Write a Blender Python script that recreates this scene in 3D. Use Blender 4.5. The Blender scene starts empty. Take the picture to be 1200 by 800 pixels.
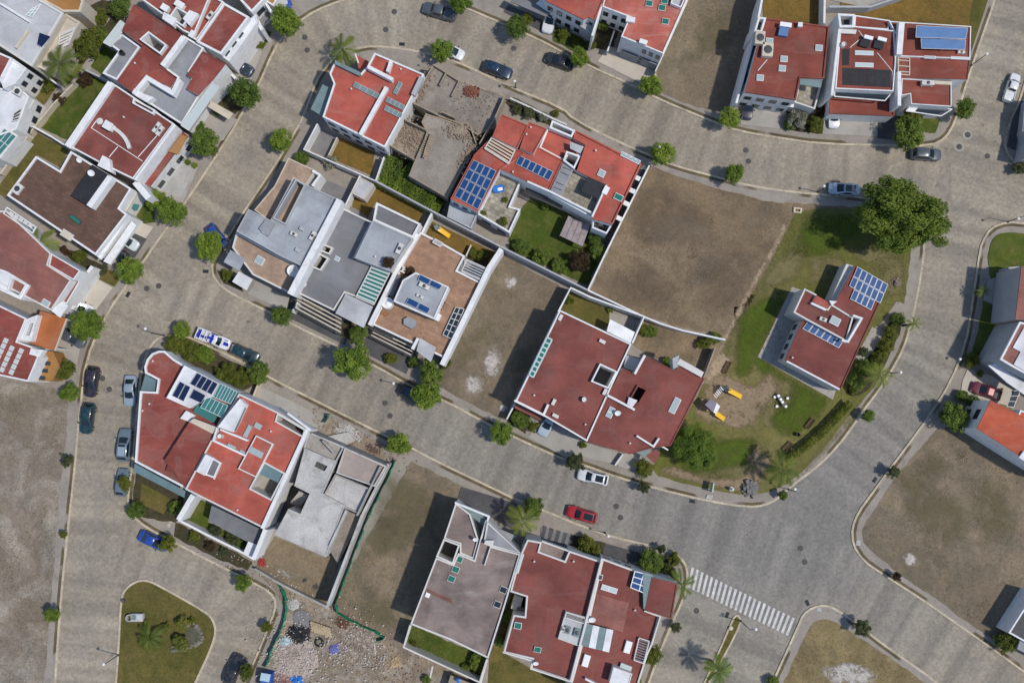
import bpy, bmesh, math, random
from mathutils import Vector
RND = random.Random(11)
SC = bpy.context.scene
COL = SC.collection
PI = math.pi

# ------------------------------------------------------------------ camera
FPX, DIST, NAD = 1160.0, 145.0, 470.0
TILT = math.atan((NAD - 400.0) / FPX)
CAM = Vector((0.0, -math.sin(TILT) * DIST, math.cos(TILT) * DIST))
_look = Vector((0, math.sin(TILT), -math.cos(TILT)))
_up = Vector((0, math.cos(TILT), math.sin(TILT)))
_rt = Vector((1, 0, 0))

def W(x, y, z=0.0):
    """where the sight line of a photograph pixel meets the height z"""
    d = _look + _rt * ((x - 600.0) / FPX) + _up * ((400.0 - y) / FPX)
    s = (z - CAM.z) / d.z
    return CAM + d * s

def WP(pts, z=0.0):
    return [W(x, y, z) for x, y in pts]

# ------------------------------------------------------------------ materials
def _lin(c):
    return tuple(((u / 255.0) / 12.92 if u / 255.0 <= 0.04045 else ((u / 255.0 + 0.055) / 1.055) ** 2.4) for u in c)

_M = {}
def _new(name):
    m = bpy.data.materials.new(name)
    m.use_nodes = True
    nt = m.node_tree
    b = nt.nodes['Principled BSDF']
    return m, nt, b

def _N(nt, kind, **kw):
    n = nt.nodes.new(kind)
    for k, v in kw.items():
        if k in n.inputs.keys() if isinstance(k, str) else False:
            n.inputs[k].default_value = v
        else:
            setattr(n, k, v)
    return n

def _noise(nt, vec, scale, detail=4.0, rough=0.55, dist=0.0):
    n = nt.nodes.new('ShaderNodeTexNoise')
    n.inputs['Scale'].default_value = scale
    n.inputs['Detail'].default_value = detail
    n.inputs['Roughness'].default_value = rough
    n.inputs['Distortion'].default_value = dist
    nt.links.new(vec, n.inputs['Vector'])
    return n.outputs['Fac']

def _ramp(nt, fac, p0, p1, c0=(0, 0, 0), c1=(1, 1, 1)):
    r = nt.nodes.new('ShaderNodeValToRGB')
    r.color_ramp.elements[0].position = p0
    r.color_ramp.elements[1].position = p1
    r.color_ramp.elements[0].color = (*c0, 1)
    r.color_ramp.elements[1].color = (*c1, 1)
    nt.links.new(fac, r.inputs['Fac'])
    return r.outputs['Color']

def _mix(nt, fac, a, b, mode='MIX'):
    n = nt.nodes.new('ShaderNodeMix')
    n.data_type = 'RGBA'
    n.blend_type = mode
    if isinstance(fac, (int, float)):
        n.inputs[0].default_value = fac
    else:
        nt.links.new(fac, n.inputs[0])
    for s, v in ((6, a), (7, b)):
        if isinstance(v, tuple):
            n.inputs[s].default_value = (*v[:3], 1)
        else:
            nt.links.new(v, n.inputs[s])
    return n.outputs[2]

def _pos(nt):
    return nt.nodes.new('ShaderNodeNewGeometry').outputs['Position']

def _bump(nt, b, h, strength, dist=0.05):
    n = nt.nodes.new('ShaderNodeBump')
    n.inputs['Strength'].default_value = strength
    n.inputs['Distance'].default_value = dist
    nt.links.new(h, n.inputs['Height'])
    nt.links.new(n.outputs['Normal'], b.inputs['Normal'])

def mat(name, col, rough=0.85, var=0.12, stain=None, stain_amt=0.35, scale=0.5, fine=6.0, bump=0.15, metal=0.0, spec=0.3):
    """painted / mineral surface: base colour with blotches, fine grain and optional stains"""
    if name in _M:
        return _M[name]
    m, nt, b = _new(name)
    p = _pos(nt)
    n1 = _noise(nt, p, scale, 5, 0.6)
    n2 = _noise(nt, p, fine, 3, 0.6)
    lo = tuple(c * (1 - var) for c in col)
    hi = tuple(min(1, c * (1 + var)) for c in col)
    c = _ramp(nt, n1, 0.3, 0.7, lo, hi)
    g = _ramp(nt, n2, 0.3, 0.7, (1 - var * 0.8,) * 3, (1 + var * 0.5,) * 3)
    c = _mix(nt, 1.0, c, g, 'MULTIPLY')
    if stain:
        n3 = _noise(nt, p, scale * 1.7, 7, 0.68, 0.6)
        f = _ramp(nt, n3, 0.52, 0.74, (0, 0, 0), (stain_amt,) * 3)
        c = _mix(nt, f, c, stain)
    nt.links.new(c, b.inputs['Base Color'])
    b.inputs['Roughness'].default_value = rough
    b.inputs['Metallic'].default_value = metal
    b.inputs['Specular IOR Level'].default_value = spec
    if bump:
        _bump(nt, b, n2, bump)
    _M[name] = m
    return m

def ground(name, c1, c2, c3, s1=0.06, s2=0.35, s3=3.0, speck=None, speck_amt=0.5, speck_scale=5.0, bump=0.5):
    """earth, dry grass, lawn: three colours at three sizes and a scatter of specks"""
    m, nt, b = _new(name)
    p = _pos(nt)
    a = _ramp(nt, _noise(nt, p, s1, 6, 0.62, 0.5), 0.38, 0.64, c1, c2)
    f = _ramp(nt, _noise(nt, p, s2, 7, 0.70, 0.8), 0.46, 0.66)
    c = _mix(nt, f, a, c3)
    f = _noise(nt, p, s2 * .45, 8, 0.72, 1.2)
    c = _mix(nt, 1.0, c, _ramp(nt, f, 0.32, 0.68, (0.74, 0.76, 0.80), (1.24, 1.20, 1.14)), 'MULTIPLY')
    f3 = _noise(nt, p, s3, 5, 0.75)
    c = _mix(nt, 1.0, c, _ramp(nt, f3, 0.28, 0.72, (0.76,) * 3, (1.2,) * 3), 'MULTIPLY')
    f4 = _noise(nt, p, s3 * 3.3, 3, 0.7)
    c = _mix(nt, 1.0, c, _ramp(nt, f4, 0.3, 0.7, (0.8,) * 3, (1.18,) * 3), 'MULTIPLY')
    if speck:
        v = nt.nodes.new('ShaderNodeTexVoronoi')
        v.inputs['Scale'].default_value = speck_scale
        nt.links.new(p, v.inputs['Vector'])
        d = _ramp(nt, v.outputs['Distance'], 0.12, 0.3, (1, 1, 1), (0, 0, 0))
        k = _ramp(nt, _noise(nt, p, 0.22, 5, 0.6, 0.5), 0.48, 0.62, (0, 0, 0), (speck_amt,) * 3)
        d = _mix(nt, 1.0, d, k, 'MULTIPLY')
        c = _mix(nt, d, c, speck)
    nt.links.new(c, b.inputs['Base Color'])
    b.inputs['Roughness'].default_value = 0.95
    b.inputs['Specular IOR Level'].default_value = 0.15
    _bump(nt, b, f3, bump, 0.08)
    return m

def overlay(name, col, lo=0.30, hi=0.62, nscale=0.5, k=1.0, var=0.22):
    """thin growth or dust lying on the ground: cover given by the mask, broken up by noise"""
    m, nt, b = _new(name)
    p = _pos(nt)
    c = _mix(nt, 1.0, col, _ramp(nt, _noise(nt, p, 2.4, 6, 0.75), 0.28, 0.72, (1 - var,) * 3, (1 + var,) * 3), 'MULTIPLY')
    c = _mix(nt, 1.0, c, _ramp(nt, _noise(nt, p, 0.3, 6, 0.7, 0.5), 0.3, 0.7, (0.85,) * 3, (1.15,) * 3), 'MULTIPLY')
    at = nt.nodes.new('ShaderNodeAttribute'); at.attribute_name = 'mask'
    n = _ramp(nt, _noise(nt, p, nscale, 9, 0.76, 0.6), 0.30, 0.66, (0.22,) * 3, (1.25,) * 3)
    f = _mix(nt, 1.0, at.outputs['Color'], n, 'MULTIPLY')
    f = _ramp(nt, f, lo, hi, (0, 0, 0), (k,) * 3)
    nt.links.new(f, b.inputs['Alpha'])
    nt.links.new(c, b.inputs['Base Color'])
    b.inputs['Roughness'].default_value = 0.95
    b.inputs['Specular IOR Level'].default_value = 0.1
    return m

def roofmat(name, col, seam=0.10, ang=27.0, blot=0.16, dust=(0.42, 0.33, 0.28), dust_amt=0.3, width=1.0):
    """flat roof with a painted waterproof sheet: seams, faded blotches, dust"""
    if name in _M:
        return _M[name]
    m, nt, b = _new(name)
    p = _pos(nt)
    mp = nt.nodes.new('ShaderNodeMapping')
    mp.inputs['Rotation'].default_value = (0, 0, math.radians(ang))
    nt.links.new(p, mp.inputs['Vector'])
    n1 = _noise(nt, p, 0.28, 6, 0.65, 0.4)
    lo = tuple(c * (1 - blot) for c in col)
    hi = tuple(min(1, c * (1 + blot)) for c in col)
    c = _ramp(nt, n1, 0.34, 0.66, lo, hi)
    br = nt.nodes.new('ShaderNodeTexBrick')
    br.inputs['Scale'].default_value = 1.0
    br.inputs['Mortar Size'].default_value = 0.035
    br.inputs['Mortar Smooth'].default_value = 0.4
    br.inputs['Brick Width'].default_value = 9.0
    br.inputs['Row Height'].default_value = width
    br.inputs['Color1'].default_value = (1.06, 1.06, 1.06, 1)
    br.inputs['Color2'].default_value = (0.94, 0.94, 0.94, 1)
    br.inputs['Mortar'].default_value = (0.8, 0.8, 0.8, 1)
    nt.links.new(mp.outputs['Vector'], br.inputs['Vector'])
    c = _mix(nt, min(1.0, seam * 5), c, _mix(nt, 1.0, c, br.outputs['Color'], 'MULTIPLY'))
    st = nt.nodes.new('ShaderNodeMapping')
    st.inputs['Rotation'].default_value = (0, 0, math.radians(ang))
    st.inputs['Scale'].default_value = (0.25, 1.4, 1)
    nt.links.new(p, st.inputs['Vector'])
    f = _ramp(nt, _noise(nt, st.outputs['Vector'], 0.5, 7, 0.7, 0.8), 0.54, 0.8, (0, 0, 0), (dust_amt,) * 3)
    c = _mix(nt, f, c, dust)
    f2 = _ramp(nt, _noise(nt, p, 1.1, 6, 0.7, 0.3), 0.58, 0.75, (0, 0, 0), (0.45,) * 3)
    c = _mix(nt, f2, c, tuple(k * 0.55 for k in col))
    big = _noise(nt, p, 0.13, 5, 0.6, 0.6)
    c = _mix(nt, 1.0, c, _ramp(nt, big, 0.36, 0.64, (0.80, 0.80, 0.82), (1.16, 1.18, 1.20)), 'MULTIPLY')
    pn = _noise(nt, p, 0.33, 2, 0.4, 0.3)
    rg = nt.nodes.new('ShaderNodeMath'); rg.operation = 'SUBTRACT'; rg.inputs[1].default_value = 0.57; nt.links.new(pn, rg.inputs[0])
    ab = nt.nodes.new('ShaderNodeMath'); ab.operation = 'ABSOLUTE'; nt.links.new(rg.outputs[0], ab.inputs[0])
    c = _mix(nt, _ramp(nt, ab.outputs[0], 0.0, 0.03, (0.10,) * 3, (0, 0, 0)), c, dust)
    c = _mix(nt, _ramp(nt, pn, 0.54, 0.70, (0, 0, 0), (0.26,) * 3), c, tuple(k * .6 for k in dust))
    g = _noise(nt, p, 9.0, 3, 0.6)
    c = _mix(nt, 1.0, c, _ramp(nt, g, 0.3, 0.7, (0.9,) * 3, (1.08,) * 3), 'MULTIPLY')
    nt.links.new(c, b.inputs['Base Color'])
    b.inputs['Roughness'].default_value = 0.8
    b.inputs['Specular IOR Level'].default_value = 0.25
    _bump(nt, b, g, 0.12)
    _M[name] = m
    return m

def plain(name, col, rough=0.4, metal=0.0, spec=0.5, coat=0.0):
    if name in _M:
        return _M[name]
    m, nt, b = _new(name)
    b.inputs['Base Color'].default_value = (*col, 1)
    b.inputs['Roughness'].default_value = rough
    b.inputs['Metallic'].default_value = metal
    b.inputs['Specular IOR Level'].default_value = spec
    b.inputs['Coat Weight'].default_value = coat
    b.inputs['Coat Roughness'].default_value = 0.08
    _M[name] = m
    return m

def tiles(name, c1, c2, mortar, bw, rh, ang=27.0, msize=0.02, rough=0.85, var=0.2):
    if name in _M:
        return _M[name]
    m, nt, b = _new(name)
    p = _pos(nt)
    mp = nt.nodes.new('ShaderNodeMapping')
    mp.inputs['Rotation'].default_value = (0, 0, math.radians(ang))
    nt.links.new(p, mp.inputs['Vector'])
    br = nt.nodes.new('ShaderNodeTexBrick')
    br.inputs['Scale'].default_value = 1.0
    br.inputs['Mortar Size'].default_value = msize
    br.inputs['Brick Width'].default_value = bw
    br.inputs['Row Height'].default_value = rh
    br.inputs['Color1'].default_value = (*c1, 1)
    br.inputs['Color2'].default_value = (*c2, 1)
    br.inputs['Mortar'].default_value = (*mortar, 1)
    nt.links.new(mp.outputs['Vector'], br.inputs['Vector'])
    n = _noise(nt, p, 0.6, 6, 0.65, 0.3)
    c = _mix(nt, 1.0, br.outputs['Color'], _ramp(nt, n, 0.3, 0.7, (1 - var,) * 3, (1 + var,) * 3), 'MULTIPLY')
    nt.links.new(c, b.inputs['Base Color'])
    b.inputs['Roughness'].default_value = rough
    b.inputs['Specular IOR Level'].default_value = 0.25
    _M[name] = m
    return m

def leafmat(name, col, col2, rnd=0.25, trans=0.38):
    m, nt, b = _new(name)
    at = nt.nodes.new('ShaderNodeAttribute')
    at.attribute_name = 'tint'
    sp = nt.nodes.new('ShaderNodeSeparateColor')
    nt.links.new(at.outputs['Color'], sp.inputs[0])
    c = _mix(nt, sp.outputs[0], col, col2)
    oi = nt.nodes.new('ShaderNodeObjectInfo')
    c = _mix(nt, 1.0, c, _ramp(nt, oi.outputs['Random'], 0, 1, (1 - rnd, 1 - rnd * 0.8, 1 - rnd), (1 + rnd, 1 + rnd * 0.7, 1 + rnd * 0.5)), 'MULTIPLY')
    nt.links.new(c, b.inputs['Base Color'])
    b.inputs['Roughness'].default_value = 0.55
    b.inputs['Specular IOR Level'].default_value = 0.25
    tr = nt.nodes.new('ShaderNodeBsdfTranslucent')
    nt.links.new(c, tr.inputs['Color'])
    mx = nt.nodes.new('ShaderNodeMixShader')
    mx.inputs[0].default_value = trans
    out = nt.nodes['Material Output']
    nt.links.new(b.outputs[0], mx.inputs[1])
    nt.links.new(tr.outputs[0], mx.inputs[2])
    nt.links.new(mx.outputs[0], out.inputs['Surface'])
    return m

# ------------------------------------------------------------------ mesh builder
ORG = {}
class MB:
    def __init__(s):
        s.v, s.f, s.m, s.tint = [], [], [], []
    def add(s, verts, faces, mi=0):
        o = len(s.v)
        s.v.extend(Vector(v) for v in verts)
        for f in faces:
            s.f.append([o + i for i in f])
            s.m.append(mi)
    def poly(s, pts, mi=0):
        s.add(pts, [list(range(len(pts)))], mi)
    def prism(s, pts, z0, z1, mi=0, top=True, bottom=True):
        n = len(pts)
        if area(pts) < 0:
            pts = pts[::-1]
        vs = [(p[0], p[1], z0) for p in pts] + [(p[0], p[1], z1) for p in pts]
        fs = [[i, (i + 1) % n, n + (i + 1) % n, n + i] for i in range(n)]
        if top:
            fs.append([n + i for i in range(n)])
        if bottom:
            fs.append([i for i in range(n)][::-1])
        s.add(vs, fs, mi)
    def ring(s, outer, inner, z0, z1, mi=0, bottom=True):
        n = len(outer)
        vs = [(p[0], p[1], z0) for p in outer] + [(p[0], p[1], z1) for p in outer] + \
             [(p[0], p[1], z0) for p in inner] + [(p[0], p[1], z1) for p in inner]
        fs = []
        for i in range(n):
            j = (i + 1) % n
            fs += [[i, j, n + j, n + i], [n + i, n + j, 3 * n + j, 3 * n + i], [3 * n + i, 3 * n + j, 2 * n + j, 2 * n + i]]
            if bottom:
                fs.append([2 * n + i, 2 * n + j, j, i])
        s.add(vs, fs, mi)
    def box(s, c, d, a=0.0, mi=0, pitch=0.0):
        """c = centre of the underside, d = full sizes, a = turn about z (radians), pitch = tilt about own x"""
        ca, sa = math.cos(a), math.sin(a)
        cp, sp = math.cos(pitch), math.sin(pitch)
        vs = []
        for z in (0, d[2]):
            for (x, y) in ((-.5, -.5), (.5, -.5), (.5, .5), (-.5, .5)):
                X, Y, Z = x * d[0], y * d[1], z
                Y, Z = Y * cp - Z * sp, Y * sp + Z * cp
                vs.append((c[0] + X * ca - Y * sa, c[1] + X * sa + Y * ca, c[2] + Z))
        s.add(vs, [[0, 3, 2, 1], [4, 5, 6, 7], [0, 1, 5, 4], [1, 2, 6, 5], [2, 3, 7, 6], [3, 0, 4, 7]], mi)
    def tube(s, p0, p1, r0, r1=None, n=8, mi=0, cap=True):
        p0, p1 = Vector(p0), Vector(p1)
        r1 = r0 if r1 is None else r1
        d = (p1 - p0)
        if d.length < 1e-6:
            return
        d.normalize()
        u = d.orthogonal().normalized()
        w = d.cross(u)
        vs = []
        for p, r in ((p0, r0), (p1, r1)):
            for i in range(n):
                t = 2 * PI * i / n
                vs.append(p + (u * math.cos(t) + w * math.sin(t)) * r)
        fs = [[i, (i + 1) % n, n + (i + 1) % n, n + i] for i in range(n)]
        if cap:
            fs += [list(range(n))[::-1], [n + i for i in range(n)]]
        s.add(vs, fs, mi)
    def lathe(s, c, prof, n=16, mi=0):
        vs, fs = [], []
        for (r, z) in prof:
            for i in range(n):
                t = 2 * PI * i / n
                vs.append((c[0] + r * math.cos(t), c[1] + r * math.sin(t), c[2] + z))
        for k in range(len(prof) - 1):
            for i in range(n):
                j = (i + 1) % n
                fs.append([k * n + i, k * n + j, (k + 1) * n + j, (k + 1) * n + i])
        fs.append([(len(prof) - 1) * n + i for i in range(n)])
        fs.append([i for i in range(n)][::-1])
        s.add(vs, fs, mi)
    def blob(s, c, r, seed=0, mi=0, n=8, rings=5, jit=0.25):
        rr = random.Random(seed)
        vs, fs = [], []
        for k in range(1, rings):
            t = PI * k / rings
            for i in range(n):
                a = 2 * PI * i / n
                q = 1 + rr.uniform(-jit, jit)
                vs.append((c[0] + r[0] * math.sin(t) * math.cos(a) * q, c[1] + r[1] * math.sin(t) * math.sin(a) * q, c[2] + r[2] * math.cos(t) * q))
        vs.append((c[0], c[1], c[2] + r[2]))
        vs.append((c[0], c[1], c[2] - r[2]))
        T, B = len(vs) - 2, len(vs) - 1
        for k in range(rings - 2):
            for i in range(n):
                j = (i + 1) % n
                fs.append([k * n + i, (k + 1) * n + i, (k + 1) * n + j, k * n + j])
        for i in range(n):
            j = (i + 1) % n
            fs.append([T, i, j])
            fs.append([B, (rings - 2) * n + j, (rings - 2) * n + i])
        s.add(vs, fs, mi)
    def mesh(s, name, mats, smooth=None, org=Vector((0, 0, 0)), fix=False):
        me = bpy.data.meshes.new(name)
        me.from_pydata([tuple(v - org) for v in s.v], [], s.f)
        for k in (mats if isinstance(mats, (list, tuple)) else [mats]):
            me.materials.append(k)
        if any(s.m):
            me.polygons.foreach_set('material_index', s.m)
        if s.tint:
            at = me.color_attributes.new('tint', 'FLOAT_COLOR', 'POINT')
            buf = []
            for t in s.tint:
                buf += [t, t, t, 1.0]
            at.data.foreach_set('color', buf)
        if fix:
            bm = bmesh.new()
            bm.from_mesh(me)
            bmesh.ops.recalc_face_normals(bm, faces=bm.faces)
            bm.to_mesh(me)
            bm.free()
        if smooth is not None:
            me.polygons.foreach_set('use_smooth', [True] * len(me.polygons))
            me.set_sharp_from_angle(angle=math.radians(smooth))
        me.update()
        return me
    def build(s, name, mats, parent=None, smooth=None, org=None, fix=True):
        if parent is not None:
            org = ORG[parent.name]
        elif org is None:
            xs = [v.x for v in s.v]; ys = [v.y for v in s.v]; zs = [v.z for v in s.v]
            org = Vector(((min(xs) + max(xs)) / 2, (min(ys) + max(ys)) / 2, min(zs)))
        o = bpy.data.objects.new(name, s.mesh(name, mats, smooth, org, fix))
        COL.objects.link(o)
        ORG[o.name] = Vector(org)
        if parent is None:
            o.location = org
        else:
            o.parent = parent
        return o

def area(p):
    return 0.5 * sum(p[i][0] * p[(i + 1) % len(p)][1] - p[(i + 1) % len(p)][0] * p[i][1] for i in range(len(p)))

def inset(pts, d):
    """offset a closed outline inwards by d (outwards when negative)"""
    n = len(pts)
    s = 1.0 if area(pts) > 0 else -1.0
    out = []
    for i in range(n):
        a, b, c = pts[i - 1], pts[i], pts[(i + 1) % n]
        e1 = Vector((b[0] - a[0], b[1] - a[1])); e2 = Vector((c[0] - b[0], c[1] - b[1]))
        if e1.length < 1e-6 or e2.length < 1e-6:
            out.append(Vector((b[0], b[1], 0))); continue
        e1.normalize(); e2.normalize()
        n1 = Vector((-e1.y, e1.x)) * s; n2 = Vector((-e2.y, e2.x)) * s
        k = 1 + n1.dot(n2)
        m = (n1 + n2) / max(k, 0.35)
        out.append(Vector((b[0] + m.x * d, b[1] + m.y * d, 0)))
    return out

def chaikin(p, k=2, closed=True):
    for _ in range(k):
        q = []
        n = len(p)
        for i in range(n if closed else n - 1):
            a, b = p[i], p[(i + 1) % n]
            q.append((a[0] * .75 + b[0] * .25, a[1] * .75 + b[1] * .25))
            q.append((a[0] * .25 + b[0] * .75, a[1] * .25 + b[1] * .75))
        if not closed:
            q = [p[0]] + q + [p[-1]]
        p = q
    return p

def fill(outer, holes, z):
    """flat face with holes -> verts, tris"""
    bm = bmesh.new()
    for loop in [outer] + holes:
        vs = [bm.verts.new((p[0], p[1], z)) for p in loop]
        for i in range(len(vs)):
            bm.edges.new((vs[i], vs[(i + 1) % len(vs)]))
    bmesh.ops.triangle_fill(bm, use_beauty=True, use_dissolve=False, edges=bm.edges[:])
    bm.verts.index_update()
    v = [tuple(x.co) for x in bm.verts]
    f = []
    for q in bm.faces:
        i = [x.index for x in q.verts]
        if q.normal.z < 0:
            i = i[::-1]
        f.append(i)
    bm.free()
    return v, f

def empty(name, loc, rz=0.0):
    o = bpy.data.objects.new(name, None)
    o.empty_display_size = 0.3
    COL.objects.link(o)
    o.location = loc
    o.rotation_euler = (0, 0, rz)
    ORG[o.name] = Vector(loc)
    return o

def tag(o, label, cat, group=None):
    o['label'] = label
    o['category'] = cat
    if group:
        o['group'] = group
    return o

def kind(o, k):
    o['kind'] = k
    return o

def copy_tree(o, parent=None):
    c = o.copy()
    COL.objects.link(c)
    if parent is not None:
        c.parent = parent
    for ch in list(o.children):
        copy_tree(ch, c)
    return c

def ia(deg):
    """image angle (clockwise, degrees) -> world angle"""
    return -math.radians(deg)

def rectpx(x, y, L, Wd, deg):
    """corners in the photograph of a rectangle of L by Wd pixels"""
    a = math.radians(deg)
    ux, uy = math.cos(a), math.sin(a)
    return [(x + ux * i * L / 2 - uy * j * Wd / 2, y + uy * i * L / 2 + ux * j * Wd / 2) for i, j in ((-1, -1), (1, -1), (1, 1), (-1, 1))]

def inpoly(x, y, p):
    r = False
    n = len(p)
    for i in range(n):
        x1, y1 = p[i][0], p[i][1]
        x2, y2 = p[i - 1][0], p[i - 1][1]
        if (y1 > y) != (y2 > y) and x < (x2 - x1) * (y - y1) / (y2 - y1) + x1:
            r = not r
    return r
# ------------------------------------------------------------------ palette
WHITE = mat('white_paint', (0.73, 0.73, 0.72), 0.8, 0.07, (0.36, 0.34, 0.31), 0.5, 0.7)
OFFWHITE = mat('offwhite_paint', (0.62, 0.60, 0.56), 0.8, 0.06, (0.36, 0.33, 0.29), 0.4, 0.5)
GREYW = mat('grey_wall', (0.40, 0.41, 0.42), 0.85, 0.08, (0.25, 0.24, 0.23), 0.4)
BEIGE = mat('beige_wall', (0.52, 0.46, 0.37), 0.85, 0.08, (0.33, 0.28, 0.22), 0.4)
CREAM = mat('cream_coping', (0.58, 0.51, 0.40), 0.85, 0.10, (0.33, 0.28, 0.21), 0.5)
BLOCKW = mat('bare_block', (0.33, 0.27, 0.20), 0.95, 0.22, (0.18, 0.14, 0.11), 0.6, 0.8)
CONC = mat('raw_concrete', (0.36, 0.34, 0.31), 0.95, 0.18, (0.20, 0.17, 0.14), 0.65, 0.35, 5.0)
CONCP = mat('pale_concrete', (0.48, 0.465, 0.44), 0.9, 0.18, (0.20, 0.185, 0.165), 0.75, 0.32, 4.0)
CONCD = mat('aged_slab', (0.27, 0.235, 0.20), 0.95, 0.24, (0.13, 0.105, 0.085), 0.6, 0.4, 4.0)
CONCD2 = mat('grey_screed_slab', (0.285, 0.25, 0.21), 0.95, 0.24, (0.16, 0.12, 0.095), 0.55, 0.3, 4.0)
DRIVE = mat('drive_concrete', (0.36, 0.335, 0.30), 0.9, 0.12, (0.22, 0.19, 0.16), 0.5, 0.3, 5.0)
DRIVEL = mat('pale_drive', (0.50, 0.45, 0.375), 0.9, 0.08, (0.33, 0.28, 0.23), 0.4, 0.3, 5.0)
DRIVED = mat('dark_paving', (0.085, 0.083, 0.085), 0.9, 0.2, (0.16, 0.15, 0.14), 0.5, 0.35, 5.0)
PATIO = mat('grey_patio', (0.20, 0.195, 0.195), 0.9, 0.15, (0.12, 0.115, 0.11), 0.5, 0.4)
PAVE = mat('pavement_concrete', (0.30, 0.265, 0.225), 0.92, 0.13, (0.15, 0.125, 0.10), 0.5, 0.25, 4.0, 0.3)
KERB = mat('kerb_paint', (0.50, 0.43, 0.32), 0.9, 0.22, (0.24, 0.205, 0.16), 0.8, 0.5, 4.0)
RED_A = roofmat('red_membrane_bright', (0.41, 0.096, 0.066), ang=27)
RED_B = roofmat('red_membrane_dark', (0.205, 0.062, 0.049), ang=26, dust=(0.30, 0.20, 0.17), dust_amt=0.25)
RED_C = roofmat('red_membrane_mid', (0.250, 0.064, 0.048), ang=32)
RED_D = roofmat('red_membrane_brown', (0.235, 0.062, 0.042), ang=5, dust=(0.34, 0.22, 0.17))
RED_E = roofmat('red_membrane_worn', (0.42, 0.115, 0.080), ang=27, dust=(0.62, 0.42, 0.37), dust_amt=0.6)
RED_F = roofmat('red_membrane_pinkish', (0.26, 0.105, 0.082), ang=27, seam=0.2, width=1.05, dust=(0.38, 0.24, 0.21))
RED_G = roofmat('red_membrane_orange', (0.43, 0.092, 0.045), ang=27)
ORANGE = roofmat('orange_membrane', (0.39, 0.125, 0.042), ang=32, blot=0.08)
OCHRE = roofmat('ochre_terrace', (0.37, 0.18, 0.055), ang=32, blot=0.1)
BROWNR = tiles('brown_tile_roof', (0.150, 0.086, 0.062), (0.115, 0.066, 0.049), (0.085, 0.056, 0.043), 0.9, 0.45, 27, 0.02)
TANT = tiles('tan_terrace_tile', (0.40, 0.285, 0.205), (0.335, 0.235, 0.17), (0.27, 0.20, 0.15), 0.6, 0.3, 27, 0.02)
TANB = tiles('brick_tan_terrace', (0.37, 0.22, 0.14), (0.29, 0.17, 0.11), (0.24, 0.16, 0.11), 0.7, 0.35, 27, 0.025)
GREYR = roofmat('grey_membrane', (0.345, 0.36, 0.375), ang=27, seam=0.08, blot=0.07, dust=(0.26, 0.25, 0.24), dust_amt=0.4)
GREYD = roofmat('dark_grey_roof', (0.185, 0.185, 0.19), ang=27, seam=0.08, blot=0.08, dust=(0.26, 0.25, 0.24), dust_amt=0.35)
GREYM = roofmat('mid_grey_roof', (0.26, 0.265, 0.275), ang=32, seam=0.06, blot=0.08, dust=(0.36, 0.35, 0.33), dust_amt=0.35)
PALER = roofmat('pale_roof', (0.45, 0.45, 0.45), ang=38, seam=0.05, blot=0.08, dust=(0.33, 0.32, 0.30), dust_amt=0.5)
MAUVE = roofmat('mauve_worn_roof', (0.225, 0.172, 0.150), ang=24, seam=0.05, blot=0.28, dust=(0.36, 0.31, 0.28), dust_amt=0.9)
WHITER = roofmat('white_roof', (0.72, 0.72, 0.72), ang=27, seam=0.04, blot=0.04, dust=(0.5, 0.48, 0.45), dust_amt=0.35)
STONE = tiles('stone_terrace', (0.36, 0.33, 0.26), (0.24, 0.215, 0.17), (0.17, 0.15, 0.12), 0.75, 0.6, 27, 0.03, 0.9, 0.4)
TEAL = mat('teal_sheet', (0.14, 0.215, 0.235), 0.5, 0.12, None, 0.3, 0.6)
TEALG = mat('teal_grey_sheet', (0.17, 0.235, 0.235), 0.6, 0.14, None, 0.3, 0.6)
GREENG = plain('green_glass', (0.025, 0.16, 0.12), 0.12, 0, 0.6)
TEALGL = plain('teal_glass', (0.05, 0.19, 0.18), 0.12, 0, 0.6)
PALEG = plain('pale_glass', (0.50, 0.57, 0.56), 0.15, 0, 0.5)
GLASS = plain('dark_glass', (0.020, 0.032, 0.045), 0.07, 0, 0.6)
SKYG = plain('skylight_glass', (0.36, 0.43, 0.43), 0.2, 0, 0.5)
SOLAR = mat('solar_cells', (0.014, 0.062, 0.185), 0.4, 0.18, None, 0.3, 3.0, 14.0, 0.0, 0.1, 0.25)
SOLARD = mat('dark_solar_cells', (0.012, 0.024, 0.070), 0.4, 0.15, None, 0.3, 3.0, 14.0, 0.0, 0.1, 0.25)
SOLARP = mat('pale_blue_collector', (0.11, 0.21, 0.40), 0.35, 0.10, None, 0.3, 0.8, 6.0, 0.0)
ALU = plain('aluminium', (0.62, 0.63, 0.64), 0.45, 0.3)
STEELD = plain('dark_steel', (0.055, 0.058, 0.062), 0.5, 0.2)
BLACKR = mat('black_sheet', (0.024, 0.026, 0.03), 0.7, 0.2, (0.06, 0.06, 0.06), 0.4, 0.8)
WOODD = mat('dark_wood', (0.13, 0.075, 0.045), 0.8, 0.3, None, 0.3, 2.0)
WOODL = mat('light_wood', (0.42, 0.31, 0.18), 0.85, 0.25, None, 0.3, 2.0)
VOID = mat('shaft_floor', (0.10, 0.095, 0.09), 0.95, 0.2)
DOORM = mat('door_brown', (0.12, 0.07, 0.045), 0.6, 0.15)
GARM = mat('garage_grey', (0.30, 0.33, 0.34), 0.6, 0.08)
PLASW = plain('white_plastic', (0.78, 0.78, 0.77), 0.45)
PLASK = plain('black_plastic', (0.02, 0.02, 0.022), 0.5)
YELL = plain('yellow_plastic', (0.78, 0.46, 0.02), 0.35)
BLUEP = plain('blue_plastic', (0.02, 0.16, 0.52), 0.3)
BLUEW = mat('blue_wall_paint', (0.03, 0.09, 0.36), 0.7, 0.1)

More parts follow.
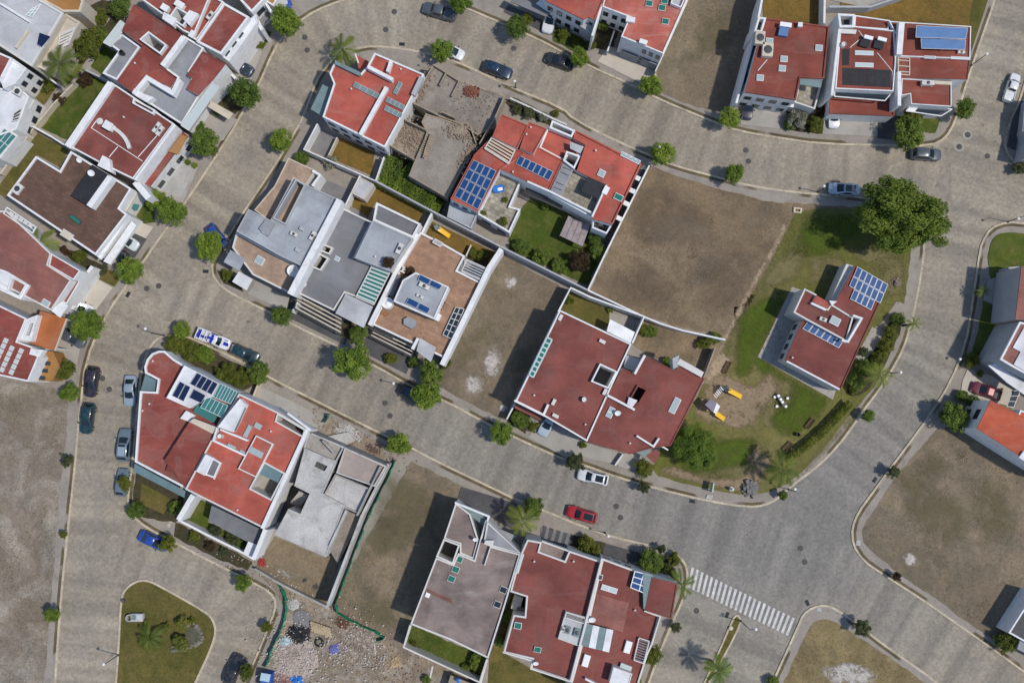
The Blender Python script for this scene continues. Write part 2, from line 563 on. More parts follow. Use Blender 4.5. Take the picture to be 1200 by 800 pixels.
G_DIRT = ground('brown_dirt', (0.199, 0.146, 0.091), (0.252, 0.193, 0.128), (0.156, 0.118, 0.078), 0.05, 0.25, 2.6, (0.398, 0.350, 0.274), 0.5, 3.0)
G_DIRTW = ground('gravelly_dirt', (0.182, 0.148, 0.109), (0.240, 0.203, 0.159), (0.317, 0.281, 0.232), 0.05, 0.22, 2.6, (0.540, 0.501, 0.432), 0.6, 3.0)
G_DRYGR = ground('dry_grass_dirt', (0.188, 0.149, 0.102), (0.230, 0.185, 0.129), (0.160, 0.137, 0.093), 0.07, 0.30, 2.2, (0.356, 0.311, 0.245), 0.5, 3.0)
G_DRYGR2 = ground('tan_dry_grass', (0.221, 0.172, 0.083), (0.174, 0.137, 0.067), (0.255, 0.201, 0.110), 0.10, 0.35, 2.2, (0.402, 0.335, 0.241), 0.4, 3.0)
G_LAWN = ground('lush_lawn', (0.057, 0.089, 0.014), (0.084, 0.111, 0.019), (0.121, 0.121, 0.035), 0.12, 0.4, 2.8, None)
G_DRYLAWN = ground('ochre_dry_lawn', (0.204, 0.127, 0.033), (0.165, 0.105, 0.031), (0.127, 0.094, 0.026), 0.12, 0.4, 2.8, None)
G_OLIVE = ground('olive_lawn', (0.119, 0.105, 0.030), (0.162, 0.124, 0.043), (0.086, 0.086, 0.022), 0.08, 0.3, 2.6, None)
G_SAND = ground('worn_sandy_earth', (0.272, 0.211, 0.139), (0.233, 0.179, 0.118), (0.203, 0.161, 0.100), 0.08, 0.3, 2.6, (0.436, 0.371, 0.273), 0.3, 3.0)
G_PATH = ground('trodden_path', (0.30, 0.225, 0.150), (0.25, 0.19, 0.125), (0.21, 0.155, 0.10), 0.15, 0.5, 3.0, None)
G_BED = ground('planting_bed', (0.060, 0.052, 0.030), (0.085, 0.066, 0.040), (0.040, 0.045, 0.016), 0.25, 0.8, 3.0, None)
G_RUB = ground('rubbly_site', (0.232, 0.182, 0.128), (0.272, 0.222, 0.164), (0.358, 0.316, 0.261), 0.12, 0.5, 2.6, (0.557, 0.525, 0.470), 0.7, 2.2)
PARK_A = ((0.118, 0.130, 0.029), (0.180, 0.153, 0.066), (0.132, 0.126, 0.038), 0.045, 0.16, 2.5, None)
G_PARK = ground('park_grass', *PARK_A)
G_LIME1 = G_LIME2 = overlay('lime_dust', (0.47, 0.43, 0.385), 0.30, 0.62, 0.9, 1.0, .3)
G_PSAND = overlay('worn_earth_cover', (0.262, 0.196, 0.126), 0.30, 0.60, 0.6)
G_PTRK = overlay('trodden_path_cover', (0.36, 0.275, 0.185), 0.25, 0.55, 0.8)
G_PLUSH = overlay('lush_grass_cover', (0.082, 0.116, 0.017), 0.22, 0.75, 0.4, .9)
G_PDRY = overlay('pale_grass_cover', (0.200, 0.174, 0.080), 0.22, 0.75, 0.4, .85)
G_DGRN = overlay('weedy_cover', (0.160, 0.136, 0.076), 0.22, 0.9, 0.30, .6)
G_DPALE = G_BPALE = overlay('dusty_cover', (0.272, 0.216, 0.151), 0.22, 0.95, 0.30, .55)
G_DDARK = G_BDARK = overlay('dark_soil_cover', (0.134, 0.104, 0.074), 0.22, 0.95, 0.30, .42)

# ------------------------------------------------------------------ ground and roads
mb = MB()
mb.poly([(-900, -900, -0.06), (900, -900, -0.06), (900, 900, -0.06), (-900, 900, -0.06)])
kind(mb.build('ground', G_DIRT), 'structure')

LINES = [
    [(92, 860), (102, 740), (115, 620), (122, 520), (135, 450), (158, 380), (195, 330), (240, 265), (300, 165), (345, 92), (385, 48), (440, 28), (520, 35), (600, 72), (700, 120), (800, 168), (900, 193), (1000, 202), (1110, 215)],
    [(1195, -40), (1180, 40), (1155, 130), (1128, 220), (1115, 290), (1106, 370), (1080, 440), (1030, 510), (970, 590)],
    [(200, 350), (270, 378), (360, 425), (450, 470), (560, 525), (680, 580), (780, 612), (880, 645), (1000, 690), (1210, 830)],
    [(110, 640), (200, 668), (262, 700), (288, 735), (262, 800), (240, 850)],
    [(880, 690), (850, 760), (815, 850)],
]
def _dense(p):
    q = []
    p = chaikin(p, 2, False)
    for i in range(len(p) - 1):
        for k in range(4):
            t = k / 4
            q.append((p[i][0] * (1 - t) + p[i + 1][0] * t, p[i][1] * (1 - t) + p[i + 1][1] * t))
    return q
DL = []
for li, l in enumerate(LINES):
    w = WP(_dense(l))
    s = 0
    for i in range(len(w) - 1):
        d = w[i + 1] - w[i]
        DL.append((w[i].x, w[i].y, d.x, d.y, d.length, s, li))
        s += d.length
    DL.append(None)
SEG = [q for q in DL if q]
road = MB()
nx, ny = 130, 92
x0, x1, y0, y1 = -96.0, 96.0, -68.0, 68.0
def near(x, y, line=None):
    best = (1e9, 0, 0, 0)
    for (ax, ay, dx, dy, L, s, li) in SEG:
        if line is not None and li != line:
            continue
        t = ((x - ax) * dx + (y - ay) * dy) / (L * L)
        t = 0 if t < 0 else (1 if t > 1 else t)
        ex, ey = x - ax - dx * t, y - ay - dy * t
        q = ex * ex + ey * ey
        if q < best[0]:
            best = (q, s + L * t, (dx * (y - ay) - dy * (x - ax)) / L, li)
    return best
KK = []
for j in range(ny + 1):
    for i in range(nx + 1):
        x = x0 + (x1 - x0) * i / nx
        y = y0 + (y1 - y0) * j / ny
        road.v.append(Vector((x, y, 0)))
        a = math.exp(-(((x - 34) / 26) ** 2 + ((y + 28) / 20) ** 2)) + 0.55 * math.exp(-(((x + 2) / 34) ** 2 + ((y + 16) / 16) ** 2)) \
            + 0.5 * math.exp(-(((x - 60) / 22) ** 2 + ((y + 12) / 22) ** 2))
        KK.append(min(1.0, a))
SS, DD, _nc = [], [], {}
for j in range(ny):
    for i in range(nx):
        k = j * (nx + 1) + i
        q = [k, k + 1, k + nx + 2, k + nx + 1]
        road.f.append(q); road.m.append(0)
        li = near(x0 + (x1 - x0) * (i + .5) / nx, y0 + (y1 - y0) * (j + .5) / ny)[3]
        for vi in q:
            if (vi, li) not in _nc:
                _nc[(vi, li)] = near(road.v[vi].x, road.v[vi].y, li)
            r_ = _nc[(vi, li)]
            SS.append(r_[1] + li * 37.3); DD.append(r_[2])
m, nt, b = _new('stamped_road')
p = _pos(nt)
def _attr(nm):
    a = nt.nodes.new('ShaderNodeAttribute'); a.attribute_name = nm; return a.outputs['Fac']
cmb = nt.nodes.new('ShaderNodeCombineXYZ')
nt.links.new(_attr('along'), cmb.inputs[0])
band = _noise(nt, cmb.outputs[0], 0.36, 2, 0.55)
c = _mix(nt, _ramp(nt, _noise(nt, p, 0.05, 5, 0.6, 0.3), 0.35, 0.65), (0.272, 0.237, 0.186), (0.328, 0.288, 0.228))
c = _mix(nt, _attr('worn'), c, (0.226, 0.213, 0.192))
c = _mix(nt, 1.0, c, _ramp(nt, band, 0.40, 0.58, (0.83, 0.83, 0.835), (1.13, 1.125, 1.11)), 'MULTIPLY')
cm2 = nt.nodes.new('ShaderNodeCombineXYZ')
nt.links.new(_attr('along'), cm2.inputs[0]); nt.links.new(_attr('across'), cm2.inputs[1])
mp = nt.nodes.new('ShaderNodeMapping'); mp.inputs['Scale'].default_value = (0.4, 0.3, 1)
nt.links.new(cm2.outputs[0], mp.inputs['Vector'])
c = _mix(nt, 1.0, c, _ramp(nt, _noise(nt, mp.outputs[0], 1.0, 8, 0.75, 0.7), 0.32, 0.68, (0.92, 0.92, 0.922), (1.07, 1.07, 1.065)), 'MULTIPLY')
# darker wheel tracks
tr = nt.nodes.new('ShaderNodeMath'); tr.operation = 'ABSOLUTE'; nt.links.new(_attr('across'), tr.inputs[0])
tk = _ramp(nt, _noise(nt, p, 0.12, 6, 0.7, 0.5), 0.42, 0.62, (0, 0, 0), (0.35,) * 3)
tm = nt.nodes.new('ShaderNodeMapRange'); tm.inputs[1].default_value = 0.4; tm.inputs[2].default_value = 3.2; tm.inputs[3].default_value = 1.0; tm.inputs[4].default_value = 0.0
nt.links.new(tr.outputs[0], tm.inputs[0])
c = _mix(nt, _mix(nt, 1.0, tk, tm.outputs[0], 'MULTIPLY'), c, (0.175, 0.165, 0.155))
st = _ramp(nt, _noise(nt, p, 0.16, 8, 0.75, 0.8), 0.52, 0.72, (0, 0, 0), (0.45,) * 3)
c = _mix(nt, st, c, (0.175, 0.165, 0.154))
st = _ramp(nt, _noise(nt, p, 0.45, 8, 0.76, 0.6), 0.57, 0.72, (0, 0, 0), (0.3,) * 3)
c = _mix(nt, st, c, (0.40, 0.355, 0.295))
oil = _ramp(nt, _noise(nt, p, 0.55, 3, 0.5, 0.2), 0.68, 0.74, (0, 0, 0), (0.5,) * 3)
c = _mix(nt, oil, c, (0.10, 0.095, 0.09))
vo = nt.nodes.new('ShaderNodeTexVoronoi'); vo.inputs['Scale'].default_value = 3.0
nt.links.new(p, vo.inputs['Vector'])
sp = nt.nodes.new('ShaderNodeSeparateColor'); nt.links.new(vo.outputs['Color'], sp.inputs[0])
c = _mix(nt, 1.0, c, _ramp(nt, sp.outputs[0], 0.0, 1.0, (0.86, 0.855, 0.85), (1.12, 1.12, 1.11)), 'MULTIPLY')
g = _noise(nt, p, 4.5, 4, 0.8)
c = _mix(nt, 1.0, c, _ramp(nt, g, 0.28, 0.72, (0.86,) * 3, (1.14,) * 3), 'MULTIPLY')
nt.links.new(c, b.inputs['Base Color'])
b.inputs['Roughness'].default_value = 0.9
b.inputs['Specular IOR Level'].default_value = 0.2
_bump(nt, b, g, 0.35, 0.03)
ROADM = m
ro = road.build('road', ROADM, fix=False, org=Vector((0, 0, 0)))
for nm, dat in (('along', SS), ('across', DD), ('worn', KK)):
    at = ro.data.attributes.new(nm, 'FLOAT', 'POINT' if nm == 'worn' else 'CORNER')
    at.data.foreach_set('value', dat)
kind(ro, 'structure')

BLK_NW = [(62, 870), (66, 800), (73, 700), (80, 630), (88, 560), (93, 505), (97, 466), (102, 424), (122, 374), (169, 308), (188, 280), (219, 238), (270, 160), (288, 128), (305, 100), (320, 64), (332, 44), (358, 21), (384, 8), (412, -1), (450, -8), (492, -6), (530, 3), (552, 14), (620, 42), (688, 78), (738, 100), (772, 118), (840, 146), (866, 155), (906, 162), (960, 170), (1048, 172), (1090, 172), (1108, 164), (1120, 144), (1129, 112), (1146, 60), (1167, 0), (1185, -70), (900, -130), (-120, -130), (-120, 870)]
BLK_C = [(416, 57), (396, 62), (380, 80), (370, 94), (354, 138), (344, 156), (320, 196), (290, 240), (262, 284), (250, 302), (247, 316), (252, 330), (268, 344), (318, 368), (344, 382), (394, 406), (440, 430), (480, 453), (520, 470), (572, 498), (604, 514), (662, 540), (688, 547), (720, 559), (768, 573), (830, 588), (876, 595), (896, 593), (912, 585), (928, 570), (958, 548), (982, 524), (1000, 500), (1012, 482), (1032, 456), (1046, 434), (1060, 408), (1069, 378), (1076, 346), (1083, 303), (1084, 278), (1072, 254), (1048, 238), (1010, 230), (960, 227), (920, 223), (874, 216), (846, 208), (792, 194), (764, 182), (728, 167), (674, 140), (660, 126), (598, 101), (540, 73), (504, 62), (470, 56), (436, 53)]
BLK_C = BLK_C
BLK_E = [(1240, 262), (1200, 261), (1180, 259), (1160, 266), (1149, 284), (1146, 300), (1144, 312), (1138, 356), (1130, 404), (1112, 448), (1088, 486), (1060, 524), (1036, 556), (1020, 578), (1004, 600), (997, 618), (998, 638), (1010, 657), (1030, 671), (1072, 698), (1084, 706), (1150, 752), (1200, 788), (1300, 860), (1340, 860), (1340, 262)]
BLK_NE = [(1210, 60), (1200, 96), (1192, 122), (1183, 142), (1177, 160), (1176, 174), (1184, 188), (1200, 203), (1225, 218), (1330, 240), (1330, 40)]
BLK_S = [(186, 394), (176, 404), (168, 422), (163, 446), (158, 500), (154, 545), (150, 575), (149, 592), (154, 604), (170, 618), (208, 638), (240, 655), (272, 671), (296, 683), (316, 694), (323, 706), (318, 724), (296, 776), (284, 805), (270, 860), (740, 880), (757, 812), (772, 770), (786, 736), (800, 706), (807, 684), (806, 664), (800, 654), (784, 643), (760, 637), (720, 628), (680, 614), (642, 598), (612, 587), (560, 562), (514, 540), (486, 525), (454, 510), (386, 476), (350, 458), (322, 444), (290, 426), (268, 415), (238, 401), (220, 393), (205, 390)]
BLK_I = [(132, 860), (135, 800), (138, 760), (141, 700), (147, 688), (160, 679), (174, 678), (190, 686), (240, 714), (251, 724), (255, 740), (248, 762), (230, 800), (205, 860)]
BLK_SE = [(870, 870), (890, 830), (906, 794), (934, 733), (940, 718), (952, 710), (966, 707), (980, 712), (1000, 726), (1040, 757), (1102, 800), (1180, 870)]
BLK_M = [(858, 724), (862, 719), (868, 722), (869, 730), (853, 762), (830, 802), (800, 860), (788, 860), (820, 808), (840, 766)]

def block(pxs, z=0.13, mat_=PAVE, name='pavement', verge=True, kw=0.30, smooth=1):
    o = WP(chaikin(pxs, smooth), 0)
    i1 = inset(o, kw)
    mb = MB(); mb.ring(o, i1, -0.03, z + 0.02, bottom=False)
    kind(mb.build('kerb', KERB), 'structure')
    mb = MB(); v, f = fill(i1, [], z); mb.add(v, f)
    kind(mb.build(name, mat_, fix=False), 'structure')
    if verge:
        a, c = inset(o, kw), inset(o, kw + 0.42)
        mb = MB()
        for q in (a, c):
            mb.v += [Vector((p.x, p.y, z + 0.004)) for p in q]
        n = len(a)
        for k in range(n):
            j = (k + 1) % n
            mb.f.append([k, j, n + j, n + k]); mb.m.append(0)
        kind(mb.build('verge', VERGE, fix=True), 'structure')

# narrow planted strip behind the kerb: earth and dry grass, broken by concrete
m, nt, b = _new('verge_strip')
p = _pos(nt)
e = _ramp(nt, _noise(nt, p, 0.5, 5, 0.6), 0.35, 0.65, (0.085, 0.066, 0.040), (0.15, 0.118, 0.055))
f = _ramp(nt, _noise(nt, p, 0.09, 3, 0.5), 0.50, 0.53)
c = _mix(nt, f, e, (0.29, 0.255, 0.215))
c = _mix(nt, 1.0, c, _ramp(nt, _noise(nt, p, 5, 3, 0.6), 0.3, 0.7, (0.75,) * 3, (1.2,) * 3), 'MULTIPLY')
nt.links.new(c, b.inputs['Base Color']); b.inputs['Roughness'].default_value = 0.95
VERGE = m
for pl in (BLK_NW, BLK_C, BLK_E, BLK_NE, BLK_S):
    block(pl)
block(BLK_SE)
block(BLK_I, mat_=G_OLIVE, name='island_lawn', verge=False, smooth=2)
block(BLK_M, mat_=G_OLIVE, name='median_lawn', verge=False, kw=0.25)

_lv = [0]
RAGGED = ('brown_dirt', 'gravelly_dirt', 'dry_grass_dirt', 'tan_dry_grass', 'park_grass', 'worn_sandy_earth', 'trodden_path', 'rubbly_site', 'planting_bed', 'lush_lawn')
def patch(name, pts, mt, sm=0, z=None):
    """a sheet of ground inside a block"""
    _lv[0] += 1
    z = 0.136 + 0.0010 * _lv[0] if z is None else z
    if sm:
        pts = chaikin(pts, sm)
    if mt.name.split('.')[0] in RAGGED:
        q = []
        rr = random.Random(len(pts) + int(pts[0][0]))
        for i in range(len(pts)):
            a, b2 = pts[i], pts[(i + 1) % len(pts)]
            n = max(1, min(60, int(math.hypot(b2[0] - a[0], b2[1] - a[1]) / 6)))
            for k in range(n):
                t = k / n
                q.append((a[0] + (b2[0] - a[0]) * t + rr.uniform(-1, 1) * (1.1 if k else .2), a[1] + (b2[1] - a[1]) * t + rr.uniform(-1, 1) * (1.1 if k else .2)))
        pts = q
    mb = MB()
    v, f = fill(WP(pts, z), [], z)
    mb.add(v, f)
    return kind(mb.build(name, mt, fix=False), 'structure')

# empty lots
patch('dirt_lot', [(-110, 442), (0, 443), (36, 448), (66, 456), (80, 470), (77, 520), (72, 558), (67, 620), (60, 700), (52, 800), (48, 868), (-110, 868)], G_DIRTW)
patch('dirt_lot', [(587, 297), (664, 340), (640, 395), (603, 465), (592, 492), (560, 478), (524, 458), (508, 445), (518, 425)], G_DRYGR)
patch('dirt_lot', [(760, 194), (800, 208), (850, 224), (900, 236), (960, 240), (1010, 243), (930, 300), (852, 396), (800, 384), (755, 371), (691, 341)], G_DIRT)
patch('dirt_lot', [(482, 540), (540, 568), (560, 590), (478, 760), (565, 803), (600, 870), (290, 870), (300, 800), (330, 735), (334, 715), (322, 690), (300, 668), (384, 712)], G_DRYGR)
patch('building_site', [(300, 668), (384, 712), (398, 722), (450, 748), (470, 752), (520, 775), (545, 800), (560, 868), (282, 868), (300, 800), (330, 735), (333, 712), (322, 690)], G_RUB)
patch('dirt_lot', [(796, -90), (806, 0), (768, 84), (774, 108), (800, 121), (842, 132), (868, 124), (892, 0), (900, -90)], G_DRYGR)
patch('dirt_lot', [(1122, 500), (1098, 502), (1058, 548), (1030, 588), (1010, 620), (1012, 636), (1024, 648), (1056, 674), (1092, 698), (1144, 736), (1166, 750), (1240, 700), (1240, 570), (1180, 470)], G_DRYGR)
patch('dirt_lot', [(918, 800), (948, 735), (956, 726), (974, 725), (1000, 742), (1040, 768), (1085, 800), (1150, 860), (892, 860)], G_DRYGR2, 1)
# park
patch('park_lawn', [(934, 246), (1000, 244), (1050, 252), (1070, 272), (1066, 306), (1061, 356), (1040, 400), (1026, 452), (1004, 478), (984, 500), (964, 528), (940, 552), (915, 572), (890, 579), (868, 579), (830, 573), (800, 566), (762, 555), (770, 530), (800, 495), (826, 446), (852, 396), (880, 345), (905, 305), (925, 262)], G_PARK, 1)
def soft(name, pts, mt, wd=10.0, step=5.0):
    """a patch of other growth that thins out over its edge"""
    _lv[0] += 1
    z = 0.136 + 0.0010 * _lv[0]
    xs = [q[0] for q in pts]; ys = [q[1] for q in pts]
    X0, Y0 = min(xs) - wd, min(ys) - wd
    n, m_ = int((max(xs) + wd - X0) / step) + 2, int((max(ys) + wd - Y0) / step) + 2
    mk = {}
    for j in range(m_):
        for i in range(n):
            x, y = X0 + i * step, Y0 + j * step
            d = 1e9
            for k in range(len(pts)):
                ax, ay = pts[k - 1]; bx, by = pts[k]
                dx, dy = bx - ax, by - ay
                t = max(0, min(1, ((x - ax) * dx + (y - ay) * dy) / max(1e-6, dx * dx + dy * dy)))
                d = min(d, math.hypot(x - ax - dx * t, y - ay - dy * t))
            mk[(i, j)] = max(0.0, min(1.0, .5 + (d if inpoly(x, y, pts) else -d) / (2 * wd)))
    mb = MB(); ix = {}; at = []
    def vid(q):
        if q not in ix:
            ix[q] = len(mb.v); mb.v.append(W(X0 + q[0] * step, Y0 + q[1] * step, z)); at.append(mk[q])
        return ix[q]
    for j in range(m_ - 1):
        for i in range(n - 1):
            c4 = [(i, j), (i, j + 1), (i + 1, j + 1), (i + 1, j)]
            if max(mk[q] for q in c4) > 0:
                mb.f.append([vid(q) for q in c4]); mb.m.append(0)
    o = mb.build(name, mt, fix=False)
    a_ = o.data.attributes.new('mask', 'FLOAT', 'POINT'); a_.data.foreach_set('value', at)
    return kind(o, 'structure')
soft('pale_grass', [(880, 352), (905, 312), (926, 290), (944, 296), (936, 326), (905, 336), (884, 350), (868, 368)], G_PDRY, 8)
soft('pale_grass', [(862, 372), (880, 352), (868, 400), (856, 420), (848, 414)], G_PDRY, 7)
soft('pale_grass', [(895, 452), (925, 444), (935, 456), (915, 476), (905, 500), (890, 500)], G_PDRY, 8)
soft('pale_grass', [(945, 545), (985, 500), (1010, 470), (1000, 492), (965, 530), (940, 555)], G_PDRY, 5)
soft('pale_grass', [(952, 300), (985, 298), (990, 312), (965, 332), (945, 330)], G_PDRY, 8)
soft('pale_grass', [(810, 555), (840, 520), (880, 520), (905, 545), (880, 572), (836, 568)], G_PDRY, 10)
soft('pale_grass', [(992, 292), (1016, 290), (1046, 296), (1060, 306), (1060, 346), (1040, 346), (1020, 312)], G_PDRY, 6)
soft('lush_grass', [(866, 372), (886, 356), (908, 344), (922, 342), (912, 366), (892, 414), (910, 434), (925, 444), (900, 440), (884, 432), (870, 442), (862, 436), (864, 410)], G_PLUSH, 8)
soft('lush_grass', [(930, 446), (972, 468), (958, 490), (935, 510), (914, 506), (904, 492), (912, 480), (926, 474)], G_PLUSH, 9)
soft('lush_grass', [(946, 256), (1000, 252), (1006, 270), (985, 290), (965, 298), (944, 298), (938, 280)], G_PLUSH, 9)
soft('lush_grass', [(790, 528), (820, 505), (850, 516), (880, 512), (892, 528), (870, 545), (836, 552), (800, 552)], G_PLUSH, 9)
soft('worn_earth', [(840, 432), (862, 446), (886, 454), (900, 438), (912, 446), (914, 456), (900, 470), (888, 490), (880, 502), (864, 500), (842, 496), (824, 492), (814, 484), (822, 462), (830, 446)], G_PSAND, 8)
soft('worn_earth', [(768, 552), (790, 546), (812, 556), (840, 562), (868, 560), (886, 548), (894, 556), (888, 574), (866, 575), (830, 568), (798, 561)], G_PSAND, 6)
soft('worn_earth', [(876, 536), (888, 522), (900, 530), (904, 550), (890, 560)], G_PSAND, 7)
soft('trodden_path', [(923, 262), (911, 288), (895, 316), (875, 352), (859, 384), (845, 412), (838, 440), (828, 450), (826, 444), (836, 416), (851, 388), (870, 352), (891, 314), (908, 286), (918, 262)], G_PTRK, 4.5, 2.5)
soft('trodden_path', [(842, 412), (858, 418), (852, 432), (834, 446), (826, 444)], G_PTRK, 6, 3)
for q in ([(740, 230), (790, 222), (830, 250), (820, 290), (770, 300), (735, 270)], [(830, 300), (870, 290), (880, 330), (850, 372), (815, 360)], [(722, 320), (760, 310), (790, 340), (770, 362), (720, 345)]):
    soft('dark_soil', q, G_BDARK, 16)
for q in ([(770, 250), (830, 262), (845, 285), (800, 282)], [(860, 240), (905, 244), (900, 268), (868, 270)], [(705, 330), (730, 332), (745, 350), (715, 345)]):
    soft('pale_soil', q, G_BPALE, 12)
for q in ([(455, 560), (500, 570), (520, 600), (480, 640), (440, 660), (425, 650)], [(430, 690), (470, 700), (460, 735), (425, 725)], [(540, 400), (575, 380), (560, 420), (530, 440)], [(595, 440), (610, 410), (630, 400), (620, 440)], [(1060, 590), (1110, 570), (1140, 620), (1090, 650)], [(1130, 560), (1180, 570), (1190, 620), (1150, 640)], [(1050, 560), (1090, 530), (1110, 545), (1070, 590)], [(820, 20), (860, 10), (850, 60), (810, 70)]):
    soft('weedy_soil', q, G_DGRN, 14)
for q in ([(500, 556), (528, 572), (520, 600), (500, 590)], [(560, 330), (600, 340), (620, 370), (580, 380)], [(1040, 620), (1080, 640), (1100, 690), (1060, 670)], [(1120, 680), (1160, 660), (1175, 700), (1150, 730)], [(800, 80), (840, 70), (850, 110), (810, 115)], [(470, 650), (495, 640), (490, 690), (470, 700)]):
    soft('pale_soil', q, G_DPALE, 12)
for q in ([(600, 440), (630, 400), (640, 405), (605, 470)], [(1080, 640), (1120, 640), (1110, 670)], [(440, 600), (470, 610), (450, 640)]):
    soft('dark_soil', q, G_DDARK, 14)
patch('club_terrace', [(928, 336), (945, 342), (930, 366), (932, 400), (980, 456), (976, 468), (888, 418)], DRIVE)
patch('club_path', [(1051, 353), (1060, 356), (1052, 392), (1034, 398), (1012, 424), (1004, 416), (1026, 383), (1033, 378)], PAVE)
patch('club_path', [(1022, 383), (1039, 392), (1013, 424), (1002, 420)], DRIVE)
patch('planting_bed', [(1044, 372), (1060, 376), (1044, 414), (1024, 452), (1002, 466), (988, 460), (1010, 424), (1030, 404)], G_BED, 1)

def limed(x, y, rx, ry, deg, mt):
    """ground strewn with lime and plaster dust, thinning out to its edge"""
    _lv[0] += 1
    z = 0.136 + 0.0010 * _lv[0]
    c = W(x, y, z); a = ia(deg)
    mb = MB(); mk = []
    for q in range(9):
        for i in range(28):
            t = 2 * PI * i / 28
            X, Y = rx / 8 * q / 8 * math.cos(t), ry / 8 * q / 8 * math.sin(t)
            mb.v.append(Vector((c.x + X * math.cos(a) - Y * math.sin(a), c.y + X * math.sin(a) + Y * math.cos(a), z))); mk.append(max(0.0, 1 - (q / 8) ** 1.3))
    for q in range(8):
        for i in range(28):
            j = (i + 1) % 28
            mb.f.append([q * 28 + i, (q + 1) * 28 + i, (q + 1) * 28 + j, q * 28 + j]); mb.m.append(0)
    o = mb.build('lime_patch', mt, fix=False)
    at = o.data.attributes.new('mask', 'FLOAT', 'POINT'); at.data.foreach_set('value', mk)
    return kind(o, 'structure')
limed(577, 425, 16, 28, 10, G_LIME1); limed(555, 450, 18, 17, 0, G_LIME1); limed(598, 331, 12, 11, 0, G_LIME1)
limed(995, 790, 46, 20, 4, G_LIME2); limed(1066, 655, 14, 10, 40, G_LIME1); limed(590, 478, 8, 7, 0, G_LIME1)

# crossing
mb = MB()
for k in range(22):
    t = k / 21.0
    ax, ay = 812 + (930 - 812) * t, 664.5 + (723.5 - 664.5) * t
    bx, by = 807 + (922 - 807) * t, 688 + (744 - 688) * t
    h = 1.35
    mb.poly(WP([(ax - h, ay - .6), (ax + h, ay + .8), (bx + h, by + .6), (bx - h, by - .8)], 0.006))
PAINT = mat('road_paint', (0.58, 0.57, 0.55), 0.85, 0.2, (0.22, 0.21, 0.20), 0.75, 0.9, 5.0)
kind(mb.build('crosswalk', PAINT), 'structure')
# ------------------------------------------------------------------ houses
_j = [0]
def _jit():
    _j[0] += 1
    return ((_j[0] * 7) % 13 - 6) * 0.0035

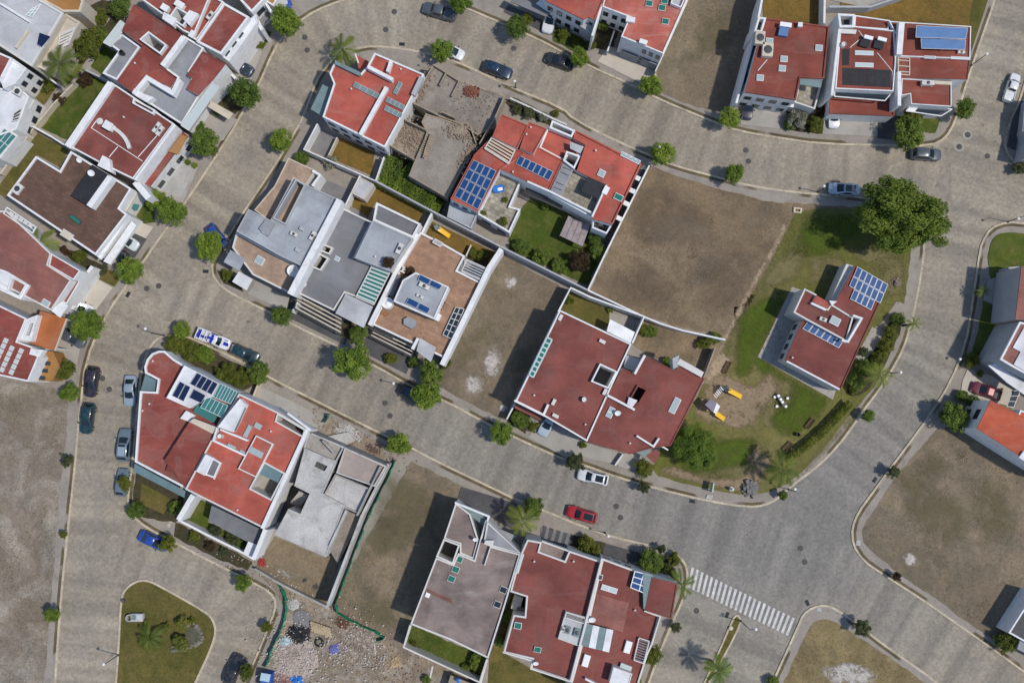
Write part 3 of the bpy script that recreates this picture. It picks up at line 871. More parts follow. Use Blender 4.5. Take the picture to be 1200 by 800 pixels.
class House:
    def __init__(s, x, y, label, cat='house', name='house', group=None):
        s.o = tag(empty(name, W(x, y, 0.1)), label, cat, group)
    # a storey block traced along its top edge
    def block(s, pts, z, wall=WHITE, roof=RED_A, par=0.45, pw=0.26, z0=0.0, cop=None, win=None, holes=(), rows=None, edges=None):
        z = z + _jit()
        o = WP(pts, z)
        inn = inset(o, pw)
        mb = MB()
        n = len(o)
        vs = [(p.x, p.y, z0) for p in o] + [(p.x, p.y, z) for p in o]
        mb.add(vs, [[i, (i + 1) % n, n + (i + 1) % n, n + i] for i in range(n)])
        if z0 > 0.5:
            v, f = fill(o, [], z0); mb.add(v, f)
        s.part('wall', mb, wall)
        zr = z - par
        hol = []
        for h in holes:
            hp, depth, fm = h[0], h[1], h[2]
            rim = h[3] if len(h) > 3 else 0.0
            rm = h[4] if len(h) > 4 else (cop or wall)
            hw = WP(hp, z + rim if rim else zr)
            hol.append(hw)
            # shaft walls and floor
            mb = MB()
            k = len(hw)
            zt = z + rim if rim else zr
            mb.add([(p.x, p.y, zr - depth) for p in hw] + [(p.x, p.y, zt) for p in hw], [[i, (i + 1) % k, k + (i + 1) % k, k + i] for i in range(k)])
            s.part('shaft_wall', mb, rm)
            mb = MB(); v, f = fill(inset(hw, -0.03), [], zr - depth + 0.01); mb.add(v, f)
            s.part('shaft_floor', mb, fm, fix=False)
            if rim:
                mb = MB(); mb.ring(inset(hw, -0.22), inset(hw, -0.012), zr - 0.05, zt, bottom=False)
                s.part('shaft_parapet', mb, rm)
        mb = MB(); mb.ring(inset(o, -0.012), inn, zr - 0.06, z + 0.004, bottom=False)
        if par > 0:
            s.part('parapet', mb, cop or wall)
        v, f = fill(inset(o, pw * .6) if par > 0 else o, hol, zr)
        mb = MB(); mb.add(v, f)
        s.part('roof', mb, roof, fix=False)
        if win:
            sg = 1.0 if area(o) > 0 else -1.0
            for e, cnt in win.items():
                a, b2 = o[e], o[(e + 1) % n]
                d = b2 - a; L = d.length; d.normalize()
                nrm = Vector((d.y, -d.x, 0)) * sg
                for zz in (rows or ((1.0, 2.3), (3.9, 5.2))):
                    if zz[1] > z - 0.4 or zz[0] < z0:
                        continue
                    for i in range(cnt):
                        t = (i + 0.5) / cnt
                        c = a + d * (L * t)
                        w = min(1.5, L / cnt * 0.55)
                        s.window(c, d, nrm, w, zz[0], zz[1])
        return o
    def part(s, name, mb, mt, smooth=None, fix=True):
        return mb.build(name, mt, s.o, smooth, None, fix)
    def window(s, c, d, nrm, w, z0, z1, frame=None, glass=None):
        a = math.atan2(d.y, d.x)
        mb = MB()
        q = c + nrm * 0.03
        t = 0.07
        mb.box((q.x, q.y, z0), (w, 0.10, t), a); mb.box((q.x, q.y, z1 - t), (w, 0.10, t), a)
        for k in (-1, 1):
            e = q + d * k * (w / 2 - t / 2)
            mb.box((e.x, e.y, z0 + t), (t, 0.10, z1 - z0 - 2 * t), a)
        mb.box((q.x, q.y, z0 + t), (0.05, 0.08, z1 - z0 - 2 * t), a)
        f = s.part('window', mb, frame or STEELD)
        mb = MB(); mb.box((q.x, q.y, z0 + t * .5), (w - 0.06, 0.05, z1 - z0 - t), a)
        mb.build('pane', glass or GLASS, f)
    def winat(s, x, y, deg, w, z0, z1, zt, frame=None, glass=None, name='window'):
        """window on a wall at a pixel traced at the middle height of the window; deg = wall direction in the image"""
        c = W(x, y, (z0 + z1) / 2)
        a = ia(deg)
        d = Vector((math.cos(a), math.sin(a), 0))
        nrm = Vector((d.y, -d.x, 0))
        to = Vector((-c.x, CAM.y - c.y, 0))
        if nrm.dot(to) < 0:
            nrm = -nrm
        s.window(c, d, nrm, w, z0, z1, frame, glass)
    def garage(s, p1, p2, h=2.3, mt=None, name='garage_door'):
        """door leaf between two ground pixels, proud of the wall"""
        a, b = W(*p1, 0.13), W(*p2, 0.13)
        d = (b - a); L = d.length; an = math.atan2(d.y, d.x)
        c = (a + b) / 2
        mb = MB(); mb.box((c.x, c.y, 0.14), (L, 0.1, h), an)
        for k in range(5):
            mb.box((c.x, c.y, 0.3 + k * h / 5.2), (L - 0.1, 0.15, 0.05), an)
        s.part(name, mb, mt or GARM)
    # fittings on a roof: x, y traced at height z
    def sky(s, x, y, L, Wd, deg, z, n=1, glass=None, fr=None, h=0.28):
        c = W(x, y, z + h)
        a = ia(deg)
        l, w = L / 8.0, Wd / 8.0
        mb = MB(); mb.box((c.x, c.y, z - 0.05), (l, w, h), a)
        f = s.part('skylight', mb, fr or PLASW)
        mb = MB()
        for i in range(n):
            t = ((i + 0.5) / n - 0.5) * l
            mb.box((c.x + math.cos(a) * t, c.y + math.sin(a) * t, z - 0.05 + h - 0.03), (l / n - 0.12, w - 0.14, 0.06), a)
        mb.build('pane', glass or SKYG, f)
    def vent(s, x, y, z, r=0.085, h=0.4, mt=None):
        c = W(x, y, z)
        mb = MB(); mb.lathe((c.x, c.y, z - 0.05), [(r, 0), (r, h), (r * 1.7, h), (r * 1.5, h + 0.08), (0.02, h + 0.13)], 10)
        s.part('vent_pipe', mb, mt or OFFWHITE, 40)
    def stack(s, x, y, z, L, Wd, h, deg, mt=None, name='chimney'):
        c = W(x, y, z + h)
        mb = MB(); a = ia(deg)
        mb.box((c.x, c.y, z - 0.05), (L / 8, Wd / 8, h), a)
        mb.box((c.x, c.y, z + h - 0.052), (L / 8 + 0.14, Wd / 8 + 0.14, 0.09), a)
        s.part(name, mb, mt or WHITE)
    def tank(s, x, y, z, r=0.75, mt=None, h=1.3):
        c = W(x, y, z + h)
        mb = MB(); mb.lathe((c.x, c.y, z - 0.03), [(r * .98, 0), (r, .1), (r * .96, .3), (r, .34), (r * .96, .6), (r, .64), (r * .97, .95), (r * .75, h - .18), (r * .36, h - .06), (r * .34, h), (r * .2, h + .04)], 22)
        t = s.part('water_tank', mb, mt or PLASW, 35)
        mb = MB(); mb.lathe((c.x, c.y, z + h + 0.0), [(r * .26, 0), (r * .26, .07), (r * .1, .1)], 16)
        mb.build('lid', PLASK if mt is None else mt, t, 35)
    def ac(s, x, y, z, deg, L=8, Wd=5, h=0.75, mt=None):
        c = W(x, y, z + h); a = ia(deg)
        mb = MB(); mb.box((c.x, c.y, z + 0.05), (L / 8, Wd / 8, h - .05), a)
        for k in (-1, 1):
            mb.box((c.x + math.cos(a) * k * L / 20, c.y + math.sin(a) * k * L / 20, z - 0.03), (0.08, Wd / 8 + .1, 0.1), a)
        q = s.part('air_conditioner', mb, mt or OFFWHITE)
        mb = MB(); mb.lathe((c.x, c.y, z + h), [(min(L, Wd) / 20, 0), (min(L, Wd) / 20, 0.04), (0.05, 0.07)], 14)
        mb.build('fan_grille', STEELD, q, 35)
    def dish(s, x, y, z, r=0.45):
        c = W(x, y, z + 0.8)
        mb = MB(); mb.tube((c.x, c.y, z - .05), (c.x, c.y, z + .7), 0.03)
        N = 16
        for k in range(3):
            pass
        vs = [Vector((c.x, c.y, z + .72))]
        for ring in (0.5, 1.0):
            for i in range(N):
                t = 2 * PI * i / N
                vs.append(Vector((c.x + r * ring * math.cos(t), c.y + r * ring * math.sin(t) * .8, z + .72 + .16 * ring * ring + .25 * ring * math.sin(t))))
        fs = [[0, 1 + i, 1 + (i + 1) % N] for i in range(N)] + [[1 + i, 1 + N + i, 1 + N + (i + 1) % N, 1 + (i + 1) % N] for i in range(N)]
        mb.add(vs, fs)
        mb.tube((c.x, c.y, z + .72), (c.x - .1, c.y - .25, z + 1.15), 0.015)
        s.part('satellite_dish', mb, PLASW, 40, fix=False)
    def panels(s, quad, nu, nv, z, skip=(), mt=None, gap=0.05, tilt=0.25, fr=None, name='solar_panel'):
        """solar panels on a grid between four pixels (u runs from corner 0 to 1, v from 0 to 3)"""
        q = WP(quad, z + tilt)
        def B(u, v):
            return (q[0] * (1 - u) + q[1] * u) * (1 - v) + (q[3] * (1 - u) + q[2] * u) * v
        for j in range(nv):
            for i in range(nu):
                if (i, j) in skip:
                    continue
                g = gap
                c = [B((i + g) / nu, (j + g) / nv), B((i + 1 - g) / nu, (j + g) / nv), B((i + 1 - g) / nu, (j + 1 - g) / nv), B((i + g) / nu, (j + 1 - g) / nv)]
                mb = MB(); mb.prism(c, z + tilt - 0.05, z + tilt, 0)
                for k in (0, 2):
                    m_ = (c[k] + c[k + 1]) / 2
                    mb.tube((m_.x, m_.y, z - 0.04), (m_.x, m_.y, z + tilt - 0.04), 0.03, n=5)
                mb.poly([(p.x, p.y, z + tilt + 0.008) for p in inset(c if area(c) > 0 else c[::-1], 0.045)], 1)
                s.part(name, mb, [fr or ALU, mt or SOLAR], fix=True)
    def slab(s, pts, z, th=0.2, mt=None, name='roof_slab'):
        z = z + _jit()
        mb = MB(); mb.prism(WP(pts, z), z - th, z)
        return s.part(name, mb, mt or GREYR)
    def box(s, pts, z, z0, mt=None, name='annex'):
        z = z + _jit()
        mb = MB(); mb.prism(WP(pts, z), z0, z)
        return s.part(name, mb, mt or WHITE)
    def seg(s, pts, z, z0, t=0.25, mt=None, name='parapet_wall'):
        """a free wall traced along the middle of its top"""
        mb = MB()
        w = WP(pts, z)
        for i in range(len(w) - 1):
            a, b = w[i], w[i + 1]
            d = b - a; L = d.length
            c = (a + b) / 2
            mb.box((c.x, c.y, z0 + i * 0.003), (L + t * (0.98 if len(w) > 2 else 0), t, z - z0 + i * 0.004), math.atan2(d.y, d.x))
        return s.part(name, mb, mt or WHITE)
    def slats(s, quad, n, z, mt=None, fr=None, sw=0.5, name='pergola', posts=0.0, glass=None, h=0.12):
        """frame with slats across: slats run from side 0-3 to side 1-2"""
        q = WP(quad, z)
        mb = MB()
        def bar(a, b, w, hh, mi, dz=0.0):
            d = b - a
            c = (a + b) / 2
            mb.box((c.x, c.y, z - hh + dz), (d.length, w, hh), math.atan2(d.y, d.x), mi)
        for i in range(4):
            bar(q[i], q[(i + 1) % 4], 0.14, 0.16, 0, i * 0.003)
        Lv = (q[3] - q[0]).length
        for k in range(n):
            t = (k + 0.5) / n
            bar(q[0].lerp(q[3], t), q[1].lerp(q[2], t), Lv / n * sw, h, 1, -0.03)
        if posts > 0:
            for p in q:
                mb.tube((p.x, p.y, 0.1), (p.x, p.y, z - .05), posts, n=6)
        o = s.part(name, mb, [fr or mt or ALU, mt or ALU] if n else (fr or mt or ALU))
        if glass:
            m2 = MB(); m2.prism(inset(q if area(q) > 0 else q[::-1], 0.05), z - 0.2, z - 0.165)
            m2.build('pane', glass, o)
        return o
    def glazed(s, quad, nu, nv, z, glass=None, fr=None, name='glass_roof', bar=0.09):
        """glazed roof: one sheet of glass under a grid of bars"""
        q = WP(quad, z)
        mb = MB(); mb.prism(q, z - 0.08, z - 0.03)
        o = s.part(name, mb, glass or TEALGL)
        mb = MB()
        def B(u, v):
            return (q[0] * (1 - u) + q[1] * u) * (1 - v) + (q[3] * (1 - u) + q[2] * u) * v
        def br(a, b, dz):
            d = b - a; c = (a + b) / 2
            mb.box((c.x, c.y, z - 0.05), (d.length, bar, 0.07 + dz), math.atan2(d.y, d.x))
        for i in range(nu + 1):
            br(B(i / nu, 0), B(i / nu, 1), 0)
        for j in range(nv + 1):
            br(B(0, j / nv), B(1, j / nv), 0.004)
        mb.build('frame', fr or PLASW, o)

def wall(pts, z, label, t=0.22, mt=None, z0=0.05, name='garden_wall', cat='wall', cop=None):
    """free-standing wall traced along the middle of its top"""
    w = WP(pts, z)
    L_, R_ = [], []
    for i, p in enumerate(w):
        if i == 0: d = w[1] - w[0]
        elif i == len(w) - 1: d = w[-1] - w[-2]
        else: d = (w[i + 1] - w[i]).normalized() + (w[i] - w[i - 1]).normalized()
        d = Vector((d.x, d.y, 0)).normalized()
        n = Vector((-d.y, d.x, 0)) * t / 2
        L_.append(p + n); R_.append(p - n)
    mb = MB()
    k = len(w)
    vs = [(p.x, p.y, z0) for p in L_] + [(p.x, p.y, z) for p in L_] + [(p.x, p.y, z0) for p in R_] + [(p.x, p.y, z) for p in R_]
    fs = []
    for i in range(k - 1):
        fs += [[i, i + 1, k + i + 1, k + i], [k + i, k + i + 1, 3 * k + i + 1, 3 * k + i], [3 * k + i, 3 * k + i + 1, 2 * k + i + 1, 2 * k + i]]
    fs += [[0, k, 3 * k, 2 * k], [k - 1, 3 * k - 1, 4 * k - 1, 2 * k - 1][::-1]]
    mb.add(vs, fs)
    o = mb.build(name, mt or WHITE)
    return tag(o, label, cat)
Z2 = 6.8
# ================================================================== middle block, upper row
# H1 white house, bright red roof, grey skylight strips
h = House(430, 120, 'white house with bright red roof and grey skylight strips beside the concrete ruin')
h.block([(439, 62), (497, 87), (484, 112), (468, 142), (451, 173), (378, 137), (391, 98), (386, 86), (393, 71), (423, 86), (431, 77)], Z2, roof=RED_A, par=0.35, pw=0.22,
        win={4: 5, 6: 2, 1: 0}, rows=((1.0, 2.2), (4.0, 5.1)))
h.seg([(431, 78), (460, 93)], Z2 + .9, Z2 - .5, 0.5)
h.seg([(458, 72), (454, 84)], Z2 + .7, Z2 - .5, 0.45)
h.seg([(453, 102), (422, 158)], Z2 + .5, Z2 - .4, 0.55)
h.seg([(494, 90), (484, 111)], Z2 + .5, Z2 - .4, 0.6, GREYW)
h.box([(393, 71), (423, 85), (421, 89), (392, 75)], Z2 + .35, Z2 - .4, TEALG, 'roof_skylight_strip')
for (x, y, L) in ((430, 106, 34), (463, 121, 22), (461, 131, 22)):
    h.sky(x, y, L, 6, 27, Z2 - .35, 4, TEALG, GREYW, .4)
h.sky(466, 103, 15, 5, 117, Z2 - .35, 2, TEALG, GREYW, .4)
h.slab([(378, 99), (392, 106), (379, 137), (364, 128)], 5.0, .22, TEALG, 'entrance_canopy')
h.vent(412, 105, Z2 - .35); h.vent(470, 82, Z2 - .35)
h.seg([(416, 62), (420, 74)], 4.2, 0.1, .2); h.slab([(416, 64), (432, 72), (428, 84), (420, 80)], 4.0, .2, RED_A, 'porch_roof')
patch('lawn', [(395, 160), (439, 178), (436, 206), (384, 184)], G_DRYLAWN)
patch('patio', [(375, 150), (395, 160), (384, 184), (360, 174)], PATIO)
wall([(372, 145), (356, 175), (440, 212), (450, 184)], 2.8, 'white yard wall around the ochre lawn behind the grey skylight house')
wall([(395, 161), (384, 184)], 1.6, 'low beige wall between the grey patio and the ochre lawn', .18, CREAM)

# H2 unfinished concrete house
h = House(520, 130, 'unfinished bare concrete house with open stairwell and piles of brick on its slab', 'house', 'house_ruin')
h.block([(508, 75), (538, 94), (592, 112), (578, 150), (556, 160), (546, 148), (518, 138), (498, 132), (482, 120), (497, 88)], 3.9, BLOCKW, CONCD, 0.1, 0.2)
h.block([(499, 133), (518, 139), (546, 149), (557, 168), (524, 232), (479, 206), (487, 186), (496, 166), (500, 155), (494, 143)], 4.4, BLOCKW, CONCD2, 0.1, 0.18)
h.block([(472, 139), (499, 152), (495, 167), (486, 186), (455, 170)], 3.7, BLOCKW, G_RUB, 0.15, 0.2)
h.box([(482, 120), (498, 132), (493, 144), (476, 137)], 1.2, .05, VOID, 'stair_pit')
for sg in ([(508, 76), (538, 95)], [(507, 78), (483, 118), (456, 168)], [(523, 85), (515, 100)], [(538, 95), (529, 113)], [(518, 131), (533, 138)], [(483, 120), (514, 135)], [(472, 139), (499, 152)], [(505, 157), (500, 170), (496, 184)], [(455, 169), (486, 187)], [(591, 113), (580, 138), (562, 168)], [(548, 150), (560, 158)], [(551, 148), (558, 168)]):
    h.seg(sg, (4.25 if max(q[1] for q in sg) < 114 else 4.9) + .35 * RND.random(), 3.6, 0.16, BLOCKW, 'block_wall')
for p_, q_ in (((478, 206), (522, 231)), ((480, 209), (510, 226))):
    h.seg([p_, q_], 3.0, 2.6, .3, CONCD, 'slab_beam')
mb = MB(); c = W(552, 107, 4.0); mb.blob((c.x, c.y, 3.80), (.95, .6, .22), 3, 0, 14, 7, .2)
for k in range(260):
    t = RND.gauss(0, 1), RND.gauss(0, 1)
    t = (max(-1.7, min(1.7, t[0])), max(-1.7, min(1.7, t[1])))
    c = W(552 + t[0] * 5, 107 + t[1] * 3.4, 4.0)
    mb.box((c.x, c.y, 3.80 + max(0, .6 - .2 * (t[0] ** 2 + t[1] ** 2)) * RND.random()), (.28, .14, .12), RND.random() * 6)
kind(tag(mb.build('brick_pile', mat('red_clay_brick', (0.25, 0.10, 0.065), .95, .35)), 'heap of loose red bricks on the bare concrete slab', 'brick heap'), 'thing')
mb = MB()
for k in range(130):
    t = RND.gauss(0, 1), RND.gauss(0, 1)
    c = W(538 + t[0] * 5, 153 + t[1] * 3, 4.45)
    mb.box((c.x, c.y, 4.28 + RND.random() * .3), (.35, .2, .15), RND.random() * 6)
tag(mb.build('rubble_pile', BLOCKW), 'small heap of broken block in the middle of the bare concrete slab', 'rubble heap')
mb = MB()
for k in range(9):
    c = W(502 - k * .6, 160 + k * 2.6, 4.45)
    mb.box((c.x, c.y, 4.3), (.9, .16, .2), ia(20 + RND.uniform(-12, 12)))
tag(mb.build('timber_stack', WOODL), 'row of short timber props laid across the bare concrete slab', 'timber')
patch('garden_bed', [(460, 180), (486, 190), (480, 206), (524, 230), (516, 252), (440, 216), (450, 184)], G_BED)

# H3 large red house, many panels
h = House(640, 200, 'large red roofed house with four rows of solar panels and stone roof terraces')
h.block([(577, 160), (604, 174), (616, 179), (586, 198), (560, 248), (528, 233), (556, 181)], Z2, roof=RED_A, par=.2, pw=.15, cop=RED_A, win={4: 3, 5: 0})
h.block([(588, 134), (619, 147), (606, 174), (577, 160)], Z2 + .8, roof=RED_A, par=.2, pw=.14, cop=RED_A)
h.block([(620, 143), (641, 151), (625, 180), (609, 174)], Z2 + .7, roof=RED_A, par=.2, pw=.12, cop=RED_A)
h.block([(604, 174), (616, 178), (632, 173), (660, 188), (643, 224), (586, 198)], Z2 - .25, roof=RED_A, par=.2, pw=.15, cop=RED_A, win={3: 5})
h.block([(641, 152), (645, 148), (686, 168), (680, 183), (668, 180), (660, 188), (632, 173)], Z2 - .6, roof=RED_A, par=.5, pw=.2)
h.block([(647, 141), (674, 153), (670, 161), (644, 150)], Z2 + .3, WHITE, G_BED, 3.5, .25)
h.block([(664, 177), (680, 183), (673, 198), (660, 188)], Z2 + .2, roof=GREYR, par=.5, pw=.22, holes=(([(665, 180), (677, 185), (672, 194), (662, 189)], 4.5, VOID),))
h.slab([(668, 166), (684, 172), (680, 180), (668, 174)], Z2 + .3, .3, PALER, 'roof_slab')
h.block([(674, 152), (752, 192), (718, 263), (694, 256), (709, 217), (676, 200), (686, 170), (672, 162)], Z2 + .1, roof=RED_A, par=.3, pw=.2, cop=RED_A, win={1: 4, 2: 2})
h.block([(660, 188), (676, 200), (709, 217), (694, 255), (643, 227)], Z2 - .9, roof=STONE, par=.5, pw=.22)
h.slats([(661, 190), (673, 195), (657, 230), (645, 225)], 1, Z2 - .5, GREYW, GREYW, .2, 'terrace_frame')
for k in range(6):
    a0, a1 = k / 6, (k + .88) / 6
    def L(t, s_): return (661 + (645 - 661) * t + 12 * s_, 190 + (225 - 190) * t + 5 * s_)
    h.slab([L(a0, 0), L(a0, 1), L(a1, 1), L(a1, 0)], Z2 - .45, .12, GREYM, 'terrace_roof_panel')
h.slab([(689, 207), (710, 216), (700, 233), (681, 224)], Z2 + .3, .12, BLACKR, 'awning')
h.seg([(711, 217), (694, 254)], Z2 + .5, Z2 - .9, .25)
h.seg([(619, 213), (644, 224), (695, 250)], Z2 - .1, 3.0, .25)
h.block([(586, 198), (611, 212), (598, 242), (610, 245), (597, 273), (560, 251)], 4.3, roof=STONE, par=.55, pw=.24, win={4: 2})
h.block([(528, 234), (560, 250), (552, 268), (524, 254)], 3.6, GREYW, GREYR, .2, .2)
h.slats([(577, 160), (604, 175), (596, 192), (568, 174)], 5, Z2 + .3, CREAM, OFFWHITE, .55)
h.panels([(555, 187), (582, 200), (560, 246), (532, 230)], 4, 4, Z2 - .15, gap=.03)
h.panels([(609, 182), (649, 201), (643, 212), (604, 192)], 6, 1, Z2 - .4, gap=.03)
h.sky(705, 203, 8, 8, 27, Z2 - .15); h.sky(725, 231, 10, 7, 27, Z2 - .15, 1, GREENG); h.sky(739, 185, 24, 5, 27, Z2 - .15, 4)
h.stack(710, 223, Z2 - .1, 5, 8, .8, 27, PLASW, 'water_heater')
h.vent(698, 177, Z2 - .1); h.vent(601, 202, Z2 - .4); h.vent(622, 150, Z2 + .5); h.vent(617, 158, Z2 + .5)
h.block([(695, 257), (717, 264), (711, 274), (694, 267)], 5.2, roof=VOID, par=2.4, pw=.2)
h.slats([(617, 220), (660, 240), (657, 245), (615, 226)], 12, 3.2, STEELD, STEELD, .45, 'pergola', .05)
for (x, y) in ((746, 208), (740, 223), (733, 238), (724, 255)):
    h.stack(x, y, 3.2, 4, 8, .5, 117, WHITE, 'wall_light')
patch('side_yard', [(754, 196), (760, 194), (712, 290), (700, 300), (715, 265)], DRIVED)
patch('front_planting', [(592, 120), (602, 114), (650, 138), (645, 148), (600, 128)], G_BED)
patch('lawn', [(598, 262), (622, 232), (666, 250), (706, 272), (700, 310), (688, 334), (596, 292)], G_LAWN)
wall([(598, 115), (622, 126), (648, 139), (664, 146)], 1.4, 'low white block wall between the front planting and the pavement', .25, OFFWHITE)
wall([(761, 194), (709, 298), (689, 340)], 3.2, 'long white boundary wall beside the open brown lot', .22)
wall([(440, 212), (504, 246), (587, 289), (689, 340)], 3.4, 'long grey blue wall between the back to back gardens', .24, GREYW)
wall([(689, 340), (755, 371), (774, 379), (800, 387), (850, 398)], 2.6, 'white wall closing the bottom edge of the open brown lot')

# ================================================================== middle block, lower row
# H4a grey house with tan terraces
h = House(330, 260, 'pale grey flat roofed house with tan tiled terraces and white round tank')
h.block([(338, 185), (370, 200), (358, 217), (344, 209), (317, 260), (298, 246), (318, 222), (321, 219)], 3.9, roof=TANT, par=.12, pw=.15, cop=CREAM)
h.block([(344, 208), (358, 216), (397, 234), (352, 311), (325, 298), (277, 271), (291, 245), (317, 258)], Z2 + .2, WHITE, GREYR, .16, .14, cop=GREYW,
        holes=(([(347, 212), (356, 217), (334, 261), (322, 255)], 1.6, TANT, .35),), win={6: 2, 5: 0})
h.seg([(398, 234), (340, 345)], Z2 + .9, 0.1, .9)
h.block([(277, 272), (325, 299), (352, 312), (340, 344), (296, 322), (272, 290)], 4.2, roof=TANT, par=.35, pw=.25, win={3: 4, 4: 1}, cop=OFFWHITE)
h.slab([(270, 293), (288, 303), (280, 317), (262, 307)], 4.6, .2, GREYR, 'canopy')
h.slab([(280, 318), (296, 327), (289, 340), (272, 330)], 3.2, .18, WHITER, 'entrance_canopy')
h.slab([(303, 268), (311, 257), (322, 262), (314, 277)], Z2 + .5, .35, GREYM)
h.sky(304, 305, 10, 9, 30, 3.9); h.tank(343, 317, 3.9, .85, PLASW, .9)
for (x, y) in ((346, 275), (369, 274), (354, 268), (349, 293), (310, 272)):
    h.stack(x, y, Z2 + .1, 5, 3, .35, 30, GREYW, 'roof_vent')
h.ac(366, 276, Z2 + .1, 120, 10, 4, .5); h.ac(344, 274, Z2 + .1, 27, 8, 4, .5)
h.slats([(266, 279), (276, 285), (270, 295), (260, 289)], 5, 3.0, STEELD, STEELD, .35, 'pergola', .05)
patch('forecourt', [(300, 330), (340, 348), (350, 356), (342, 368), (290, 344)], DRIVE)
patch('planting_bed', [(254, 316), (272, 322), (286, 342), (276, 338), (262, 332)], G_BED)
patch('patio', [(372, 206), (417, 226), (404, 248), (396, 240), (372, 228)], PATIO)
wall([(366, 200), (375, 205), (366, 218)], 4.2, 'short tall white wall between the tan terrace and grey patio', .4)
# H4b grey house with dark slatted pergola
h = House(410, 310, 'grey roofed house with slatted skylight pergola beside the white party wall')
h.block([(400, 243), (436, 260), (416, 301), (445, 314), (436, 357), (420, 349), (404, 343), (391, 364), (346, 342)], 4.6, OFFWHITE, GREYD, .3, .22, win={7: 3},
        holes=(([(375, 299), (383, 303), (375, 315), (367, 312)], 3.4, VOID, .7), ([(380, 288), (388, 291), (385, 296), (377, 293)], 3.0, VOID, .6)))
h.block([(441, 237), (493, 262), (484, 279), (437, 258)], 5.6, WHITE, GREYD, .4, .28)
h.block([(437, 258), (484, 279), (458, 318), (416, 302)], 7.0, OFFWHITE, GREYR, .18, .18, cop=GREYW, win={3: 3})
h.slats([(436, 311), (457, 319), (438, 357), (417, 348)], 9, 4.9, PALEG, OFFWHITE, .5, 'pergola', 0, GREENG)
h.slab([(405, 344), (437, 359), (426, 384), (393, 367)], 5.2, .3, PALER, 'canopy')
h.ac(468, 291, 6.9, 115, 12, 5, .6); h.sky(395, 303, 6, 5, 27, 4.3); h.sky(356, 333, 5, 4, 27, 4.3)
h.ac(360, 321, 4.3, 110, 8, 4, .5); h.vent(452, 304, 6.9); h.vent(440, 301, 6.9)
h.slats([(346, 342), (399, 369), (402, 363), (350, 338)], 1, 3.0, STEELD, STEELD, .2, 'porch_beam')
h.slats([(345, 362), (400, 392), (401, 372), (349, 344)], 4, 3.0, CREAM, STEELD, .34, 'carport_pergola', .06)
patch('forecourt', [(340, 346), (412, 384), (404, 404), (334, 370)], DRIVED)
patch('planting_bed', [(404, 374), (416, 380), (410, 398), (398, 394)], G_BED)
wall([(349, 354), (342, 366)], 2.6, 'short white side wall at the edge of the slatted carport', .25)
patch('lawn', [(418, 214), (440, 214), (496, 244), (492, 262), (440, 238), (430, 256), (412, 246)], G_DRYLAWN)
patch('patio', [(404, 240), (416, 244), (430, 254), (434, 262), (404, 248)], PATIO)
wall([(422, 206), (404, 242)], 2.8, 'white wall between the shaded grey patio and the strip of dry lawn')
h2 = House(425, 222, 'small cream roofed garden shed standing against the yard wall', 'shed', 'garden_shed')
h2.block([(423, 208), (438, 216), (427, 234), (412, 226)], 2.9, OFFWHITE, PALER, .06, .1, cop=CREAM)
# H4c tan terrace house
h = House(500, 340, 'house with brick tan roof terrace and raised grey room carrying four solar panels')
h.block([(486, 280), (493, 272), (517, 284), (545, 300), (536, 317), (562, 330), (572, 318), (522, 420), (505, 412), (470, 396), (436, 380)], 4.4, WHITE, TANB, .35, .25, win={9: 4})
h.seg([(489, 276), (462, 322), (434, 379)], 5.2, 0.1, .55)
h.seg([(586, 294), (573, 314), (519, 425)], 4.9, 0.1, .7)
h.block([(487, 319), (526, 336), (509, 374), (461, 353), (472, 328)], 7.1, WHITE, GREYR, .2, .2, win={3: 2})
h.box([(462, 318), (470, 324), (460, 348), (454, 344)], 4.9, 3.9, GREYD, 'roof_shaft')
h.panels([(492, 321), (519, 334), (515, 340), (489, 328)], 2, 1, 7.05, gap=.03)
h.panels([(479, 348), (505, 361), (501, 368), (475, 355)], 2, 1, 7.05, gap=.03)
h.ac(497, 335, 7.0, 27, 12, 5, .5); h.ac(492, 347, 7.0, 27, 8, 3, .35)
h.stack(512, 371, 4.0, 7, 7, 1.6, 27); h.tank(454, 355, 4.0, .85, PLASW, .9)
h.ac(469, 314, 4.1, 27, 14, 7, .8)
h.slats([(547, 304), (569, 314), (563, 328), (541, 318)], 5, 4.6, GREYW, OFFWHITE, .5, 'pergola')
h.glazed([(534, 360), (544, 362), (529, 397), (519, 392)], 2, 5, 4.5, GLASS, OFFWHITE, 'skylight_grid')
h.box([(473, 374), (478, 371), (488, 376), (487, 383), (482, 385), (473, 380)], 4.75, 4.0, GREYM, 'jacuzzi_cover')
h.box([(447, 364), (456, 366), (454, 371), (446, 368)], 4.3, 4.0, mat('clay_pot', (.30, .13, .06)), 'terrace_table')
h.slab([(492, 396), (511, 407), (505, 424), (488, 411)], 4.9, .3, PALER, 'canopy')
h.seg([(490, 396), (483, 409)], 5.0, 3.0, .4)
h.slats([(510, 280), (519, 285), (516, 289), (507, 284)], 4, 4.9, OFFWHITE, OFFWHITE, .5, 'roof_grille')
h.slats([(434, 394), (482, 418), (487, 402), (440, 380)], 4, 3.0, CREAM, STEELD, .34, 'carport_pergola', .06)
h.slats([(437, 380), (462, 392), (459, 397), (435, 386)], 9, 3.4, STEELD, STEELD, .4, 'porch_grille')
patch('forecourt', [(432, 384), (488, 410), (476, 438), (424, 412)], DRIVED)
patch('lawn', [(503, 258), (585, 298), (572, 316), (520, 288), (496, 272)], G_DRYLAWN)
patch('planting_bed', [(545, 290), (574, 300), (570, 318), (548, 305)], G_BED)
wall([(506, 250), (494, 274)], 2.8, 'white garden wall beside the yellow slide', .3)
wall([(552, 287), (546, 300)], 1.4, 'low wall dividing the small garden with the yellow slide', .18, OFFWHITE)

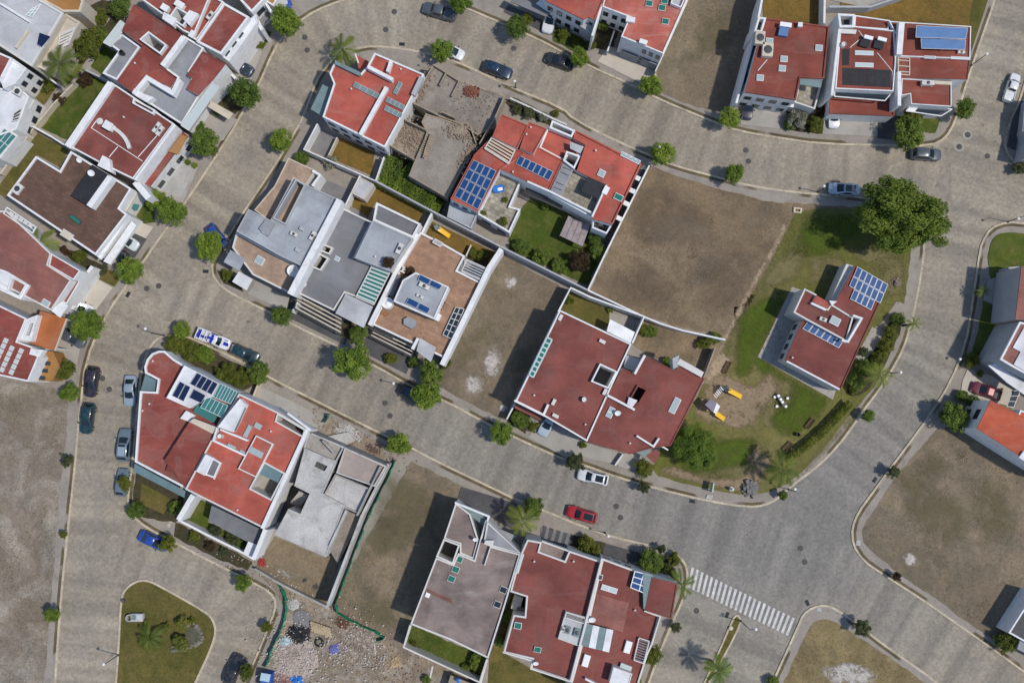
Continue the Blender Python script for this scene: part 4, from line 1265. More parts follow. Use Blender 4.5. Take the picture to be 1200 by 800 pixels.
# H5a twin red house
h = House(670, 440, 'dark red flat roofed house with row of green glass skylights along its edge')
h.block([(656, 363), (740, 403), (718, 450), (688, 517), (637, 487), (604, 470)], 6.4, roof=RED_B, par=.3, pw=.2, win={4: 2, 3: 3},
        holes=(([(704, 428), (721, 436), (712, 453), (695, 446)], 4.5, PATIO, .5),))
h.seg([(604, 469.5), (637, 486), (642, 475)], 6.9, 6.0, .32)
h.glazed([(641, 395), (647, 398), (625, 442), (620, 439)], 1, 8, 6.6, GREENG, PALEG, 'skylight_strip', .22)
h.slab([(604, 472), (634, 487), (634, 493), (603, 478)], 3.4, .25, RED_B, 'porch_roof')
for (x, y, d) in ((657, 372, 117), (706, 400, 27), (649, 471, 117), (651, 487, 27), (709, 459, 117)):
    h.stack(x, y, 6.1, 6, 2.6, .5, d, OFFWHITE)
h.tank(685, 468, 6.1, .36, PLASW, .8)
h.vent(686, 497, 6.1); h.vent(626, 463, 6.1)
patch('lawn', [(668, 342), (712, 362), (716, 376), (706, 388), (656, 366)], G_OLIVE)
patch('patio', [(714, 366), (754, 376), (742, 396), (714, 384)], DRIVE)
h.slab([(715, 374), (744, 389), (739, 402), (711, 388)], 3.2, .2, WHITER, 'lean_to_roof')
wall([(605, 468), (656, 362), (669, 337), (692, 348), (755, 371), (741, 402)], 3.4, 'white boundary wall of the back lawn behind the dark red roofs', .25)
wall([(604, 472), (594, 491)], 2.4, 'short white side wall at the front garden beside the vacant lot', .22)
patch('forecourt', [(630, 487), (688, 517), (680, 530), (670, 540), (620, 512)], DRIVE)
patch('front_garden', [(602, 474), (622, 484), (616, 508), (594, 494)], G_BED)
# H5b
h = House(755, 470, 'dark red flat roofed house with stepped white entrance wall beside the playground')
h.block([(758, 417), (790, 434), (797, 429), (826, 443), (786, 522), (768, 524), (756, 527), (738, 532), (688, 517), (712, 464), (730, 431), (744, 439)], 6.3, roof=RED_B, par=.14, pw=.15, cop=RED_B,
        win={6: 0, 7: 3}, holes=(([(748, 453), (757, 457), (748, 472), (740, 467)], 3.0, VOID, .3),))
h.seg([(712, 463), (744, 480)], 6.9, 6.0, .3)
h.seg([(756, 416), (744, 438)], 6.9, 6.0, .3)
h.slab([(734, 416), (752, 422), (744, 435), (731, 430)], 4.2, .2, GREYR, 'lean_to_roof')
h.slab([(737, 465), (747, 469), (741, 477), (735, 473)], 6.7, .3, WHITER, 'hatch_cover')
h.sky(715.5, 483, 12, 7, 117, 6.15, 2); h.sky(791, 475, 18, 7.5, 117, 6.15, 1)
h.dish(724, 484, 6.15); h.vent(738, 519, 6.15)
h.slab([(797, 420), (825, 436), (822, 442), (793, 426)], 6.9, .5, OFFWHITE, 'parapet_slab')
h.box([(788, 420), (796, 416), (794, 430), (789, 432)], 6.8, 4.5, GREYW, 'rear_wall')
h.seg([(747, 511), (766, 523), (772, 514)], 6.8, 5.4, .24)
h.slab([(750, 514), (764, 523), (756, 535), (743, 529)], 4.2, .2, TEALG, 'entrance_canopy')
h.slab([(757, 534), (768, 526), (774, 530), (767, 543)], 3.6, .2, RED_B, 'porch_roof')
h.seg([(771, 520), (783, 527)], 5.4, 4.4, .2)
patch('forecourt', [(688, 519), (738, 534), (728, 545), (688, 536), (676, 531)], DRIVE)
patch('entrance_path', [(732, 530), (752, 532), (748, 552), (724, 546)], DRIVE)
wall([(730, 532), (721, 545)], 1.2, 'low white wall beside the concrete forecourt of the stepped entrance', .2)
patch('back_yard', [(757, 373), (850, 399), (826, 440), (795, 428), (758, 415), (742, 404)], G_DIRT)
wall([(838, 408), (826, 440), (812, 470)], 2.4, 'rough brown wall between the bare back yard and the playground', .18, BLOCKW)

# H6 clubhouse
h = House(975, 390, 'small red roofed clubhouse with blue solar panels standing alone in the park', 'clubhouse', 'clubhouse')
h.block([(1002, 311), (1041, 333), (1010, 401), (985, 457), (920, 422), (940, 376), (978, 356)], 4.4, OFFWHITE, RED_B, .16, .14, cop=RED_B, win={6: 3, 4: 4}, rows=((1.0, 2.6),))
h.block([(930, 366), (943, 338), (957, 345), (954, 353), (970, 362), (974, 356), (1000, 372), (992, 400), (944, 374)], 5.3, OFFWHITE, RED_B, .3, .2)
h.slab([(957, 346), (974, 356), (968, 362), (952, 353)], 5.6, .3, RED_A)
h.seg([(951, 355), (968, 363)], 5.7, 4.8, .3)
h.box([(972, 352), (981, 353), (975, 358)], 6.0, 4.6, WHITE, 'chimney')
h.seg([(1001, 370), (1010, 373), (994, 400), (988, 399)], 5.9, 4.2, .3)
h.panels([(1005, 312), (1041, 333), (1027, 367), (990, 347)], 6, 3, 4.25, {(0, 2), (5, 2)}, None, .028)
h.panels([(947, 376), (989, 399), (983, 408), (940, 385)], 6, 1, 4.25, (), None, .03)
h.sky(979, 376, 9, 11, 117, 5.05, 1, SKYG, PLASW, .5)
h.ac(965, 374, 5.05, 20, 8, 4, .5); h.vent(928, 419, 4.2)
h.seg([(922, 423), (984, 456)], 4.6, 4.2, .22)
h.box([(992, 309), (1001, 312), (980, 354), (974, 350)], 3.4, 0.1, OFFWHITE, 'side_wall')
# ================================================================== north block
h = House(670, 10, 'white fronted house with red roof and balcony above the parked white car')
h.block([(628, -36), (640, 1), (684, 23), (690, 20), (697, 24), (709, -4), (716, -36)], 6.6, roof=RED_A, par=.2, pw=.15, cop=RED_A, win={1: 4, 3: 1})
h.slab([(634, 0), (647, 6), (676, 22), (674, 28), (640, 12), (628, 4)], 3.6, .25, WHITE, 'balcony')
h.box([(684, 20), (698, 27), (694, 40), (680, 31)], 4.4, .1, PALER, 'garage')
h.slab([(604, -6), (646, 14), (640, 20), (598, 2)], 3.2, .2, GREYD, 'carport_roof')
h.seg([(706, 4), (694, 42)], 6.4, 0.1, .3)
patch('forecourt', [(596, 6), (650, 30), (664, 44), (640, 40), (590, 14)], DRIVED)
patch('front_garden', [(650, 30), (690, 48), (686, 66), (648, 48)], G_LAWN)
h = House(760, 20, 'house with blotchy faded red roof and pair of pale garage doors')
h.block([(706, 8), (716, -34), (820, -40), (806, -2), (777, 63), (753, 53), (728, 43), (738, 20)], 6.6, roof=RED_E, par=.18, pw=.16, win={4: 3, 7: 3, 5: 0})
for (x, y) in ((761, 4), (776, 9), (780, 25), (779, 1)):
    h.sky(x, y, 8, 7, 10, 6.4, 1, GREENG, OFFWHITE)
h.stack(739, 23, 6.4, 5, 9, .8, 100); h.stack(754, 49, 6.4, 4, 8, .8, 110)
h.block([(786, 4), (798, 9), (804, -4), (790, -10)], 7.2, roof=PALER, par=.5, pw=.15)
h.garage((726, 66), (746, 74)); h.garage((750, 75), (767, 82))
h.slab([(728, 46), (752, 57), (751, 60), (727, 50)], 3.4, .25, WHITE, 'door_canopy')
patch('side_garden', [(700, 20), (728, 30), (716, 60), (694, 56)], G_BED)
patch('forecourt', [(714, 54), (728, 60), (768, 84), (770, 90), (752, 98), (700, 72)], DRIVEL)
wall([(720, 36), (712, 60)], 2.2, 'white side wall by the pale concrete forecourt', .2)
wall([(806, 0), (768, 84)], 2.6, 'thin white wall along the dry lot near the blotchy red roof', .2, OFFWHITE)

h = House(920, 75, 'white house with red roof and small square skylights beside the dry lot wall')
h.block([(897, 21), (972, 31), (966, 92), (938, 91), (933, 117), (873, 108)], 6.8, WHITE, RED_D, .25, .2, cop=RED_D, win={4: 4, 5: 2})
h.block([(938, 91), (964, 95), (955, 128), (931, 120)], 4.4, OFFWHITE, STONE, .5, .2)
h.slab([(938, 92), (963, 96), (962, 103), (937, 99)], 6.6, .2, TEALG, 'canopy')
h.block([(889, 20), (898, 21), (893, 38), (884, 37)], 7.4, WHITE, VOID, 1.2, .25)
h.ac(891, 44, 6.6, 95, 15, 11, .9, BEIGE); h.ac(900, 58, 6.6, 95, 16, 12, .9, CREAM)
h.box([(915, 28), (925, 30), (923, 43), (912, 41)], 7.2, 6.5, SOLARP, 'solar_collector'); h.stack(921, 29, 6.5, 12, 4, 1.0, 8, PLASW, 'heater_tank')
for (x, y) in ((902, 48), (960, 56), (919, 69), (917, 80), (891, 91)):
    h.sky(x, y, 8, 7, 5, 6.55)
h.stack(938, 29, 6.5, 4, 4, .8, 5)
mbp = MB(); a = W(899, 70, 6.62); b_ = W(888, 83, 6.62); mbp.tube(a, b_, .06); h.part('roof_pipe', mbp, PLASW)
h.slab([(882, 111), (931, 121), (930, 126), (880, 117)], 3.6, .25, WHITE, 'porch_roof')
wall([(906, -40), (893, 0), (886, 36), (863, 121)], 5.4, 'tall white side wall running along the shaded dry lot', .3)
patch('lawn', [(892, -30), (966, -30), (966, 40), (895, 30)], G_DRYLAWN)
wall([(967, -30), (966, 30)], 2.6, 'white wall between two ochre back lawns', .3)
patch('forecourt', [(868, 122), (926, 132), (922, 152), (868, 146)], DRIVE)
patch('planting_bed', [(922, 130), (968, 136), (964, 157), (918, 151)], G_BED)

h = House(1010, 80, 'red roofed house with black solar mats and white cylindrical side wall')
h.block([(985, 32), (1002, 31), (1048, 36), (1050, 70), (1047, 107), (979, 104)], 6.9, WHITE, RED_D, .25, .14)
h.block([(1002, 18), (1043, 24), (1041, 35), (1001, 32)], 6.3, WHITE, RED_D, .2, .15)
h.block([(982, 16), (1002, 17), (1001, 32), (984, 32)], 7.6, WHITE, VOID, 1.4, .3)
h.slab([(984, 34), (1004, 35), (1003, 40), (984, 39)], 7.2, .2, OFFWHITE)
h.block([(973, 115), (1040, 118), (1050, 112), (1048, 136), (972, 133)], 3.8, WHITE, RED_D, .2, .2, cop=RED_D)
h.slats([(978, 105), (1047, 107), (1037, 118), (978, 113)], 0, 5.6, WHITE, WHITE, name='balcony_frame')
h.slab([(980, 107), (1044, 108), (1035, 116), (980, 112)], 5.3, .2, GLASS, 'balcony_recess_shade')  # dark sheet paints the shade of the open balcony recess
h.seg([(984, 34), (975, 112)], 7.3, 0.1, .35)
h.panels([(987, 79), (1044, 82), (1044, 103), (987, 100)], 6, 1, 6.6, (), BLACKR, .02, .1, BLACKR)
h.panels([(987, 57), (996, 57), (995, 77), (987, 77)], 1, 1, 6.6, (), BLACKR, .02, .1, BLACKR)
h.sky(1013, 62, 21, 5, 2, 6.6, 1, PALEG); h.sky(1013, 76, 21, 5, 2, 6.6, 1, PALEG)
for (x, y) in ((1014, 50), (1030, 52)):
    h.panels(rectpx(x, y, 12, 11, 15), 1, 1, 6.6, (), BLACKR, .02, .5, BLACKR)
    h.stack(x + 4, y - 6, 6.6, 9, 3, .9, 15, PLASW, 'heater_tank')
h.tank(989, 52, 6.6, .35, PLASW, .8)
for (p, q) in (((1006, 36), (1012, 44)), ((996, 56), (1008, 46)), ((1028, 62), (1046, 84)), ((1046, 84), (1046, 96))):
    mbp = MB(); mbp.tube(W(*p, 6.7), W(*q, 6.7), .05); h.part('roof_pipe', mbp, PLASW)
h = House(1100, 80, 'corner house with stepped red roofs and large pale blue solar collector')
h.block([(1042, 25), (1138, 31), (1137, 69), (1052, 66), (1050, 40)], 6.9, WHITE, RED_D, .2, .12)
h.block([(1052, 66), (1137, 69), (1134, 93), (1056, 91)], 6.45, WHITE, RED_D, .12, .12, cop=RED_D)
h.block([(1057, 92), (1115, 96), (1115, 125), (1068, 122), (1067, 110), (1056, 112)], 6.0, WHITE, RED_D, .2, .1)
h.box([(1041, 25), (1057, 26), (1049, 36), (1040, 35)], 6.2, 0.1, BLUEW, 'light_well_wall')
h.seg([(1057, 26), (1054, 64)], 7.7, 6.4, .8)
h.seg([(1054, 84), (1054, 124)], 6.7, 0.1, .5)
h.panels([(1074, 30), (1134, 33), (1132, 46), (1073, 44)], 1, 1, 6.9, (), SOLARP, .0, 1.1, ALU, 'solar_collector')
h.panels([(1079, 44.5), (1132, 47), (1131, 58.5), (1080, 57)], 1, 1, 6.7, (), SOLARP, .0, .9, ALU, 'solar_collector')
h.ac(1127, 61, 6.7, 3, 8, 3, .4); h.sky(1090, 67, 13, 3, 3, 6.7); h.sky(1126, 68, 22, 3, 3, 6.6)
h.ac(1088, 97, 5.9, 2, 14, 5, .7); h.sky(1105, 97, 19, 4, 3, 5.8, 1, CREAM, CREAM)
h.slats([(1053, 67), (1066, 68), (1066, 88), (1053, 87)], 3, 6.5, CREAM, CREAM, .15, 'roof_frame')
h.slats([(1067, 125), (1116, 128), (1103, 136), (1062, 130)], 0, 4.6, WHITE, WHITE, name='balcony_frame')
h.slab([(1074, 128), (1108, 130), (1100, 134), (1072, 131)], 4.2, .2, GLASS, 'balcony_recess_shade')  # same here: recess shade put in as a dark sheet
h.slab([(1066, 126), (1076, 126), (1072, 131), (1062, 130)], 4.4, .3, WHITE, 'balcony_edge')
patch('lawn', [(985, -30), (1160, -30), (1150, 5), (1136, 34), (1060, 26), (985, 18)], G_DRYLAWN)
patch('planting_bed', [(1140, 0), (1158, 0), (1140, 55), (1134, 70), (1134, 40)], G_OLIVE)
patch('forecourt', [(966, 138), (1028, 141), (1028, 160), (964, 157)], DRIVE)
patch('front_garden', [(1050, 134), (1102, 140), (1096, 156), (1050, 152)], G_LAWN)
patch('dark_drive', [(1030, 138), (1052, 138), (1050, 164), (1028, 162)], DRIVED)
wall([(972, 8), (1020, 8), (1050, -2), (1066, -8)], 2.2, 'curved grey wall behind the stepped red roofs', .3, GREYW)
patch('paved_yard', [(972, 0), (1020, 10), (1040, 2), (1050, -10), (970, -20)], DRIVE)

h = House(1215, 150, 'grey roofed corner house with pale edge cut off by the picture border')
h.block([(1213, 112), (1300, 116), (1300, 185), (1204, 184), (1210, 160), (1208, 150)], 4.2, GREYW, GREYM, .3, .2)
h.slab([(1200, 128), (1206, 128), (1204, 150), (1198, 155)], 3.2, .2, GREYM, 'porch_roof')
patch('drive', [(1186, 140), (1200, 112), (1198, 130), (1190, 176), (1180, 172)], DRIVED)

# ================================================================== east block
patch('lawn', [(1162, 282), (1170, 274), (1185, 272), (1240, 278), (1240, 330), (1200, 340), (1160, 330), (1158, 300)], G_LAWN, 1)
patch('lawn', [(1152, 352), (1172, 360), (1176, 376), (1164, 400), (1150, 425), (1138, 416), (1148, 380)], G_LAWN)
patch('path', [(1158, 328), (1180, 320), (1176, 360), (1152, 352)], DRIVE)
h = House(1220, 340, 'grey walled house with pinkish roof edge at the right picture border')
h.block([(1197, 312), (1280, 322), (1280, 384), (1190, 374)], 7.4, GREYW, RED_F, .12, .12, cop=RED_F)
h.box([(1182, 313), (1194, 312), (1190, 340), (1180, 338)], 3.2, .1, GREYW, 'porch')
h = House(1210, 420, 'house with white roof deck and small worn red corner beside the red car')
h.block([(1195, 377), (1280, 392), (1280, 475), (1200, 437), (1187, 430), (1172, 421)], 7.4, GREYW, RED_F, .3, .25, cop=WHITE)
h.slab([(1200, 384), (1280, 396), (1280, 470), (1200, 434), (1188, 427), (1196, 412), (1187, 407)], 7.3, .12, WHITER)
h.slab([(1158, 428), (1166, 426), (1205, 450), (1200, 462), (1180, 448)], 4.2, .25, WHITER, 'garage_roof')
h.slab([(1196, 440), (1240, 466), (1238, 474), (1192, 447)], 3.4, .2, GREYW, 'porch_roof')
h.glazed([(1186, 458), (1196, 457), (1188, 477), (1180, 476)], 1, 3, 2.6, GLASS, OFFWHITE, 'glass_canopy')
patch('forecourt', [(1128, 446), (1134, 432), (1162, 440), (1196, 462), (1184, 476), (1154, 468), (1126, 460)], DRIVEL)
h = House(1185, 505, 'gable end house with orange red roof and long bluish white side wall')
h.block([(1161, 469), (1197, 487), (1270, 523), (1250, 568), (1193, 533), (1145, 502)], 6.6, WHITE, RED_G, .08, .1, cop=RED_G, win={5: 1})
h.block([(1196, 480), (1240, 500), (1236, 512), (1192, 490)], 5.4, WHITE, RED_G, .5, .2)
h.slab([(1200, 528), (1250, 552), (1244, 566), (1194, 536)], 6.9, .3, WHITER)
h = House(1215, 730, 'white walled house at lower right border with bushy shrub at its corner')
h.block([(1212, 694), (1300, 740), (1270, 790), (1182, 741)], 3.9, WHITE, DRIVED, .5, .2)
h.slab([(1196, 748), (1240, 760), (1236, 782), (1192, 760)], 3.0, .2, GREYR, 'porch_roof')

# ================================================================== west block
h = House(40, 40, 'big pale grey flat roofed house with beige edge and small blue solar panel')
h.block([(-60, -40), (40, -60), (72, -20), (48, 0), (74, 15), (37, 78), (0, 54), (-60, 20)], 6.9, BEIGE, PALER, .25, .3, cop=OFFWHITE)
h.block([(48, 0), (60, -20), (98, 0), (94, 14), (74, 14)], 6.4, BEIGE, OCHRE, .3, .3, cop=CREAM)
h.block([(75, 15), (94, 26), (66, 70), (52, 82), (38, 76)], 5.6, BEIGE, BEIGE, .3, .3, cop=CREAM, win={1: 4})
h.panels([(46, 38), (60, 43), (49, 56), (43, 52)], 1, 1, 6.7, (), SOLARD, .0)
h.slats([(70, 40), (88, 32), (80, 52), (68, 58)], 5, 5.8, OFFWHITE, OFFWHITE, .4)
h.glazed([(38, 10), (48, 5), (38, 20), (30, 18)], 2, 3, 6.9, SKYG)
h.seg([(0, 4), (34, 25)], 7.2, 6.5, .3); h.seg([(18, 56), (32, 36)], 7.2, 6.5, .3, CREAM)
h = House(15, 105, 'white house with stepped terraces and red roof corner at the left border')
h.block([(-60, 40), (0, 62), (14, 68), (0, 95), (-60, 80)], 6.8, WHITE, RED_C, .3, .25)
h.block([(14, 68), (31, 80), (18, 98), (4, 104), (0, 92)], 6.4, WHITE, WHITER, .2, .2, win={1: 2})
h.block([(-40, 96), (4, 104), (18, 99), (34, 113), (19, 152), (-4, 160), (-50, 130)], 5.2, WHITE, WHITER, .35, .25, win={3: 3}, cop=WHITE)
h.ac(20, 107, 5.0, 30, 10, 8, .6); h.slats([(16, 133), (26, 126), (22, 140), (14, 142)], 3, 5.3, STEELD, OFFWHITE, .4)
h.slats([(26, 120), (40, 118), (34, 128), (26, 130)], 6, 4.0, OFFWHITE, OFFWHITE, .3)
h = House(5, 165, 'white house with green glass roof at the left border')
h.block([(-40, 140), (3, 148), (21, 159), (0, 186), (-40, 190)], 5.0, WHITE, WHITER, .3, .25)
h.glazed([(5, 151), (19, 160), (0, 182), (-12, 172)], 3, 2, 5.1, TEALGL, OFFWHITE)
patch('lawn', [(24, 86), (40, 90), (66, 102), (54, 120), (40, 134), (22, 154), (18, 140), (36, 112)], G_OLIVE)
patch('path', [(128, 18), (136, 30), (104, 84), (84, 100), (60, 122), (28, 164), (-10, 218), (-30, 210), (24, 156), (66, 108), (96, 76), (118, 40)], DRIVE)
patch('lawn', [(84, 102), (98, 88), (122, 92), (128, 98), (84, 166), (48, 150)], G_LAWN)
patch('lawn', [(44, 156), (80, 176), (70, 196), (44, 182), (6, 232), (-6, 224)], G_OLIVE)
patch('lawn', [(96, 60), (112, 44), (110, 56), (90, 88), (80, 100), (74, 92)], G_OLIVE)
patch('planting_bed', [(86, 20), (120, 0), (152, 4), (140, 34), (122, 52), (112, 44), (132, 18), (100, 44), (86, 34)], G_BED)
wall([(38, 148), (60, 160), (82, 174)], 2.4, 'white wall across the lawns behind the brown roof')
wall([(38, 78), (66, 98)], 2.6, 'white garden wall below the beige terrace and palm', .25)
wall([(88, 96), (62, 122), (36, 154), (0, 204)], 1.6, 'long beige path wall beside the back lawns', .2, CREAM)
wall([(100, 82), (130, 96)], 2.6, 'grey blue garden wall between palm and red roofs', .25, GREYW)

h = House(290, 0, 'red roofed house with white framed canopy near the top edge')
h.block([(262, -30), (281, 0), (295, 15), (309, 0), (324, -30)], 6.4, WHITE, RED_C, .3, .3, win={2: 1})
h.block([(309, 0), (324, -28), (330, -10), (320, 7)], 5.0, WHITE, OCHRE, .3, .2)
h.seg([(296, 15), (307, 35)], 5.0, .1, .5); h.seg([(296, 15), (310, 2), (318, 14)], 5.2, 4.0, .35)
h.slab([(299, 18), (311, 6), (317, 18), (308, 31)], 3.0, .2, GREYD, 'carport_roof')
h = House(265, 30, 'house with raised red roof framed in white and three front windows')
h.block([(262, 3), (292, 20), (259, 64), (230, 49)], 7.2, WHITE, RED_C, .3, .3, win={1: 0})
h.block([(246, -6), (262, 2), (230, 48), (226, 44)], 6.2, WHITE, RED_C, .4, .2, cop=WHITE)
h.block([(293, 22), (300, 18), (302, 26), (268, 72), (260, 66)], 6.0, WHITE, WHITER, .15, .15)
for k in range(3):
    h.sky(266 + k * 8, 62 - k * 10.5, 9, 5, 126, 5.9, 1, GLASS, WHITE, .15)
h.ac(246, 18, 6.0, 127, 10, 5, .6); h.stack(225, 40, 6.0, 5, 7, .8, 30)
h.seg([(300, 18), (268, 74)], 3.2, .1, .4)
h.slab([(286, 32), (291, 35), (297, 50), (292, 48)], 3.0, .2, CREAM, 'porch_beam')
h = House(200, 5, 'house with red roof around white framed light shafts')
h.block([(164, -2), (172, -12), (240, -16), (246, -4), (227, 42), (214, 36), (192, 18)], 6.6, WHITE, RED_C, .3, .2,
        holes=(([(200, 20), (214, 29), (221, 18), (207, 10)], 4.0, WHITE, .5),))
h.box([(192, 14), (207, 22), (202, 30), (190, 22)], 7.4, 6.0, WHITE, 'roof_room'); h.box([(214, 22), (222, 12), (232, 16), (222, 30)], 7.2, 6.0, WHITE, 'roof_room')
h.stack(193, 9, 6.3, 8, 6, .9, 32); h.stack(210, 5, 6.3, 10, 6, .9, 32)

h = House(190, 70, 'long house with red and grey roofs and pale glass strip at its front edge')
h.block([(157, 5), (214, 41), (189, 78), (206, 92), (200, 102), (171, 89), (156, 109), (137, 95), (167, 54), (160, 49), (143, 36)], 7.0, WHITE, RED_C, .12, .15, cop=RED_C,
        holes=(([(166, 46), (174, 39), (193, 53), (187, 61)], 3.2, DRIVE, .7, WHITE),))
h.block([(214, 41), (239, 56), (222, 84), (234, 112), (213, 146), (156, 109), (172, 90), (200, 103), (208, 91), (190, 78)], 6.4, WHITE, GREYM, .3, .25, win={4: 3})
h.block([(238, 60), (264, 75), (250, 93), (232, 112), (219, 104), (226, 92), (219, 88)], 7.0, WHITE, RED_C, .12, .14, cop=RED_C)
h.block([(143, 40), (164, 55), (137, 94), (120, 86), (139, 60), (128, 52)], 6.2, WHITE, GREYM, .3, .25)
h.glazed([(141, 24), (149, 30), (130, 55), (121, 50)], 2, 5, 6.5, PALEG, OFFWHITE)
h.glazed([(249, 97), (257, 102), (221, 153), (212, 147)], 1, 9, 6.7, PALEG, OFFWHITE)
h.seg([(215, 43), (190, 77)], 7.6, 6.4, .7); h.seg([(209, 95), (202, 109), (172, 91), (158, 108)], 7.6, 6.2, .6)
h.box([(157, 104), (171, 111), (180, 114), (172, 120), (155, 110)], 7.4, 6.0, WHITE, 'roof_shaft')
h.vent(159, 75, 6.9); h.tank(143, 62, 6.0, .3, PLASK, .5)
h.seg([(240, 57), (276, 92)], 3.2, .1, .35)
h.slab([(214, 148), (222, 154), (246, 120), (240, 116)], 3.4, .2, GREYM, 'porch_roof')
h.slab([(247, 118), (273, 133), (268, 140), (243, 125)], 3.0, .2, CREAM, 'entrance_canopy')
patch('lawn', [(122, 54), (138, 62), (120, 88), (106, 78)], G_LAWN)
patch('forecourt', [(268, 76), (282, 50), (308, 60), (292, 98), (280, 92)], DRIVE)
patch('front_lawn', [(298, 32), (318, 38), (308, 58), (292, 52)], G_LAWN)
patch('forecourt', [(226, 158), (250, 128), (278, 140), (262, 164), (240, 172)], DRIVE)
patch('planting_bed', [(254, 122), (276, 134), (288, 120), (268, 100)], G_BED)

h = House(140, 160, 'house with dark red roof carrying curved white ventilation duct')
h.block([(130, 96), (204, 145), (156, 210), (119, 192), (80, 171)], 6.6, WHITE, RED_B, .25, .2, win={1: 0})
h.seg([(130, 97), (79, 172)], 7.0, 0.1, 1.0); h.seg([(205, 146), (158, 211)], 7.2, .1, .35)
h.block([(212, 152), (220, 160), (176, 218), (166, 214)], 4.3, WHITE, RED_C, .12, .1, cop=RED_C, win={1: 4})
h.slab([(212, 158), (219, 160), (209, 181), (197, 178)], 4.9, .12, OCHRE, 'awning')
mb = MB()
pts = [(133, 150), (139, 154), (145, 160), (149, 167), (151, 173)]
w_ = WP(chaikin(pts, 2, False), 6.9)
for i in range(len(w_) - 1):
    d = w_[i + 1] - w_[i]; c = (w_[i + 1] + w_[i]) / 2
    mb.box((c.x, c.y, 6.3 + i * .002), (d.length + .1, .5, .5), math.atan2(d.y, d.x))
h.part('ventilation_duct', mb, OFFWHITE)
h.stack(126, 147, 6.35, 9, 8, 1.2, 30); h.vent(118, 143, 6.35, .3); h.vent(146, 138, 6.35); h.ac(183, 149, 6.35, 125, 13, 4, .5); h.ac(187, 153, 6.35, 125, 12, 4, .5)
for (p, q) in (((107, 150), (167, 189)), ((138, 172), (128, 184)), ((162, 184), (190, 152)), ((107, 150), (114, 140))):
    mbp = MB(); mbp.tube(W(*p, 6.4), W(*q, 6.4), .06); h.part('roof_pipe', mbp, PLASW)
h.block([(156, 115), (182, 129), (179, 134), (155, 121)], 7.0, WHITE, VOID, .8, .2)
h.box([(120, 182), (128, 186), (130, 202), (114, 194)], 7.4, 5.6, WHITE, 'roof_room')
h.seg([(158, 213), (174, 232)], 6.0, .1, .9)
patch('forecourt', [(206, 182), (232, 196), (214, 238), (176, 222)], DRIVE)
patch('pale_slab', [(200, 184), (228, 198), (212, 232), (178, 218)], mat('pale_worn_slab', (.40, .39, .365), .9, .15, (.26, .25, .23), .5))
h = House(90, 230, 'house with brown tiled roof and dark raised slab')
h.block([(42, 183), (70, 200), (83, 177), (154, 221), (140, 244), (149, 251), (112, 299), (60, 264), (8, 229)], 6.4, WHITE, BROWNR, .3, .25, win={5: 0, 6: 2})
h.slab([(108, 193), (126, 204), (103, 241), (83, 229)], 7.2, .8, BLACKR, 'raised_slab')
h.seg([(129, 207), (104, 242)], 7.7, 6.0, .8)
h.sky(88, 257, 14, 5, 37, 6.15, 1, GREENG, STEELD); h.dish(107, 203, 7.2, .5); h.dish(93, 188, 6.2, .4)
h.ac(20, 221, 6.2, 125, 12, 8, .5); h.sky(78, 275, 14, 8, 32, 6.2, 1, CREAM, OFFWHITE)
h.slab([(144, 250), (150, 255), (118, 304), (112, 299)], 5.4, .4, WHITE, 'balcony_edge')
h.slab([(154, 259), (160, 264), (129, 310), (121, 306)], 4.4, .5, WHITE, 'balcony_front')
h.slab([(143, 244), (158, 222), (161, 226), (148, 248)], 4.4, .3, CREAM, 'beam')
h.slab([(154, 238), (163, 240), (160, 247), (152, 243)], 3.2, .2, TEALGL, 'glass_canopy')
patch('front_garden', [(156, 226), (180, 236), (182, 260), (160, 262), (148, 246)], G_LAWN)
patch('forecourt', [(152, 256), (180, 266), (170, 280), (148, 272)], DRIVEL)
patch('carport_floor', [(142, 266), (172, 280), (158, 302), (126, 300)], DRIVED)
h = House(45, 310, 'house with striped pinkish red roof and white light well')
h.block([(-50, 260), (0, 247), (8, 247), (60, 297), (56, 310), (84, 328), (60, 364), (0, 332), (-50, 312)], 6.6, WHITE, RED_F, .2, .22, win={4: 0}, cop=OFFWHITE)
h.block([(60, 297), (94, 317), (86, 328), (57, 311)], 7.0, WHITE, RED_C, .12, .14)
h.block([(-20, 308), (8, 318), (34, 334), (24, 351), (0, 340), (-20, 330)], 7.0, WHITE, WHITER, .4, .25, holes=(([(14, 326), (29, 334), (22, 346), (10, 340)], 2.5, GLASS, .25),))
h.sky(53, 355, 9, 7, 30, 6.4); h.slats([(8, 243), (42, 266), (38, 273), (4, 250)], 1, 6.8, WHITE, WHITE, .1, 'roof_frame')
for k in range(5):
    t = (k + .5) / 5
    h.sky(10 + 28 * t, 249 + 17 * t, 5, 4, 32, 6.4, 1, OFFWHITE, OFFWHITE, .15)
h.block([(85, 329), (94, 318), (98, 322), (78, 356), (72, 353)], 5.0, WHITE, RED_C, .2, .15)
h.seg([(108, 312), (78, 355)], 3.8, .1, .5)
h.slab([(60, 364), (72, 353), (80, 358), (70, 372)], 6.2, .3, WHITE)
patch('forecourt', [(106, 322), (132, 337), (112, 364), (88, 350)], DRIVEL)
patch('front_garden', [(108, 308), (128, 316), (144, 322), (134, 336), (106, 322)], G_OLIVE)
patch('garden_bed', [(60, 286), (90, 296), (112, 306), (126, 314), (104, 320), (84, 310), (58, 296)], G_BED)
h = House(20, 400, 'house with dark red roofs, orange front roof and three rows of skylights')
h.block([(-60, 330), (0, 358), (31, 373), (20, 400), (37, 406), (45, 418), (33, 447), (0, 440), (-60, 432)], 6.4, WHITE, RED_C, .2, .2, win={5: 0})
h.slab([(47, 364), (78, 373), (64, 411), (35, 402)], 5.2, .3, ORANGE, 'carport_roof')
mbp = MB()
